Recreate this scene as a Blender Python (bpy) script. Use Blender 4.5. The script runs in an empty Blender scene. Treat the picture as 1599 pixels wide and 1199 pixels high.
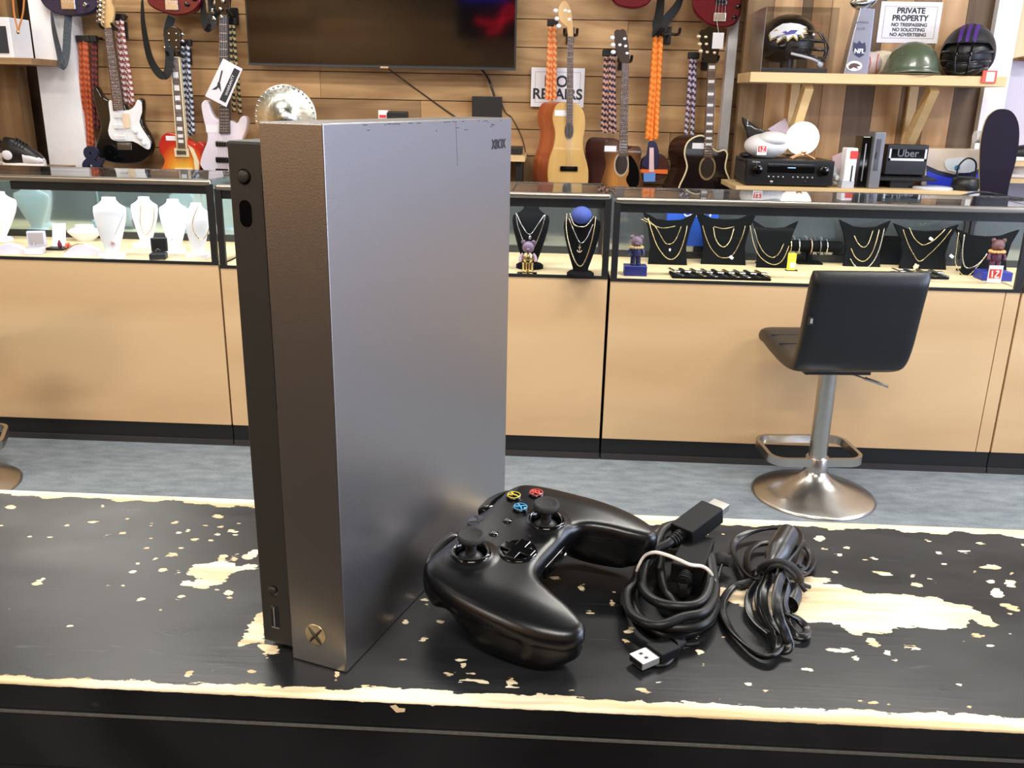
import bpy, math, random
import numpy as np
from mathutils import Vector, Matrix
random.seed(7)
PI = math.pi
C = bpy.context.scene.collection
S = bpy.context.scene
# ------------------------------------------------------------------ camera
CAMH = 1.2
FP, YAW, PITCH, ROLL = 1392.0, -0.0434, 0.3095, 0.0204
cam_d = bpy.data.cameras.new('camera'); cam = bpy.data.objects.new('camera', cam_d); C.objects.link(cam)
cam_d.sensor_fit = 'HORIZONTAL'; cam_d.sensor_width = 36.0; cam_d.lens = FP / 1599 * 36.0
cam_d.clip_start = 0.02; cam_d.clip_end = 60
cy_, sy_, cp_, sp_ = math.cos(YAW), math.sin(YAW), math.cos(PITCH), math.sin(PITCH)
FW = Vector((sy_ * cp_, cy_ * cp_, -sp_)); RT = Vector((cy_, -sy_, 0)); UP = RT.cross(FW)
RR = math.cos(ROLL) * RT + math.sin(ROLL) * UP; UU = -math.sin(ROLL) * RT + math.cos(ROLL) * UP
cam.matrix_world = Matrix(((RR.x, UU.x, -FW.x, 0), (RR.y, UU.y, -FW.y, 0), (RR.z, UU.z, -FW.z, CAMH), (0, 0, 0, 1)))
S.camera = cam
S.view_settings.view_transform = 'Standard'; S.view_settings.look = 'None'
S.view_settings.gamma = 1; S.view_settings.exposure = -0.12; S.view_settings.use_curve_mapping = False

def at(px, py, Y=None, Z=None):
    """world point that a measured photo position has at depth Y or height Z"""
    d = FW + (px - 799.5) / FP * RR - (py - 599.5) / FP * UU
    t = Y / d.y if Y is not None else (Z - CAMH) / d.z
    return Vector((0, 0, CAMH)) + d * t

# ------------------------------------------------------------------ world and lights
w = bpy.data.worlds.new('world'); S.world = w; w.use_nodes = True
w.node_tree.nodes['Background'].inputs[0].default_value = (0.75, 0.85, 1.0, 1)
w.node_tree.nodes['Background'].inputs[1].default_value = 0.3

def area(name, loc, rot, sx, sy, power, col):
    l = bpy.data.lights.new(name, 'AREA'); l.shape = 'RECTANGLE'; l.size = sx; l.size_y = sy
    l.energy = power; l.color = col
    o = bpy.data.objects.new(name, l); C.objects.link(o); o.location = loc; o.rotation_euler = rot
    return o
# ceiling fixtures' light (their diffusers are built further down)
CEIL = 2.85
FIX = [(-2.3, 3.9), (-0.9, 2.2), (0.9, 2.2), (3.3, 3.0), (-2.6, 1.0), (2.6, 1.0), (-3.0, -1.9), (0.2, -0.9)]  # far-right and rear-left fixtures added to brighten walls the console mirrors
for i, (x, y) in enumerate(FIX):
    area('ceiling_lamp', (x, y, CEIL - 0.06), (0, 0, 0), 1.1, 0.28, 26 if i == 0 else 95 if i == 6 else 55, (1.0, 0.965, 0.90))
# shop window on the right: cool daylight
area('cool_side_light', (3.9, 0.6, 1.55), (0, math.radians(90), 0), 1.7, 2.6, 170, (0.66, 0.76, 1.0))

area('cool_side_light', (3.98, 3.75, 1.55), (0, math.radians(90), 0), 1.5, 1.8, 13, (0.50, 0.63, 1.0))  # second cool light added for the console's right face, no window known there

# ------------------------------------------------------------------ materials
def lin(c):
    return tuple(((v / 255) / 12.92 if v / 255 <= 0.04045 else ((v / 255 + 0.055) / 1.055) ** 2.4) for v in c)
MATS = {}
def mat(name, rgb, rough=0.5, metal=0.0, var=0.06, scale=30.0, bump=0.0, emit=None, es=0.0, coat=0.0, spec=0.5, trans=None):
    if name in MATS: return MATS[name]
    m = bpy.data.materials.new(name); m.use_nodes = True; nt = m.node_tree; N = nt.nodes; L = nt.links
    b = N['Principled BSDF']; c = lin(rgb)
    tc = N.new('ShaderNodeTexCoord'); no = N.new('ShaderNodeTexNoise'); no.inputs['Scale'].default_value = scale
    no.inputs['Detail'].default_value = 4; L.new(tc.outputs['Object'], no.inputs['Vector'])
    mx = N.new('ShaderNodeMix'); mx.data_type = 'RGBA'
    mx.inputs[6].default_value = tuple(max(0, v * (1 - var)) for v in c) + (1,)
    mx.inputs[7].default_value = tuple(min(1, v * (1 + var)) for v in c) + (1,)
    L.new(no.outputs['Fac'], mx.inputs[0]); L.new(mx.outputs[2], b.inputs['Base Color'])
    b.inputs['Roughness'].default_value = rough; b.inputs['Metallic'].default_value = metal
    b.inputs['Specular IOR Level'].default_value = spec
    b.inputs['Coat Weight'].default_value = coat; b.inputs['Coat Roughness'].default_value = 0.08
    if bump:
        bp = N.new('ShaderNodeBump'); bp.inputs['Strength'].default_value = bump; bp.inputs['Distance'].default_value = 0.002
        L.new(no.outputs['Fac'], bp.inputs['Height']); L.new(bp.outputs[0], b.inputs['Normal'])
    if emit:
        b.inputs['Emission Color'].default_value = lin(emit) + (1,); b.inputs['Emission Strength'].default_value = es
    if trans is not None:   # thin clear sheet: see-through with a reflecting surface
        tr = N.new('ShaderNodeBsdfTransparent'); ms = N.new('ShaderNodeMixShader'); lw = N.new('ShaderNodeLayerWeight'); lw.inputs[0].default_value = 0.5; pw = N.new('ShaderNodeMath'); pw.operation = 'POWER'; pw.inputs[1].default_value = 5; fr = N.new('ShaderNodeMath'); fr.operation = 'MULTIPLY_ADD'; fr.inputs[1].default_value = 0.9; fr.inputs[2].default_value = 0.016 * trans
        L.new(lw.outputs['Facing'], pw.inputs[0]); L.new(pw.outputs[0], fr.inputs[0])
        tr.inputs[0].default_value = tuple(1 - (1 - v) * 0.12 for v in c) + (1,)
        gl = N.new('ShaderNodeBsdfGlossy'); gl.inputs['Roughness'].default_value = rough
        out = N['Material Output']; L.new(fr.outputs[0], ms.inputs[0]); L.new(tr.outputs[0], ms.inputs[1]); L.new(gl.outputs[0], ms.inputs[2])
        L.new(ms.outputs[0], out.inputs['Surface'])
    MATS[name] = m
    return m

def wood(name, light, dark, rough=0.5, axis='X', scale=6.0, tone=False, coat=0.0, amt=1.0, knots=False):
    if name in MATS: return MATS[name]
    m = bpy.data.materials.new(name); m.use_nodes = True; nt = m.node_tree; N = nt.nodes; L = nt.links
    b = N['Principled BSDF']; tc = N.new('ShaderNodeTexCoord'); mp = N.new('ShaderNodeMapping')
    st = {'X': (0.12, 1, 1), 'Y': (1, 0.12, 1), 'Z': (1, 1, 0.12)}[axis]
    mp.inputs['Scale'].default_value = st; L.new(tc.outputs['Object'], mp.inputs[0])
    n1 = N.new('ShaderNodeTexNoise'); n1.inputs['Scale'].default_value = scale; n1.inputs['Detail'].default_value = 8
    n1.inputs['Distortion'].default_value = 1.2; L.new(mp.outputs[0], n1.inputs['Vector'])
    cr = N.new('ShaderNodeValToRGB'); cr.color_ramp.elements[0].position = 0.35; cr.color_ramp.elements[1].position = 0.68
    cr.color_ramp.elements[0].color = lin(dark) + (1,); cr.color_ramp.elements[1].color = lin(light) + (1,)
    L.new(n1.outputs['Fac'], cr.inputs[0]); last = cr.outputs[0]
    if tone:
        a = N.new('ShaderNodeAttribute'); a.attribute_name = 'tone'
        mu = N.new('ShaderNodeMix'); mu.data_type = 'RGBA'; mu.blend_type = 'MULTIPLY'; mu.inputs[0].default_value = 1
        L.new(last, mu.inputs[6]); L.new(a.outputs['Color'], mu.inputs[7]); last = mu.outputs[2]
    if knots:
        v = N.new('ShaderNodeTexVoronoi'); v.inputs['Scale'].default_value = 2.6; L.new(tc.outputs['Object'], v.inputs['Vector'])
        k = N.new('ShaderNodeValToRGB'); k.color_ramp.elements[0].color = (0.16, 0.08, 0.04, 1); k.color_ramp.elements[1].color = (1, 1, 1, 1)
        k.color_ramp.elements[0].position = 0.02; k.color_ramp.elements[1].position = 0.09; L.new(v.outputs['Distance'], k.inputs[0])
        mu = N.new('ShaderNodeMix'); mu.data_type = 'RGBA'; mu.blend_type = 'MULTIPLY'; mu.inputs[0].default_value = 0.8
        L.new(last, mu.inputs[6]); L.new(k.outputs[0], mu.inputs[7]); last = mu.outputs[2]
    L.new(last, b.inputs['Base Color']); b.inputs['Roughness'].default_value = rough; b.inputs['Coat Weight'].default_value = coat
    bp = N.new('ShaderNodeBump'); bp.inputs['Strength'].default_value = 0.12; bp.inputs['Distance'].default_value = 0.002
    L.new(n1.outputs['Fac'], bp.inputs['Height']); L.new(bp.outputs[0], b.inputs['Normal'])
    MATS[name] = m
    return m

# ------------------------------------------------------------------ mesh builder
def smooth_closed(pts, n=4):
    out = []; k = len(pts)
    for i in range(k):
        p0, p1, p2, p3 = pts[i - 1], pts[i], pts[(i + 1) % k], pts[(i + 2) % k]
        for j in range(n):
            t = j / n; t2 = t * t; t3 = t2 * t
            out.append(tuple(0.5 * (2 * b + (c - a) * t + (2 * a - 5 * b + 4 * c - d) * t2 + (3 * b - a - 3 * c + d) * t3) for a, b, c, d in zip(p0, p1, p2, p3)))
    return out
def smooth_open(pts, n=6):
    P = [pts[0]] + list(pts) + [pts[-1]]; out = []
    for i in range(1, len(P) - 2):
        for j in range(n):
            t = j / n; t2 = t * t; t3 = t2 * t
            out.append(tuple(0.5 * (2 * b + (c - a) * t + (2 * a - 5 * b + 4 * c - d) * t2 + (3 * b - a - 3 * c + d) * t3) for a, b, c, d in zip(P[i - 1], P[i], P[i + 1], P[i + 2])))
    out.append(tuple(pts[-1]))
    return out

class MB:
    def __init__(s): s.v = []; s.f = []; s.mi = []; s.sm = []; s.m = 0; s.s = False; s.tone = []; s.t = (1, 1, 1)
    def add(s, vs, fs, smooth=None, mis=None):
        o = len(s.v); s.v += [tuple(v) for v in vs]
        for i, f in enumerate(fs):
            s.f.append(tuple(o + k for k in f)); s.mi.append(s.m if mis is None else mis[i]); s.sm.append(s.s if smooth is None else smooth); s.tone.append(s.t)
        return s
    def box(s, x0, x1, y0, y1, z0, z1, bev=0.0):
        if x0 > x1: x0, x1 = x1, x0
        if y0 > y1: y0, y1 = y1, y0
        if z0 > z1: z0, z1 = z1, z0
        if bev <= 0:
            v = [(x, y, z) for x in (x0, x1) for y in (y0, y1) for z in (z0, z1)]
            return s.add(v, [(0, 1, 3, 2), (4, 6, 7, 5), (0, 4, 5, 1), (2, 3, 7, 6), (0, 2, 6, 4), (1, 5, 7, 3)], False)
        b = min(bev, (x1 - x0) / 2.01, (y1 - y0) / 2.01, (z1 - z0) / 2.01)
        import bmesh
        bm = bmesh.new()
        r = bmesh.ops.create_cube(bm, size=1)
        for v in bm.verts: v.co = Vector(((x0 + x1) / 2 + v.co.x * (x1 - x0), (y0 + y1) / 2 + v.co.y * (y1 - y0), (z0 + z1) / 2 + v.co.z * (z1 - z0)))
        bmesh.ops.bevel(bm, geom=list(bm.edges), offset=b, segments=3, profile=0.5, affect='EDGES')
        bm.verts.index_update(); s.add([v.co[:] for v in bm.verts], [[v.index for v in f.verts] for f in bm.faces], False); bm.free()
        return s
    def obox(s, c, ux, uy, uz, hx, hy, hz, bev=0.0):
        t = MB(); t.box(-hx, hx, -hy, hy, -hz, hz, bev)
        c = Vector(c); ux, uy, uz = Vector(ux), Vector(uy), Vector(uz)
        return s.add([c + ux * v[0] + uy * v[1] + uz * v[2] for v in t.v], t.f, False)
    def loft(s, rings, caps=True, closed=True, smooth=True, mis=None):
        n = len(rings[0]); v = [p for r in rings for p in r]; f = []
        for i in range(len(rings) - 1):
            for j in range(n if closed else n - 1):
                k = (j + 1) % n; f.append((i * n + j, i * n + k, (i + 1) * n + k, (i + 1) * n + j))
        s.add(v, f, smooth, mis)
        if caps:
            s.add(rings[0], [tuple(range(n))[::-1]], False); s.add(rings[-1], [tuple(range(n))], False)
        return s
    def tube(s, pts, r, n=8, sub=0, flat=1.0, up=(0, 0, 1), stripe=None, closed=False):
        if sub: pts = smooth_open([tuple(p) for p in pts], sub)
        P = [Vector(p) for p in pts]; rings = []; U = None; mis = []
        for i, p in enumerate(P):
            d = (P[min(i + 1, len(P) - 1)] - P[max(i - 1, 0)])
            d = d.normalized() if d.length > 1e-9 else Vector((0, 0, 1))
            if U is None:
                U = Vector(up) - d * Vector(up).dot(d)
                if U.length < 1e-3: U = Vector((1, 0, 0)) - d * d.x
            else: U = U - d * U.dot(d)
            U.normalize(); Vv = d.cross(U)
            rr = r(i / (len(P) - 1)) if callable(r) else r
            rings.append([p + U * (math.cos(2 * PI * k / n) * rr) + Vv * (math.sin(2 * PI * k / n) * rr * flat) for k in range(n)])
        if stripe:
            for i in range(len(rings) - 1):
                for k in range(n): mis.append(stripe[((i + (k * 4) // n)) % len(stripe)])
        return s.loft(rings, caps=True, mis=mis or None)
    def lathe(s, prof, c=(0, 0, 0), n=32, axis=(0, 0, 1), sx=1.0, caps=True, smooth=True):
        a = Vector(axis).normalized(); u = Vector((1, 0, 0)) if abs(a.x) < 0.9 else Vector((0, 1, 0))
        u = (u - a * u.dot(a)).normalized(); v = a.cross(u); c = Vector(c)
        rings = [[c + a * h + u * (math.cos(2 * PI * k / n) * r * sx) + v * (math.sin(2 * PI * k / n) * r) for k in range(n)] for r, h in prof]
        return s.loft(rings, caps=caps, smooth=smooth)
    def ball(s, c, rx, ry, rz, n=20, m=12, z0=-1.0, z1=1.0):
        rings = []
        for i in range(m + 1):
            a = math.asin(z0) + (math.asin(z1) - math.asin(z0)) * i / m
            h = math.sin(a); q = max(math.cos(a), 0.002)
            rings.append([(c[0] + rx * q * math.cos(2 * PI * k / n), c[1] + ry * q * math.sin(2 * PI * k / n), c[2] + rz * h) for k in range(n)])
        return s.loft(rings, caps=True)
    def prism(s, pts, y0, depth, bev=0.0, shift=0.0, side_m=None, smooth_n=0):
        """pts: (x,z) outline at front plane y0, extruded away by depth; shift moves the back outline in x"""
        if smooth_n: pts = smooth_closed(pts, smooth_n)
        A = sum(pts[i - 1][0] * pts[i][1] - pts[i][0] * pts[i - 1][1] for i in range(len(pts)))
        if A < 0: pts = pts[::-1]
        n = len(pts)
        def inset(d):
            if d == 0: return pts
            o = []
            for i in range(n):
                a, b, c = pts[i - 1], pts[i], pts[(i + 1) % n]
                tx, tz = c[0] - a[0], c[1] - a[1]; l = math.hypot(tx, tz) or 1
                o.append((b[0] - tz / l * d, b[1] + tx / l * d))
            return o
        rings = []
        if bev: 
            rings += [[(x, y0, z) for x, z in inset(bev)], [(x, y0 + bev * 0.3, z) for x, z in inset(bev * 0.3)]]
        rings += [[(x, y0 + bev, z) for x, z in pts], [(x + shift, y0 + depth, z) for x, z in pts]]
        v = [p for r in rings for p in r]; f = []; ms = []
        for i in range(len(rings) - 1):
            for j in range(n):
                k = (j + 1) % n; f.append((i * n + j, i * n + k, (i + 1) * n + k, (i + 1) * n + j)); ms.append(side_m if side_m is not None and i == len(rings) - 2 else s.m)
        s.add(v, f, smooth_n > 0, ms)
        front = tuple(range(n))[::-1]; back = tuple(range(n))
        s.add(rings[0], [front[::-1]], False); s.add(rings[-1], [back[::-1]], False)
        return s
    def build(s, name, mats, parent=None, local=False, kind=None, label=None, category=None, group=None, origin=None):
        if not isinstance(mats, (list, tuple)): mats = [mats]
        off = Vector((0, 0, 0))
        if parent is not None:
            if not local:
                p = parent
                while p is not None: off += p.location; p = p.parent
        elif not local:
            xs = [v[0] for v in s.v]; ys = [v[1] for v in s.v]; zs = [v[2] for v in s.v]
            off = Vector(((min(xs) + max(xs)) / 2, (min(ys) + max(ys)) / 2, min(zs))) if origin is None else Vector(origin)
        me = bpy.data.meshes.new(name); me.from_pydata([(v[0] - off.x, v[1] - off.y, v[2] - off.z) for v in s.v], [], s.f)
        for m in mats: me.materials.append(m)
        me.polygons.foreach_set('material_index', s.mi); me.polygons.foreach_set('use_smooth', s.sm)
        if any(t != (1, 1, 1) for t in s.tone):
            at_ = me.color_attributes.new('tone', 'FLOAT_COLOR', 'CORNER'); d = []
            for p, t in zip(me.polygons, s.tone): d += list(t + (1,)) * p.loop_total
            at_.data.foreach_set('color', d)
        me.update()
        import bmesh
        bm = bmesh.new(); bm.from_mesh(me); bmesh.ops.recalc_face_normals(bm, faces=bm.faces); bm.to_mesh(me); bm.free()
        o = bpy.data.objects.new(name, me); C.objects.link(o)
        if parent is not None: o.parent = parent
        elif not local: o.location = off
        if kind: o['kind'] = kind
        if label: o['label'] = label
        if category: o['category'] = category
        if group: o['group'] = group
        return o
def thing(name, label, cat, loc=(0, 0, 0), rz=0.0, group=None):
    o = bpy.data.objects.new(name, None); C.objects.link(o); o.location = loc; o.rotation_euler = (0, 0, rz)
    o.empty_display_size = 0.05; o['label'] = label; o['category'] = cat
    if group: o['group'] = group
    return o
def dup(o, loc=None, parent=None, label=None, group=None):
    c = o.copy(); C.objects.link(c)
    if parent is not None: c.parent = parent
    if loc is not None: c.location = loc
    if label: c['label'] = label
    if group: c['group'] = group
    for ch in [x for x in bpy.data.objects if x.parent == o]: dup(ch, parent=c)
    return c
def text_mesh(txt, size, name, m, M, parent=None, bold=0.0, extrude=0.0004, align='CENTER', squash=1.0):
    cu = bpy.data.curves.new(name, 'FONT'); cu.body = txt; cu.size = size; cu.extrude = extrude; cu.offset = bold
    cu.align_x = align; cu.align_y = 'CENTER'; cu.space_line = 1.0
    o = bpy.data.objects.new(name, cu); C.objects.link(o)
    dg = bpy.context.evaluated_depsgraph_get(); me = bpy.data.meshes.new_from_object(o.evaluated_get(dg))
    bpy.data.objects.remove(o); me.transform(Matrix.Diagonal((squash, 1, 1, 1))); me.transform(M); me.materials.clear(); me.materials.append(m)
    ob = bpy.data.objects.new(name, me); C.objects.link(ob)
    if parent is not None: ob.parent = parent
    return ob
def facing(x, y, z, tilt=0.0):
    """matrix: text lying in XY -> upright, read from -Y"""
    return Matrix.Translation((x, y, z)) @ Matrix.Rotation(tilt, 4, 'Y') @ Matrix.Rotation(PI / 2, 4, 'X')
def rel(parent):
    off = Vector((0, 0, 0)); p = parent
    while p is not None: off += p.location; p = p.parent
    return off
def wtext(txt, size, name, m, x, y, z, parent, tilt=0.0, **k):
    o = rel(parent)
    return text_mesh(txt, size, name, m, facing(x - o.x, y - o.y, z - o.z, tilt), parent, **k)
def pxs(pts, Y, sx=1.0, ox=0.0, oy=0.0):
    """photo measurements (crop scale sx, crop origin ox, oy) -> (x,z) at depth Y"""
    out = []
    for a, b in pts:
        p = at(ox + a * sx, oy + b * sx, Y=Y); out.append((p.x, p.z))
    return out
M_black = mat('black plastic', (22, 22, 24), 0.42)
M_gloss = mat('glossy black', (8, 8, 9), 0.08)
M_chrome = mat('chrome', (205, 203, 198), 0.12, 1.0)
M_steel = mat('brushed steel', (190, 185, 178), 0.28, 1.0, scale=60, var=0.1)
M_gold = mat('gold', (232, 206, 150), 0.22, 1.0)
M_silver = mat('silver', (225, 225, 225), 0.2, 1.0)
M_white = mat('white', (238, 237, 240), 0.5)
M_paper = mat('paper', (236, 234, 240), 0.7)
M_ink = mat('ink', (50, 50, 56), 0.7)
M_red = mat('label red', (215, 60, 50), 0.5)
# ------------------------------------------------------------------ the room
YW = 4.75
def carpet():
    m = bpy.data.materials.new('carpet'); m.use_nodes = True; nt = m.node_tree; N = nt.nodes; L = nt.links; b = N['Principled BSDF']
    tc = N.new('ShaderNodeTexCoord'); n1 = N.new('ShaderNodeTexNoise'); n1.inputs['Scale'].default_value = 160; n1.inputs['Detail'].default_value = 6
    n1.inputs['Roughness'].default_value = 0.75
    n2 = N.new('ShaderNodeTexNoise'); n2.inputs['Scale'].default_value = 22; n2.inputs['Detail'].default_value = 6
    mp = N.new('ShaderNodeMapping'); mp.inputs['Scale'].default_value = (0.6, 1.4, 1)
    L.new(tc.outputs['Object'], mp.inputs[0]); L.new(mp.outputs[0], n1.inputs['Vector']); L.new(mp.outputs[0], n2.inputs['Vector'])
    ad = N.new('ShaderNodeMath'); ad.operation = 'ADD'; L.new(n1.outputs['Fac'], ad.inputs[0]); L.new(n2.outputs['Fac'], ad.inputs[1])
    hf = N.new('ShaderNodeMath'); hf.operation = 'MULTIPLY'; hf.inputs[1].default_value = 0.5; L.new(ad.outputs[0], hf.inputs[0])
    cr = N.new('ShaderNodeValToRGB'); cr.color_ramp.elements[0].position = 0.3; cr.color_ramp.elements[0].color = lin((84, 91, 97)) + (1,)
    cr.color_ramp.elements[1].position = 0.7; cr.color_ramp.elements[1].color = lin((134, 142, 146)) + (1,)
    L.new(hf.outputs[0], cr.inputs[0]); L.new(cr.outputs[0], b.inputs['Base Color']); b.inputs['Roughness'].default_value = 0.95
    bp = N.new('ShaderNodeBump'); bp.inputs['Strength'].default_value = 0.5; bp.inputs['Distance'].default_value = 0.004
    L.new(n1.outputs['Fac'], bp.inputs['Height']); L.new(bp.outputs[0], b.inputs['Normal'])
    return m
XL, XR, YB = -4.2, 4.2, -3.2
MB().box(XL, XR, YB, 5.6, -0.05, 0).build('floor', carpet(), kind='structure', origin=(0, 0, 0))
MB().box(XL, XR, YB, 5.6, 2.9, 2.95).build('ceiling', mat('dark painted ceiling', (74, 73, 72), 0.8), kind='structure', origin=(0, 0, 0))
M_plank = wood('wall planks', (208, 170, 122), (160, 122, 82), 0.6, 'X', 9.0, tone=True, knots=True)
M_plankv = wood('wall planks upright', (206, 170, 124), (164, 126, 86), 0.6, 'Z', 9.0, tone=True, knots=True)
M_plankb = wood('rear wall planks', (236, 190, 130), (206, 156, 100), 0.6, 'X', 5.0, tone=True)
M_wallw = mat('white paint', (240, 239, 242), 0.7)
def hplanks(b, x0, x1, y, th, zbase, pitch, z0, z1, seed):
    rnd = random.Random(seed); k = math.floor((z0 - zbase) / pitch)
    while zbase + k * pitch < z1:
        za, zb = zbase + k * pitch, zbase + (k + 1) * pitch; x = x0 - rnd.random() * 0.9
        while x < x1:
            ln = rnd.uniform(0.9, 1.9); t = rnd.choice([1.0, 0.93, 0.82, 0.72, 1.05, 0.62, 0.9]); b.t = (t, t * rnd.uniform(0.96, 1.0), t * rnd.uniform(0.88, 0.98))
            a, c = max(x, x0), min(x + ln, x1)
            if c - a > 0.05: b.box(a + 0.001, c - 0.001, y - th * rnd.uniform(0.85, 1.15), y, max(za, z0) + 0.0022, min(zb, z1) - 0.0022)
            x += ln
        k += 1
    b.t = (1, 1, 1)
zl = at(1010, 164, Y=YW).z
pitch = (at(1010, 33.6, Y=YW).z - at(1010, 207, Y=YW).z) / 4
bw = MB(); bw.t = (0.08, 0.06, 0.05); bw.box(XL, XR, YW + 0.02, YW + 0.1, 0, 2.9); bw.t = (1, 1, 1)
hplanks(bw, -2.66, 1.18, YW + 0.02, 0.02, zl, pitch, 0.0, 2.9, 3)
bw.build('wall_back', M_plank, kind='structure', origin=(0, YW, 0))
# the darker cabinet bay on the far left and its post
xp0 = at(58, 150, Y=4.7).x; xp1 = at(120, 150, Y=4.7).x
YR = 4.50
bl = MB(); bl.t = (0.95, 0.9, 0.8); bl.box(-4.0, -2.93, 4.66, 4.70, 0, 2.9); bl.t = (0.42, 0.38, 0.34); bl.box(-2.93, -2.72, 4.60, 4.70, 0, 2.9)
bl.build('wall_left_bay', M_plankv, kind='structure', origin=(-3, 4.7, 0))
MB().box(at(60, 150, Y=4.62).x, at(122, 150, Y=4.62).x, 4.64, YW + 0.02, 0, 2.9).build('trim_1', M_wallw, kind='structure')
# right bay: upright planks
bv = MB()
xs = [1150, 1190, 1233, 1248, 1277, 1314, 1358, 1400, 1440, 1481, 1521]
tn = [0.45, 0.95, 0.28, 0.82, 0.95, 0.25, 0.95, 0.42, 1.0, 0.25]
for i, t in enumerate(tn):
    a = at(xs[i], 200, Y=YR).x; c = at(xs[i + 1], 200, Y=YR).x; b_ = 0.92 + 0.08 * (i % 3) / 2
    bv.t = (t, t * 0.97, t * b_); bv.box(a + 0.001, c - 0.001, YR, YR + 0.02, 0, 2.9)
bv.t = (0.3, 0.25, 0.2); bv.box(at(xs[0], 200, Y=YR).x, at(xs[-1], 200, Y=YR).x, YR + 0.02, YR + 0.05, 0, 2.9)
bv.build('wall_right_bay', M_plankv, kind='structure', origin=(1.9, YR, 0))
MB().box(at(1128, 160, Y=4.7).x, at(1150, 200, Y=YR).x + 0.002, 4.69, YW + 0.02, 0, 2.9).build('trim_2', M_wallw, kind='structure')
MB().box(at(1521, 200, Y=4.5).x, at(1556, 200, Y=4.5).x, 4.46, 4.62, 0, 2.9).build('trim_3', M_wallw, kind='structure')
bf = MB(); bf.t = (1, 0.95, 0.88); bf.box(at(1556, 200, Y=4.7).x - 0.12, 4.1, 4.68, 4.72, 1.42, 2.9); bf.build('wall_far_right_panel', M_plankv, kind='structure')
MB().box(at(1556, 200, Y=4.7).x - 0.12, 4.1, 4.69, 4.72, 0, 1.42).build('wall_far_right', mat('mauve paint', (206, 200, 214), 0.7), kind='structure')
# left and rear walls of boards, right wall painted, with the shop window
bs = MB()
rnd = random.Random(5); k = 0
while k * 0.18 < 2.9:
    t = rnd.uniform(0.8, 1.1); bs.t = (t, t, t * 0.95); bs.box(XL - 0.04, XL, YB, 4.8, k * 0.18 + 0.002, min(2.9, k * 0.18 + 0.178)); k += 1
bs.build('wall_left', M_plankb, kind='structure', origin=(XL, 0, 0))
br = MB(); hplanks(br, XL, XR, YB, -0.02, 0, 0.18, 0, 2.9, 9); br.build('wall_rear', M_plankb, kind='structure', origin=(0, YB, 0))
wr = MB(); wr.box(XR, XR + 0.1, YB, -0.8, 0, 2.9); wr.box(XR, XR + 0.1, 2.0, 2.85, 0, 2.9); wr.box(XR, XR + 0.1, 4.65, 5.6, 0, 2.9); wr.box(XR, XR + 0.1, 2.85, 4.65, 0, 0.8); wr.box(XR, XR + 0.1, 2.85, 4.65, 2.3, 2.9); wr.box(XR, XR + 0.1, -0.8, 2.0, 0, 0.6); wr.box(XR, XR + 0.1, -0.8, 2.0, 2.5, 2.9)
wr.build('wall_right', mat('cool white paint', (206, 212, 245), 0.7), kind='structure')
wf = MB(); 
for a, c in ((-0.8, -0.74), (0.57, 0.63), (1.94, 2.0)): wf.box(XR + 0.02, XR + 0.07, a, c, 0.6, 2.5)
wf.box(XR + 0.02, XR + 0.07, -0.8, 2.0, 0.6, 0.66); wf.box(XR + 0.02, XR + 0.07, -0.8, 2.0, 2.44, 2.5)
wf.build('window_1', M_black, kind='structure')
wf = MB()
for a, c in ((2.85, 2.91), (4.59, 4.65)): wf.box(XR + 0.02, XR + 0.07, a, c, 0.8, 2.3)
wf.box(XR + 0.02, XR + 0.07, 2.85, 4.65, 0.8, 0.86); wf.box(XR + 0.02, XR + 0.07, 2.85, 4.65, 2.24, 2.3)
wf.build('added_window', M_black, kind='structure')  # unseen frame added round the second cool light

# ceiling light fittings
dif = mat('lit diffuser', (255, 250, 240), 0.5, emit=(255, 246, 230), es=3.5)
def fitting(x, y):
    t = thing('ceiling_light', 'long white ceiling light panel above the shop floor', 'ceiling light', (x, y, CEIL), group='ceiling light panels')
    MB().box(-0.6, 0.6, -0.17, 0.17, 0, 0.05, 0.004).build('housing', M_white, t, local=True)
    MB().box(-0.56, 0.56, -0.14, 0.14, -0.012, 0.001).build('diffuser', dif, t, local=True)
    return t
f0 = fitting(*FIX[0])
for x, y in FIX[1:]: dup(f0, (x, y, CEIL))

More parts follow.
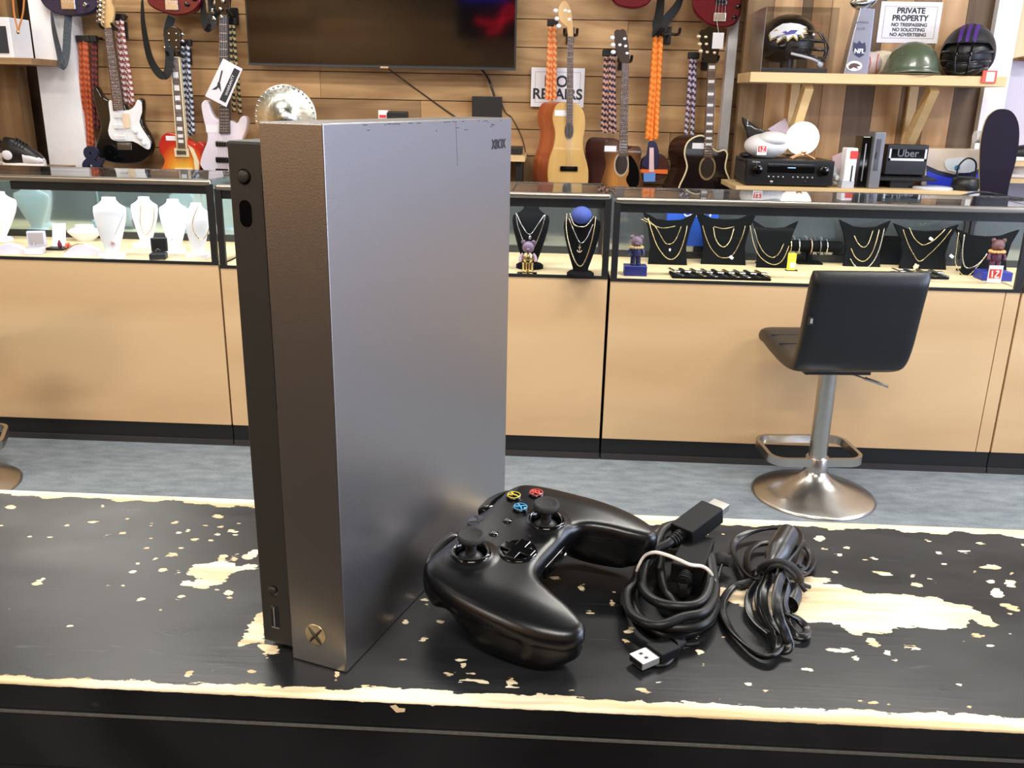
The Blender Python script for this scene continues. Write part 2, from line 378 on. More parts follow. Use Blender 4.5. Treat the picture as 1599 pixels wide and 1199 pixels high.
# ------------------------------------------------------------------ the worn black counter
TZ = 0.8873; TY0, TY1 = 0.4066, 0.6470
def bare_field():
    """patches where the paint has gone: (outline in photo measurements on the top)"""
    def tp(pts, sx, ox, oy): return [tuple(at(ox + a * sx, oy + b * sx, Z=TZ)[:2]) for a, b in pts]
    polys = [
        tp([(200,345),(240,335),(262,360),(330,352),(430,335),(560,300),(620,290),(722,300),(726,312),(690,322),(760,325),(800,345),(900,368),(1050,370),(1110,385),(1210,385),(1240,405),(1352,425),(1380,447),(1440,475),(1480,508),(1466,522),(1420,517),(1360,488),(1330,522),(1200,535),(1150,522),(1050,520),(1005,530),(1000,545),(930,552),(880,545),(820,558),(760,508),(640,500),(560,490),(400,455),(330,432),(260,402),(210,378)], .3433, 1050, 800),
        tp([(765,412),(768,395),(790,370),(870,360),(885,355),(905,325),(932,325),(912,356),(945,360),(962,376),(1050,366),(1050,383),(990,390),(940,405),(918,440),(885,452),(830,468),(780,458),(735,452),(740,441),(825,430)], .3828, 0, 740),
        tp([(990,332),(1040,308),(1060,308),(1050,330),(1010,352),(992,345)], .3828, 0, 740),
        tp([(1045,570),(1080,560),(1085,690),(1150,712),(1118,738),(1080,735),(1052,690),(1002,698),(970,708),(985,668),(1010,640),(1003,615),(1040,600)], .3828, 0, 740)]
    e5 = [(45,135,22,8,0),(155,442,24,11,-28),(125,253,14,4,-5),(205,258,13,4,0),(380,196,24,3.5,0),(435,250,12,3,-15),(270,210,10,3,0),(418,130,8,2.5,0),(522,182,9,3,-10),(700,330,22,8,-8),(660,390,17,5,-5),(797,268,15,5,0),(773,228,13,6,-5),(715,198,15,5,-8),(888,243,13,5,0),(950,232,20,5,3),(888,173,20,7,0),(725,400,9,4,0),(575,512,18,5,-12),(735,503,17,7,-5),(885,470,14,4,0),(932,490,14,20,-25),(280,622,14,3,-15),(663,547,9,3,-20),(865,800,14,7,0),(775,812,16,8,-35),(1030,806,12,6,0),(1082,746,13,8,0),(958,345,14,9,0),(600,300,5,3,0),(565,365,9,3,0),(8,208,10,3,0),(42,548,8,3,-20),(618,206,7,4,0),(835,210,8,2,0),(740,303,7,3,0),(612,264,6,4,0),(860,270,7,4,0),(900,215,9,3,0),(973,202,10,4,0),(730,240,7,4,-20),(440,457,4,2,0),(500,457,4,2,0),(630,347,10,3,-25),(540,398,10,4,-15),(960,248,10,2,0),(965,326,8,3,0),(498,241,8,2,-15)]
    e6 = [(70,415,9,17,0),(440,95,22,5,0),(445,118,14,4,0),(500,188,12,4,5),(355,190,7,8,0),(433,260,15,6,-35),(580,350,22,8,5),(598,368,12,10,10),(535,405,18,4,3),(630,405,20,3,0),(655,435,52,8,8),(585,437,8,5,0),(795,435,18,14,0),(805,460,24,5,5),(1045,475,18,4,0),(1015,130,14,7,0),(1088,50,14,9,30),(1215,108,6,12,-15),(1220,64,7,3,0),(1110,135,20,4,5),(1125,152,16,4,5),(1290,225,20,10,-10),(1272,272,8,7,0),(1345,478,30,7,5),(1415,437,12,4,0),(345,345,6,3,0),(985,5,26,8,0),(1088,33,16,3,0)]
    e7 = [(125,635,16,12,0),(350,780,15,7,15),(215,848,6,4,0),(615,712,30,8,0),(762,625,56,8,3),(910,590,42,14,28),(1090,617,47,8,5),(977,640,14,10,15),(1017,672,15,8,5),(835,660,16,5,15),(1392,562,30,10,3),(1450,250,54,11,3),(1475,367,28,18,18),(1540,322,25,14,10),(1535,428,46,12,20),(1445,312,16,8,0),(1110,330,30,9,8),(960,277,52,9,12),(885,215,18,3,0),(1090,290,10,5,0),(1180,307,17,4,20),(740,270,12,4,0),(670,118,26,11,5),(690,165,20,5,0),(760,195,12,5,0),(1213,185,12,6,10),(1330,178,23,3,0),(1395,137,17,4,0),(1235,233,10,4,0),(1165,130,16,4,10),(920,212,16,4,10),(856,855,11,6,0),(918,862,16,6,0),(1303,788,13,7,0),(1348,883,12,6,0),(1325,590,8,4,0),(1445,607,14,4,0),(1540,552,7,6,0),(1372,268,5,8,0),(1540,277,8,4,0),(1530,462,8,4,0),(142,690,6,5,0),(145,712,10,4,0),(420,815,8,3,0),(600,128,12,3,0),(790,160,9,3,0),(1592,150,8,5,0),(985,868,8,3,0),(730,190,6,2,0),(115,572,8,7,0),(235,563,9,6,0),(150,97,8,4,0),(230,95,6,5,0)]
    ell = []
    for E, sx, ox, oy in ((e5, .3828, 0, 740), (e6, .3752, 500, 900), (e7, .3433, 1050, 800)):
        for (cx, cy, a, b, r) in E:
            r = math.radians(r); pp = [(cx + a * math.cos(t) * math.cos(r) - b * math.sin(t) * math.sin(r), cy + a * math.cos(t) * math.sin(r) + b * math.sin(t) * math.cos(r)) for t in [k * PI / 5 for k in range(10)]]
            ell.append(tp(pp, sx, ox, oy))
    rr = random.Random(11)   # unseen ends of the counter
    for k in range(60):
        x = rr.choice([-1, 1]) * rr.uniform(0.5, 0.79); y = rr.uniform(TY0 + 0.02, TY1 - 0.02); a = rr.uniform(0.002, 0.008)
        ell.append([(x + a * math.cos(t), y + a * 0.5 * math.sin(t)) for t in [q * PI / 4 for q in range(8)]])
    nx, ny = 1151, 173
    X = np.linspace(-0.8, 0.8, nx); Yv = np.linspace(TY0, TY1, ny); GX, GY = np.meshgrid(X, Yv, indexing='ij')
    F = np.full(GX.shape, -0.02)
    for P in polys + ell:
        P = np.array(P); x0, y0 = P.min(0) - 0.006; x1, y1 = P.max(0) + 0.006
        i0, i1 = np.searchsorted(X, (x0, x1)); j0, j1 = np.searchsorted(Yv, (y0, y1))
        if i1 <= i0 or j1 <= j0: continue
        gx, gy = GX[i0:i1, j0:j1], GY[i0:i1, j0:j1]; d = np.full(gx.shape, 1e9); ins = np.zeros(gx.shape, bool)
        for k in range(len(P)):
            a, b = P[k - 1], P[k]; e = b - a; l2 = max((e ** 2).sum(), 1e-12); t = np.clip(((gx - a[0]) * e[0] + (gy - a[1]) * e[1]) / l2, 0, 1)
            d = np.minimum(d, np.hypot(gx - a[0] - t * e[0], gy - a[1] - t * e[1]))
            c = ((a[1] > gy) != (b[1] > gy)) & (gx < (b[0] - a[0]) * (gy - a[1]) / (b[1] - a[1] + 1e-15) + a[0]); ins ^= c
        F[i0:i1, j0:j1] = np.maximum(F[i0:i1, j0:j1], np.where(ins, d, -d))
    # rubbed front and back edges, of changing width
    fw = np.interp(X, [-0.8, -0.32, -0.29, -0.25, -0.2, -0.12, -0.10, 0.0, 0.08, 0.14, 0.20, 0.22, 0.26, 0.8], [.004, .0065, .0038, .004, .0048, .0065, .0085, .0085, .008, .0088, .0085, .011, .0075, .007])
    fw = fw * 1.12 + 0.0006 * np.sin(X * 190) + 0.0008 * np.sin(X * 77 + 1)
    F = np.maximum(F, fw[:, None] - (GY - TY0))
    bwid = np.interp(X, [-0.8, -0.45, -0.36, -0.3, -0.24, -0.05, 0.1, 0.2, 0.35, 0.8], [.006, .009, .010, .009, .014, .012, .013, .009, .010, .008]) + 0.002 * np.sin(X * 90) + 0.0015 * np.sin(X * 223 + 2)
    F = np.maximum(F, bwid[:, None] - (TY1 - GY))
    return GX, GY, F
def paint_mat(name, mask):
    m = bpy.data.materials.new(name); m.use_nodes = True; nt = m.node_tree; N = nt.nodes; L = nt.links; b = N['Principled BSDF']
    tc = N.new('ShaderNodeTexCoord')
    def noise(sc, det=6, stretch=(1, 1, 1), dist=0.0):
        mp = N.new('ShaderNodeMapping'); mp.inputs['Scale'].default_value = stretch; n = N.new('ShaderNodeTexNoise'); n.inputs['Scale'].default_value = sc
        n.inputs['Detail'].default_value = det; n.inputs['Distortion'].default_value = dist; L.new(tc.outputs['Object'], mp.inputs[0]); L.new(mp.outputs[0], n.inputs['Vector']); return n
    def ramp(src, p0, c0, p1, c1):
        r = N.new('ShaderNodeValToRGB'); r.color_ramp.elements[0].position = p0; r.color_ramp.elements[0].color = c0 + (1,); r.color_ramp.elements[1].position = p1; r.color_ramp.elements[1].color = c1 + (1,)
        L.new(src, r.inputs[0]); return r
    big = noise(7, 5, (1, 2.4, 1), 0.6)
    paint = ramp(big.outputs['Fac'], 0.3, lin((19, 19, 20)), 0.75, lin((44, 45, 47)))
    scr = noise(16, 3, (1, 14, 1), 1.5); scr_r = ramp(scr.outputs['Fac'], 0.70, (0, 0, 0), 0.73, (1, 1, 1))
    mxs = N.new('ShaderNodeMix'); mxs.data_type = 'RGBA'; L.new(scr_r.outputs[0], mxs.inputs[0]); L.new(paint.outputs[0], mxs.inputs[6]); mxs.inputs[7].default_value = lin((58, 60, 62)) + (1,)
    bw_ = noise(26, 8, (0.35, 4, 1), 0.4); bare = ramp(bw_.outputs['Fac'], 0.38, lin((214, 184, 138)), 0.6, lin((255, 240, 206)))
    mx = N.new('ShaderNodeMix'); mx.data_type = 'RGBA'; L.new(mxs.outputs[2], mx.inputs[6]); L.new(bare.outputs[0], mx.inputs[7])
    rm = ramp(noise(12, 5, (1, 2, 1), 0.5).outputs['Fac'], 0.3, (0.27,) * 3, 0.75, (0.36,) * 3); b.inputs['Specular IOR Level'].default_value = 0.32
    if mask:
        a = N.new('ShaderNodeAttribute'); a.attribute_name = 'bare'
        jag = noise(260, 5, (0.5, 1.3, 1)); j = N.new('ShaderNodeMath'); j.operation = 'MULTIPLY_ADD'; L.new(jag.outputs['Fac'], j.inputs[0]); j.inputs[1].default_value = 0.0095; j.inputs[2].default_value = -0.00475
        s = N.new('ShaderNodeMath'); s.operation = 'ADD'; L.new(a.outputs['Fac'], s.inputs[0]); L.new(j.outputs[0], s.inputs[1])
        k = N.new('ShaderNodeMapRange'); k.inputs['From Min'].default_value = -0.00015; k.inputs['From Max'].default_value = 0.00015; L.new(s.outputs[0], k.inputs['Value'])
        sp = noise(85, 3, (1, 1.5, 1)); spr = ramp(sp.outputs['Fac'], 0.80, (0, 0, 0), 0.81, (1, 1, 1))
        mxx = N.new('ShaderNodeMath'); mxx.operation = 'MAXIMUM'; L.new(k.outputs[0], mxx.inputs[0]); L.new(spr.outputs[0], mxx.inputs[1])
        L.new(mxx.outputs[0], mx.inputs[0])
        ro = N.new('ShaderNodeMix'); ro.data_type = 'RGBA'; L.new(mxx.outputs[0], ro.inputs[0]); L.new(rm.outputs[0], ro.inputs[6]); ro.inputs[7].default_value = (0.55, 0.55, 0.55, 1)
        L.new(ro.outputs[2], b.inputs['Roughness'])
        bp = N.new('ShaderNodeBump'); bp.invert = True; bp.inputs['Strength'].default_value = 0.5; bp.inputs['Distance'].default_value = 0.0004; L.new(mxx.outputs[0], bp.inputs['Height'])
        bp2 = N.new('ShaderNodeBump'); bp2.inputs['Strength'].default_value = 0.07; bp2.inputs['Distance'].default_value = 0.0008; L.new(scr.outputs['Fac'], bp2.inputs['Height']); L.new(bp.outputs[0], bp2.inputs['Normal'])
        L.new(bp2.outputs[0], b.inputs['Normal'])
    else:
        mx.inputs[0].default_value = 0; L.new(rm.outputs[0], b.inputs['Roughness'])
    L.new(mx.outputs[2], b.inputs['Base Color']); return m
counter = thing('counter', 'narrow black painted wooden counter with chipped paint and bare worn edges', 'counter', (0, (TY0 + TY1) / 2, 0))
GX, GY, FB = bare_field(); nx, ny = GX.shape
def strip_attr(me, vals):
    a = me.attributes.new('bare', 'FLOAT', 'POINT'); a.data.foreach_set('value', vals)
# top face grid + rounded front nose
Zg = np.full(GX.shape, TZ)
V = np.stack([GX, GY, Zg], -1).reshape(-1, 3)
nose = []; nvals = []
for (dy, dz, fv) in ((-0.0006, -0.0002, 0.004), (-0.0010, -0.0008, 0.004), (-0.0011, -0.0016, -0.0015), (-0.0011, -0.0168, -0.01)):
    nose.append(np.stack([GX[:, 0], np.full(nx, TY0 + dy), np.full(nx, TZ + dz)], -1)); nvals.append(np.full(nx, fv))
Vn = np.concatenate([V] + nose + [np.stack([GX[:, -1], np.full(nx, TY1), np.full(nx, TZ - 0.0168)], -1)])
vals = np.concatenate([FB.reshape(-1)] + nvals + [np.full(nx, -0.005)])
I = np.arange(nx * ny).reshape(nx, ny)
quads = np.stack([I[:-1, :-1], I[1:, :-1], I[1:, 1:], I[:-1, 1:]], -1).reshape(-1, 4)
fl = [quads]; prev = I[:, 0]
for k in range(4):
    cur = nx * ny + k * nx + np.arange(nx); fl.append(np.stack([prev[:-1], cur[:-1], cur[1:], prev[1:]], -1)); prev = cur
bk = nx * ny + 4 * nx + np.arange(nx); fl.append(np.stack([I[1:, -1], bk[1:], bk[:-1], I[:-1, -1]], -1)); fl.append(np.stack([prev[:-1], bk[:-1], bk[1:], prev[1:]], -1))
me = bpy.data.meshes.new('top_board'); me.from_pydata((Vn - np.array([0, counter.location.y, 0])).tolist(), [], np.concatenate(fl).tolist())
strip_attr(me, vals.astype(np.float32)); me.materials.append(paint_mat('worn black paint', True)); me.update()
tb = bpy.data.objects.new('top_board', me); C.objects.link(tb); tb.parent = counter
M_fas = paint_mat('black painted wood', False)
b = MB(); b.box(-0.8, 0.8, TY0 - 0.0022, TY1 + 0.001, TZ - 0.055, TZ - 0.0172, 0.0008); b.build('lower_board', M_fas, counter); MB().box(-0.8, 0.8, TY0 - 0.0030, TY0 - 0.0021, TZ - 0.0186, TZ - 0.0171).build('rubbed_lit_edge', mat('rubbed grey edge with painted light', (92, 90, 84), 0.6, var=0.5, scale=300), counter)  # worn ledge edge, the light it catches painted in as paler grey
MB().box(-3.4, 1.8, -2.5, 0.36, 0.0, 0.012, 0.004).build('added_dark_mat', mat('added mat black', (16, 16, 17), 0.8), label='added unseen black mat that darkens what the console mirrors', category='mat')  # unseen mat added so the lower console reflects something dark
MB().box(-0.79, 0.79, TY0 - 0.0012, TY0 + 0.012, 0.0, TZ - 0.055).build('front_panel', M_fas, counter)
MB().box(-0.79, 0.79, TY1 - 0.012, TY1, 0.0, TZ - 0.055).build('back_panel', M_fas, counter)
for s_ in (-1, 1): MB().box(s_ * 0.79, s_ * 0.778, TY0 + 0.012, TY1 - 0.012, 0.0, TZ - 0.055).build('side_panel', M_fas, counter)

P = [(at(a, c_, Y=TY0 - 0.001).x, at(a, c_, Y=TY0 - 0.001).z) for a, c_ in ((609, 1102), (618, 1100), (623, 1105), (633, 1106), (632, 1111), (619, 1112), (614, 1107))]
MB().prism(P, TY0 - 0.00125, 0.0004).build('bare_chip', mat('bare wood chip', (232, 206, 164), 0.6), counter)
# unseen low black cabinets, added to darken what the console mirrors
MB().box(-4.18, -3.6, -3.1, 2.4, 0.0, 0.82, 0.01).build('added_low_cabinet', mat('added cabinet dark', (18, 18, 19), 0.6), label='added unseen black cabinet along the left wall, darkens the reflections', category='cabinet')
MB().box(-3.5, 3.9, -3.18, -2.65, 0.0, 0.82, 0.01).build('added_low_cabinet', mat('added cabinet dark', (18, 18, 19), 0.6), label='added unseen black cabinet along the rear wall, darkens the reflections', category='cabinet')

# ------------------------------------------------------------------ the console, standing on its side
M_con = mat('console graphite', (152, 148, 146), 0.33, 0.95, var=0.05, scale=900, bump=0.05)
M_con2 = mat('console lower shell', (52, 50, 47), 0.5, 0.3, var=0.04, scale=900, bump=0.05)
con = thing('game_console', 'dark metallic grey game console standing upright on the black counter', 'game console', (-0.1094, 0.4274, TZ), -0.3265)
T1, T2, DD, HH, RC = 0.0360, 0.0235, 0.240, 0.300, 0.0033
MB().box(-T1, 0, 0, DD, 0.0003, HH, 0.0007).build('main_shell', M_con, con, local=True)
MB().box(-T1 - T2 + 0.001, -T1 + 0.004, RC, DD - 0.004, 0.0045, HH - 0.0095, 0.0015).build('lower_shell', M_con2, con, local=True)
MB().box(-T1 - 0.0022, -T1 + 0.0005, RC - 0.0004, RC + 0.003, 0.152, 0.2755).build('disc_slot', M_gloss, con, local=True)
xm = -T1 - 0.0133
def button(name, x, z, r, h=0.0012):
    b = MB(); b.lathe([(r + 0.0009, 0.0003), (r + 0.0009, 0.0), (r * 1.02, 0.0)], (x, RC + 0.0002, z), 24, (0, -1, 0)); b.m = 1
    b.lathe([(r, 0), (r, h), (r * 0.85, h + 0.0004), (0.0002, h + 0.0004)], (x, RC + 0.0001, z), 24, (0, -1, 0)); b.build(name, [M_gloss, M_con2], con, local=True)
button('eject_button', xm + 0.0004, 0.2733, 0.0031)
button('pairing_button', xm + 0.0004, 0.0403, 0.0024)
pill = [(xm - 0.0002 + 0.0036 * math.cos(a), (0.2575 if math.sin(a) > 0 else 0.2528) + 0.0036 * math.sin(a)) for a in [k * PI / 12 + 0.001 for k in range(24)]]
pill = [(x, z + (0.0008 if z > 0.255 else -0.0008)) for x, z in pill]
MB().prism(pill, RC - 0.0003, 0.002).build('infrared_window', M_gloss, con, local=True)
b = MB(); b.box(xm - 0.0022, xm + 0.0030, RC - 0.0002, RC + 0.002, 0.0155, 0.0300); b.m = 1
b.box(xm - 0.0004, xm + 0.0004, RC - 0.0006, RC, 0.0165, 0.0290); b.box(xm - 0.0022, xm + 0.003, RC - 0.0005, RC, 0.0152, 0.0160); b.build('usb_port', [M_gloss, M_steel], con, local=True)
b = MB(); zc, xc = 0.0205, -0.0192
b.lathe([(0.0067, 0.0001), (0.0067, 0.0005), (0.0062, 0.0006), (0.0001, 0.0006)], (xc, 0, zc), 40, (0, -1, 0)); b.m = 1
for sgn in (-1, 1):
    arc = [(xc + sgn * t, zc + (0.0040 - 0.009 * ((0.0052 - abs(t)) / 0.0052) ** 1.3)) for t in np.linspace(-0.005, 0.005, 3)]
    pa = [(xc + sgn * (-0.0045), -0.00075, zc + 0.0048), (xc + sgn * (-0.0015), -0.00075, zc + 0.0012), (xc + sgn * 0.002, -0.00075, zc - 0.0025), (xc + sgn * 0.0038, -0.00075, zc - 0.0052)]
    b.tube(smooth_open(pa, 5), lambda t: 0.0003 + 0.0007 * math.sin(PI * t), 6, flat=1.0, up=(1, 0, 0))
b.build('power_logo', [mat('logo champagne', (196, 178, 142), 0.3, 0.7), mat('logo dark', (70, 66, 60), 0.4, 0.5)], con, local=True)
Mx = Matrix.Translation((0.0002, 0.2165, 0.2827)) @ Matrix.Rotation(PI / 2, 4, 'Z') @ Matrix.Rotation(PI / 2, 4, 'X')
text_mesh('XBOX', 0.0088, 'scratched_lettering', M_gloss, Mx, con, bold=0.0002, extrude=0.0001)
b = MB(); rr = random.Random(4)
for k in range(26):   # scuffs along the upper edge
    y = 0.03 + 0.19 * rr.random(); l = rr.uniform(0.0015, 0.006)
    b.obox((0.0, y, 0.2988 - rr.random() ** 3 * 0.006), (1, 0, 0), (0, 1, 0), (0, 0, 1), 0.0001, l / 2, 0.00022)
b.obox((0.0, 0.148, 0.285), (1, 0, 0), (0, 0.1, -1), (0, 1, 0.1), 0.00008, 0.013, 0.0001)
b.build('scuff_marks', mat('scuff', (52, 54, 66), 0.5), con, local=True)

# ------------------------------------------------------------------ glass display cases
M_lam = wood('maple laminate', (214, 181, 137), (200, 164, 120), 0.4, 'X', 3.0)
M_deck = wood('pale deck board', (236, 214, 172), (222, 196, 150), 0.5, 'X', 4.0)
M_glass = mat('clear glass', (225, 238, 235), 0.0, trans=1.32)
M_led = mat('led strip', (255, 255, 255), 0.5, emit=(240, 246, 255), es=22)
M_ledl = mat('led strip bright', (255, 255, 255), 0.5, emit=(236, 244, 255), es=30)
M_mirl = mat('sliding door mirror', (196, 222, 226), 0.08, 0.85, var=0.02)
M_mir = mat('sliding door mirror smoked', (150, 160, 164), 0.1, 0.8, var=0.05)
M_kick = mat('kick board black', (10, 10, 11), 0.6)
M_bar = mat('brushed frame bar', (176, 170, 160), 0.3, 1.0)
YC, YCB = 2.915, 3.37
def case(name_label, x0, x1, dz, bright, seams=(), hx0=None, hx1=None, dzt=0.0):
    t = thing('display_case', name_label, 'display case', ((x0 + x1) / 2, (YC + YCB) / 2, 0))
    zb, zd, zt = 0.079, 0.642 + dz, 0.887 + dzt
    b = MB(); edges = [x0] + [s for s in seams] + [x1]
    for a, c in zip(edges[:-1], edges[1:]): b.box(a + 0.0015, c - 0.0015, YC, YC + 0.018, zb, zd - 0.008, 0.0008)
    b.build('wood_front', M_lam, t)
    b = MB(); b.box(x0 + 0.002, x1 - 0.002, YC + 0.018, YCB, zb, zd - 0.009); b.build('cabinet_body', M_black, t)
    b = MB(); b.box(x0, x1, YC + 0.006, YCB - 0.02, 0.0, zb); b.build('kick_board', M_kick, t); MB().box(x0, x1, YC + 0.001, YC + 0.006, 0.0, 0.021).build('base_strip', mat('brown black vinyl', (46, 42, 40), 0.6), t)
    b = MB(); b.box(x0, x1, YC - 0.002, YC + 0.004, zd - 0.008, zd + 0.002); b.build('lower_trim', M_kick, t)
    b = MB(); b.box(x0 + 0.003, x1 - 0.003, YC + 0.004, YCB, zd - 0.009, zd); b.build('deck', M_deck, t)
    b = MB(); b.box(x0 + 0.012, x1 - 0.012, YC + 0.0005, YC + 0.0045, zd + 0.001, zt); b.build('front_glass', M_glass, t)
    b = MB(); b.box(x0 + 0.004, x1 - 0.004, YC + 0.01, YCB - 0.11, zt + 0.014, zt + 0.020); b.build('top_glass', M_glass, t)
    for xe, s_ in ((x0, 1), (x1, -1)):
        MB().box(xe + s_ * 0.001, xe + s_ * 0.022, YC - 0.001, YC + 0.012, zd, zt + 0.004).build('front_post', M_black, t); MB().box(xe + s_ * 0.001, xe + s_ * 0.016, YCB - 0.014, YCB, zd, zt + 0.01).build('rear_post', M_black, t)
    b = MB(); b.box(x0 + 0.004, x1 - 0.004, YC - 0.003, YC + 0.016, zt - 0.001, zt + 0.019, 0.007); b.build('top_bar', M_bar, t)
    h0 = hx0 if hx0 is not None else x0 + 0.012; h1 = hx1 if hx1 is not None else x1 - 0.012
    b = MB(); b.box(h0, h1, YC + 0.006, YC + 0.034, zt - 0.028, zt - 0.001); lh = b.build('light_housing', M_black, t)
    b = MB(); b.box(h0 + 0.02, h1 - 0.02, YC + 0.0345, YC + 0.050, zt - 0.022, zt - 0.004); b.build('light_strip', M_ledl if bright else M_led, lh)
    b = MB(); xm = (x0 + x1) / 2
    b.box(x0 + 0.016, xm + 0.03, YCB - 0.010, YCB - 0.006, zd + 0.025, zt + 0.005); b.box(xm - 0.03, x1 - 0.016, YCB - 0.004, YCB, zd + 0.025, zt + 0.005)
    b.build('sliding_doors', M_mirl if bright else M_mir, t)
    b = MB(); b.box(x0 + 0.016, x1 - 0.016, YCB - 0.013, YCB + 0.002, zd, zd + 0.026); b.box(x0 + 0.016, x1 - 0.016, YCB - 0.013, YCB + 0.002, zt - 0.004, zt + 0.012)
    b.build('door_track', mat('dark track', (58, 60, 62), 0.4, 0.4), t)
    return t, zd
cA, ZA = case('left glass jewelry case over maple panel, full of white necklace busts', -2.42, -1.119, 0.016, True, hx0=-1.80, dzt=0.024)
cB, ZB = case('middle glass jewelry case with maple front, partly hidden behind the grey console', -1.115, 0.183, 0.006, False, dzt=0.010)
cD, ZD = case('right glass jewelry case over maple panels behind the black bar stool', 0.190, 1.515, 0.0, False, seams=(1.468,))
cE, ZE = case('end glass jewelry case cut off by the right edge of the photo', 1.519, 2.75, 0.0, False)

# ------------------------------------------------------------------ case contents
M_velw = mat('white leatherette', (236, 236, 242), 0.55)
M_velb = mat('black velvet', (6, 7, 9), 0.8, spec=0.15)
M_lav = mat('lavender leatherette', (226, 224, 246), 0.5)
def on_deck(px, py, zd): return at(px, py, Z=zd)
def bust(px, top, base, wtop, zd, m, label, wbase=None, group=None, necked=True, foot='disc', yoff=0.0):
    p = on_deck(px, base, zd); Y = p.y + yoff; x = at(px, base, Y=Y).x; ht = at(px, top, Y=Y).z - zd; k = Y / FP * 1.0
    w_ = wtop * k / 2; wb = (wbase or wtop * 0.42) * k / 2
    t = thing('necklace_bust', label, 'necklace display', (x, Y, zd), group=group)
    prof = [(0.05, wb, 0.5), (0.12, wb * 1.0, 0.5), (0.35, wb + (w_ - wb) * 0.45, 0.42), (0.6, wb + (w_ - wb) * 0.86, 0.38), (0.76, w_, 0.34), (0.84, w_ * 0.96, 0.32), (0.9, w_ * 0.6, 0.36), (0.95, w_ * 0.42, 0.5), (1.0, w_ * 0.40, 0.5), (1.001, w_ * 0.3, 0.5)]
    rings = []
    for h, a, d in prof:
        lean = 0.10 * h * ht
        rings.append([(a * math.cos(q), a * d * math.sin(q) + lean, h * ht) for q in [i * 2 * PI / 28 for i in range(28)]])
    MB().loft(rings).build('bust_body', m, t, local=True)
    b = MB(); fw = wb * 1.75
    if foot == 'disc': b.lathe([(fw, 0), (fw, ht * 0.05), (fw * 0.85, ht * 0.075), (wb * 0.7, ht * 0.08)], (0, 0, 0), 32)
    else: b.box(-fw, fw, -fw * 0.8, fw * 0.8, 0, ht * 0.10, 0.002)
    b.build('foot', m, t, local=True)
    return t, x, Y, ht, w_
def chain_pts(pts, Y, bow=0.012):
    """necklace path measured from the photo, hanging at depth Y"""
    n = len(pts); return [at(a, b, Y=Y - bow * math.sin(PI * i / (n - 1))) for i, (a, b) in enumerate(pts)]
def necklace(label, pts, Y, r, m, pend=None, cat='necklace', group=None, bow=0.012, links=2.2):
    P = smooth_open([tuple(p) for p in chain_pts(pts, Y, bow)], 6)
    # resample
    V_ = [Vector(p) for p in P]; L_ = [0]
    for a, b_ in zip(V_[:-1], V_[1:]): L_.append(L_[-1] + (b_ - a).length)
    n = max(12, int(L_[-1] / (r * links))); Q = []
    for i in range(n + 1):
        d = L_[-1] * i / n; k = max(0, min(len(L_) - 2, int(np.searchsorted(L_, d)) - 1)); f = (d - L_[k]) / max(1e-9, L_[k + 1] - L_[k]); Q.append(V_[k].lerp(V_[k + 1], f))
    b = MB(); b.s = True
    b.tube(Q, lambda t: r * (1.0 if int(round(t * n)) % 2 else 0.62), 6)
    if pend is None: return b.build('necklace', m, label=label, category=cat, group=group)
    t = thing('necklace', label, cat, tuple(Q[n // 2]), group=group)
    b.build('chain', m, t)
    kind, px, py, s, pm = pend; c = at(px, py, Y=Y - bow - 0.004); b = MB()
    if kind == 'drop': b.ball(c, s, s * 0.5, s * 1.5, 14, 10)
    elif kind == 'anchor':
        b.tube([c + Vector((0, 0, s * 1.3)), c - Vector((0, 0, s * 1.2))], s * 0.16, 8); b.tube([c + Vector((-s * .6, 0, s * .7)), c + Vector((s * .6, 0, s * .7))], s * 0.14, 8)
        b.tube([c + Vector((math.sin(a) * s, 0, -math.cos(a) * s * 1.1 - 0.1 * s)) for a in np.linspace(-1.3, 1.3, 11)], s * 0.2, 8); b.lathe([(s * .35, -s * .1), (s * .35, s * .1), (s * .2, s * .1), (s * .2, -s * .1)], c + Vector((0, 0, s * 1.6)), 16, (0, 1, 0), caps=False)
    elif kind == 'tag': b.obox(c, (0.8, 0, -0.5), (0, 1, 0), (0.5, 0, 0.8), s, 0.0008, s * 0.65, 0.0006)
    elif kind == 'cluster':
        for i in range(9):
            a = i * 2.4; b.ball(c + Vector((math.cos(a) * s * (0.3 + i * .08), 0, math.sin(a) * s * (0.3 + i * .08))), s * .45, s * .3, s * .45, 10, 6)
    elif kind == 'cross': b.box(c.x - s * .2, c.x + s * .2, c.y, c.y + s * .3, c.z - s * 1.4, c.z + s * 1.2); b.box(c.x - s * .8, c.x + s * .8, c.y, c.y + s * .3, c.z + s * .1, c.z + s * .5)
    b.build('pendant', pm, t)
    return t
# left case, white busts
bust(176, 309, 402, 54, ZA, M_velw, 'tall white necklace bust with a small heart pendant at its foot')
Yb = at(176, 400, Z=ZA).y
necklace('fine chain with pink heart cluster pendant on the tall white bust', [(160, 330), (168, 356), (175, 372), (184, 356), (195, 330)], Yb - 0.02, 0.0006, M_silver, ('cluster', 176, 380, 0.007, mat('rose gold', (232, 196, 186), 0.3, 0.6)))
bust(229, 308, 386, 44, ZA, M_velw, 'white necklace bust wearing a thick gold chain in left case', foot='box')
Yb = at(229, 386, Z=ZA).y
necklace('thick gold chain on white bust left of the open black ring box', [(220, 318), (219, 345), (222, 360), (228, 367), (236, 358), (240, 342), (241, 320)], Yb - 0.035, 0.0022, M_gold)
bust(274, 312, 394, 46, ZA, M_velw, 'white necklace bust with thin drop chain behind the black ring box')
Yb = at(274, 394, Z=ZA).y
necklace('thin silver chain with drop on the bust behind the black ring box', [(262, 325), (268, 356), (270, 368), (272, 356), (290, 322)], Yb - 0.03, 0.0006, M_silver, ('drop', 269, 374, 0.0022, M_silver))
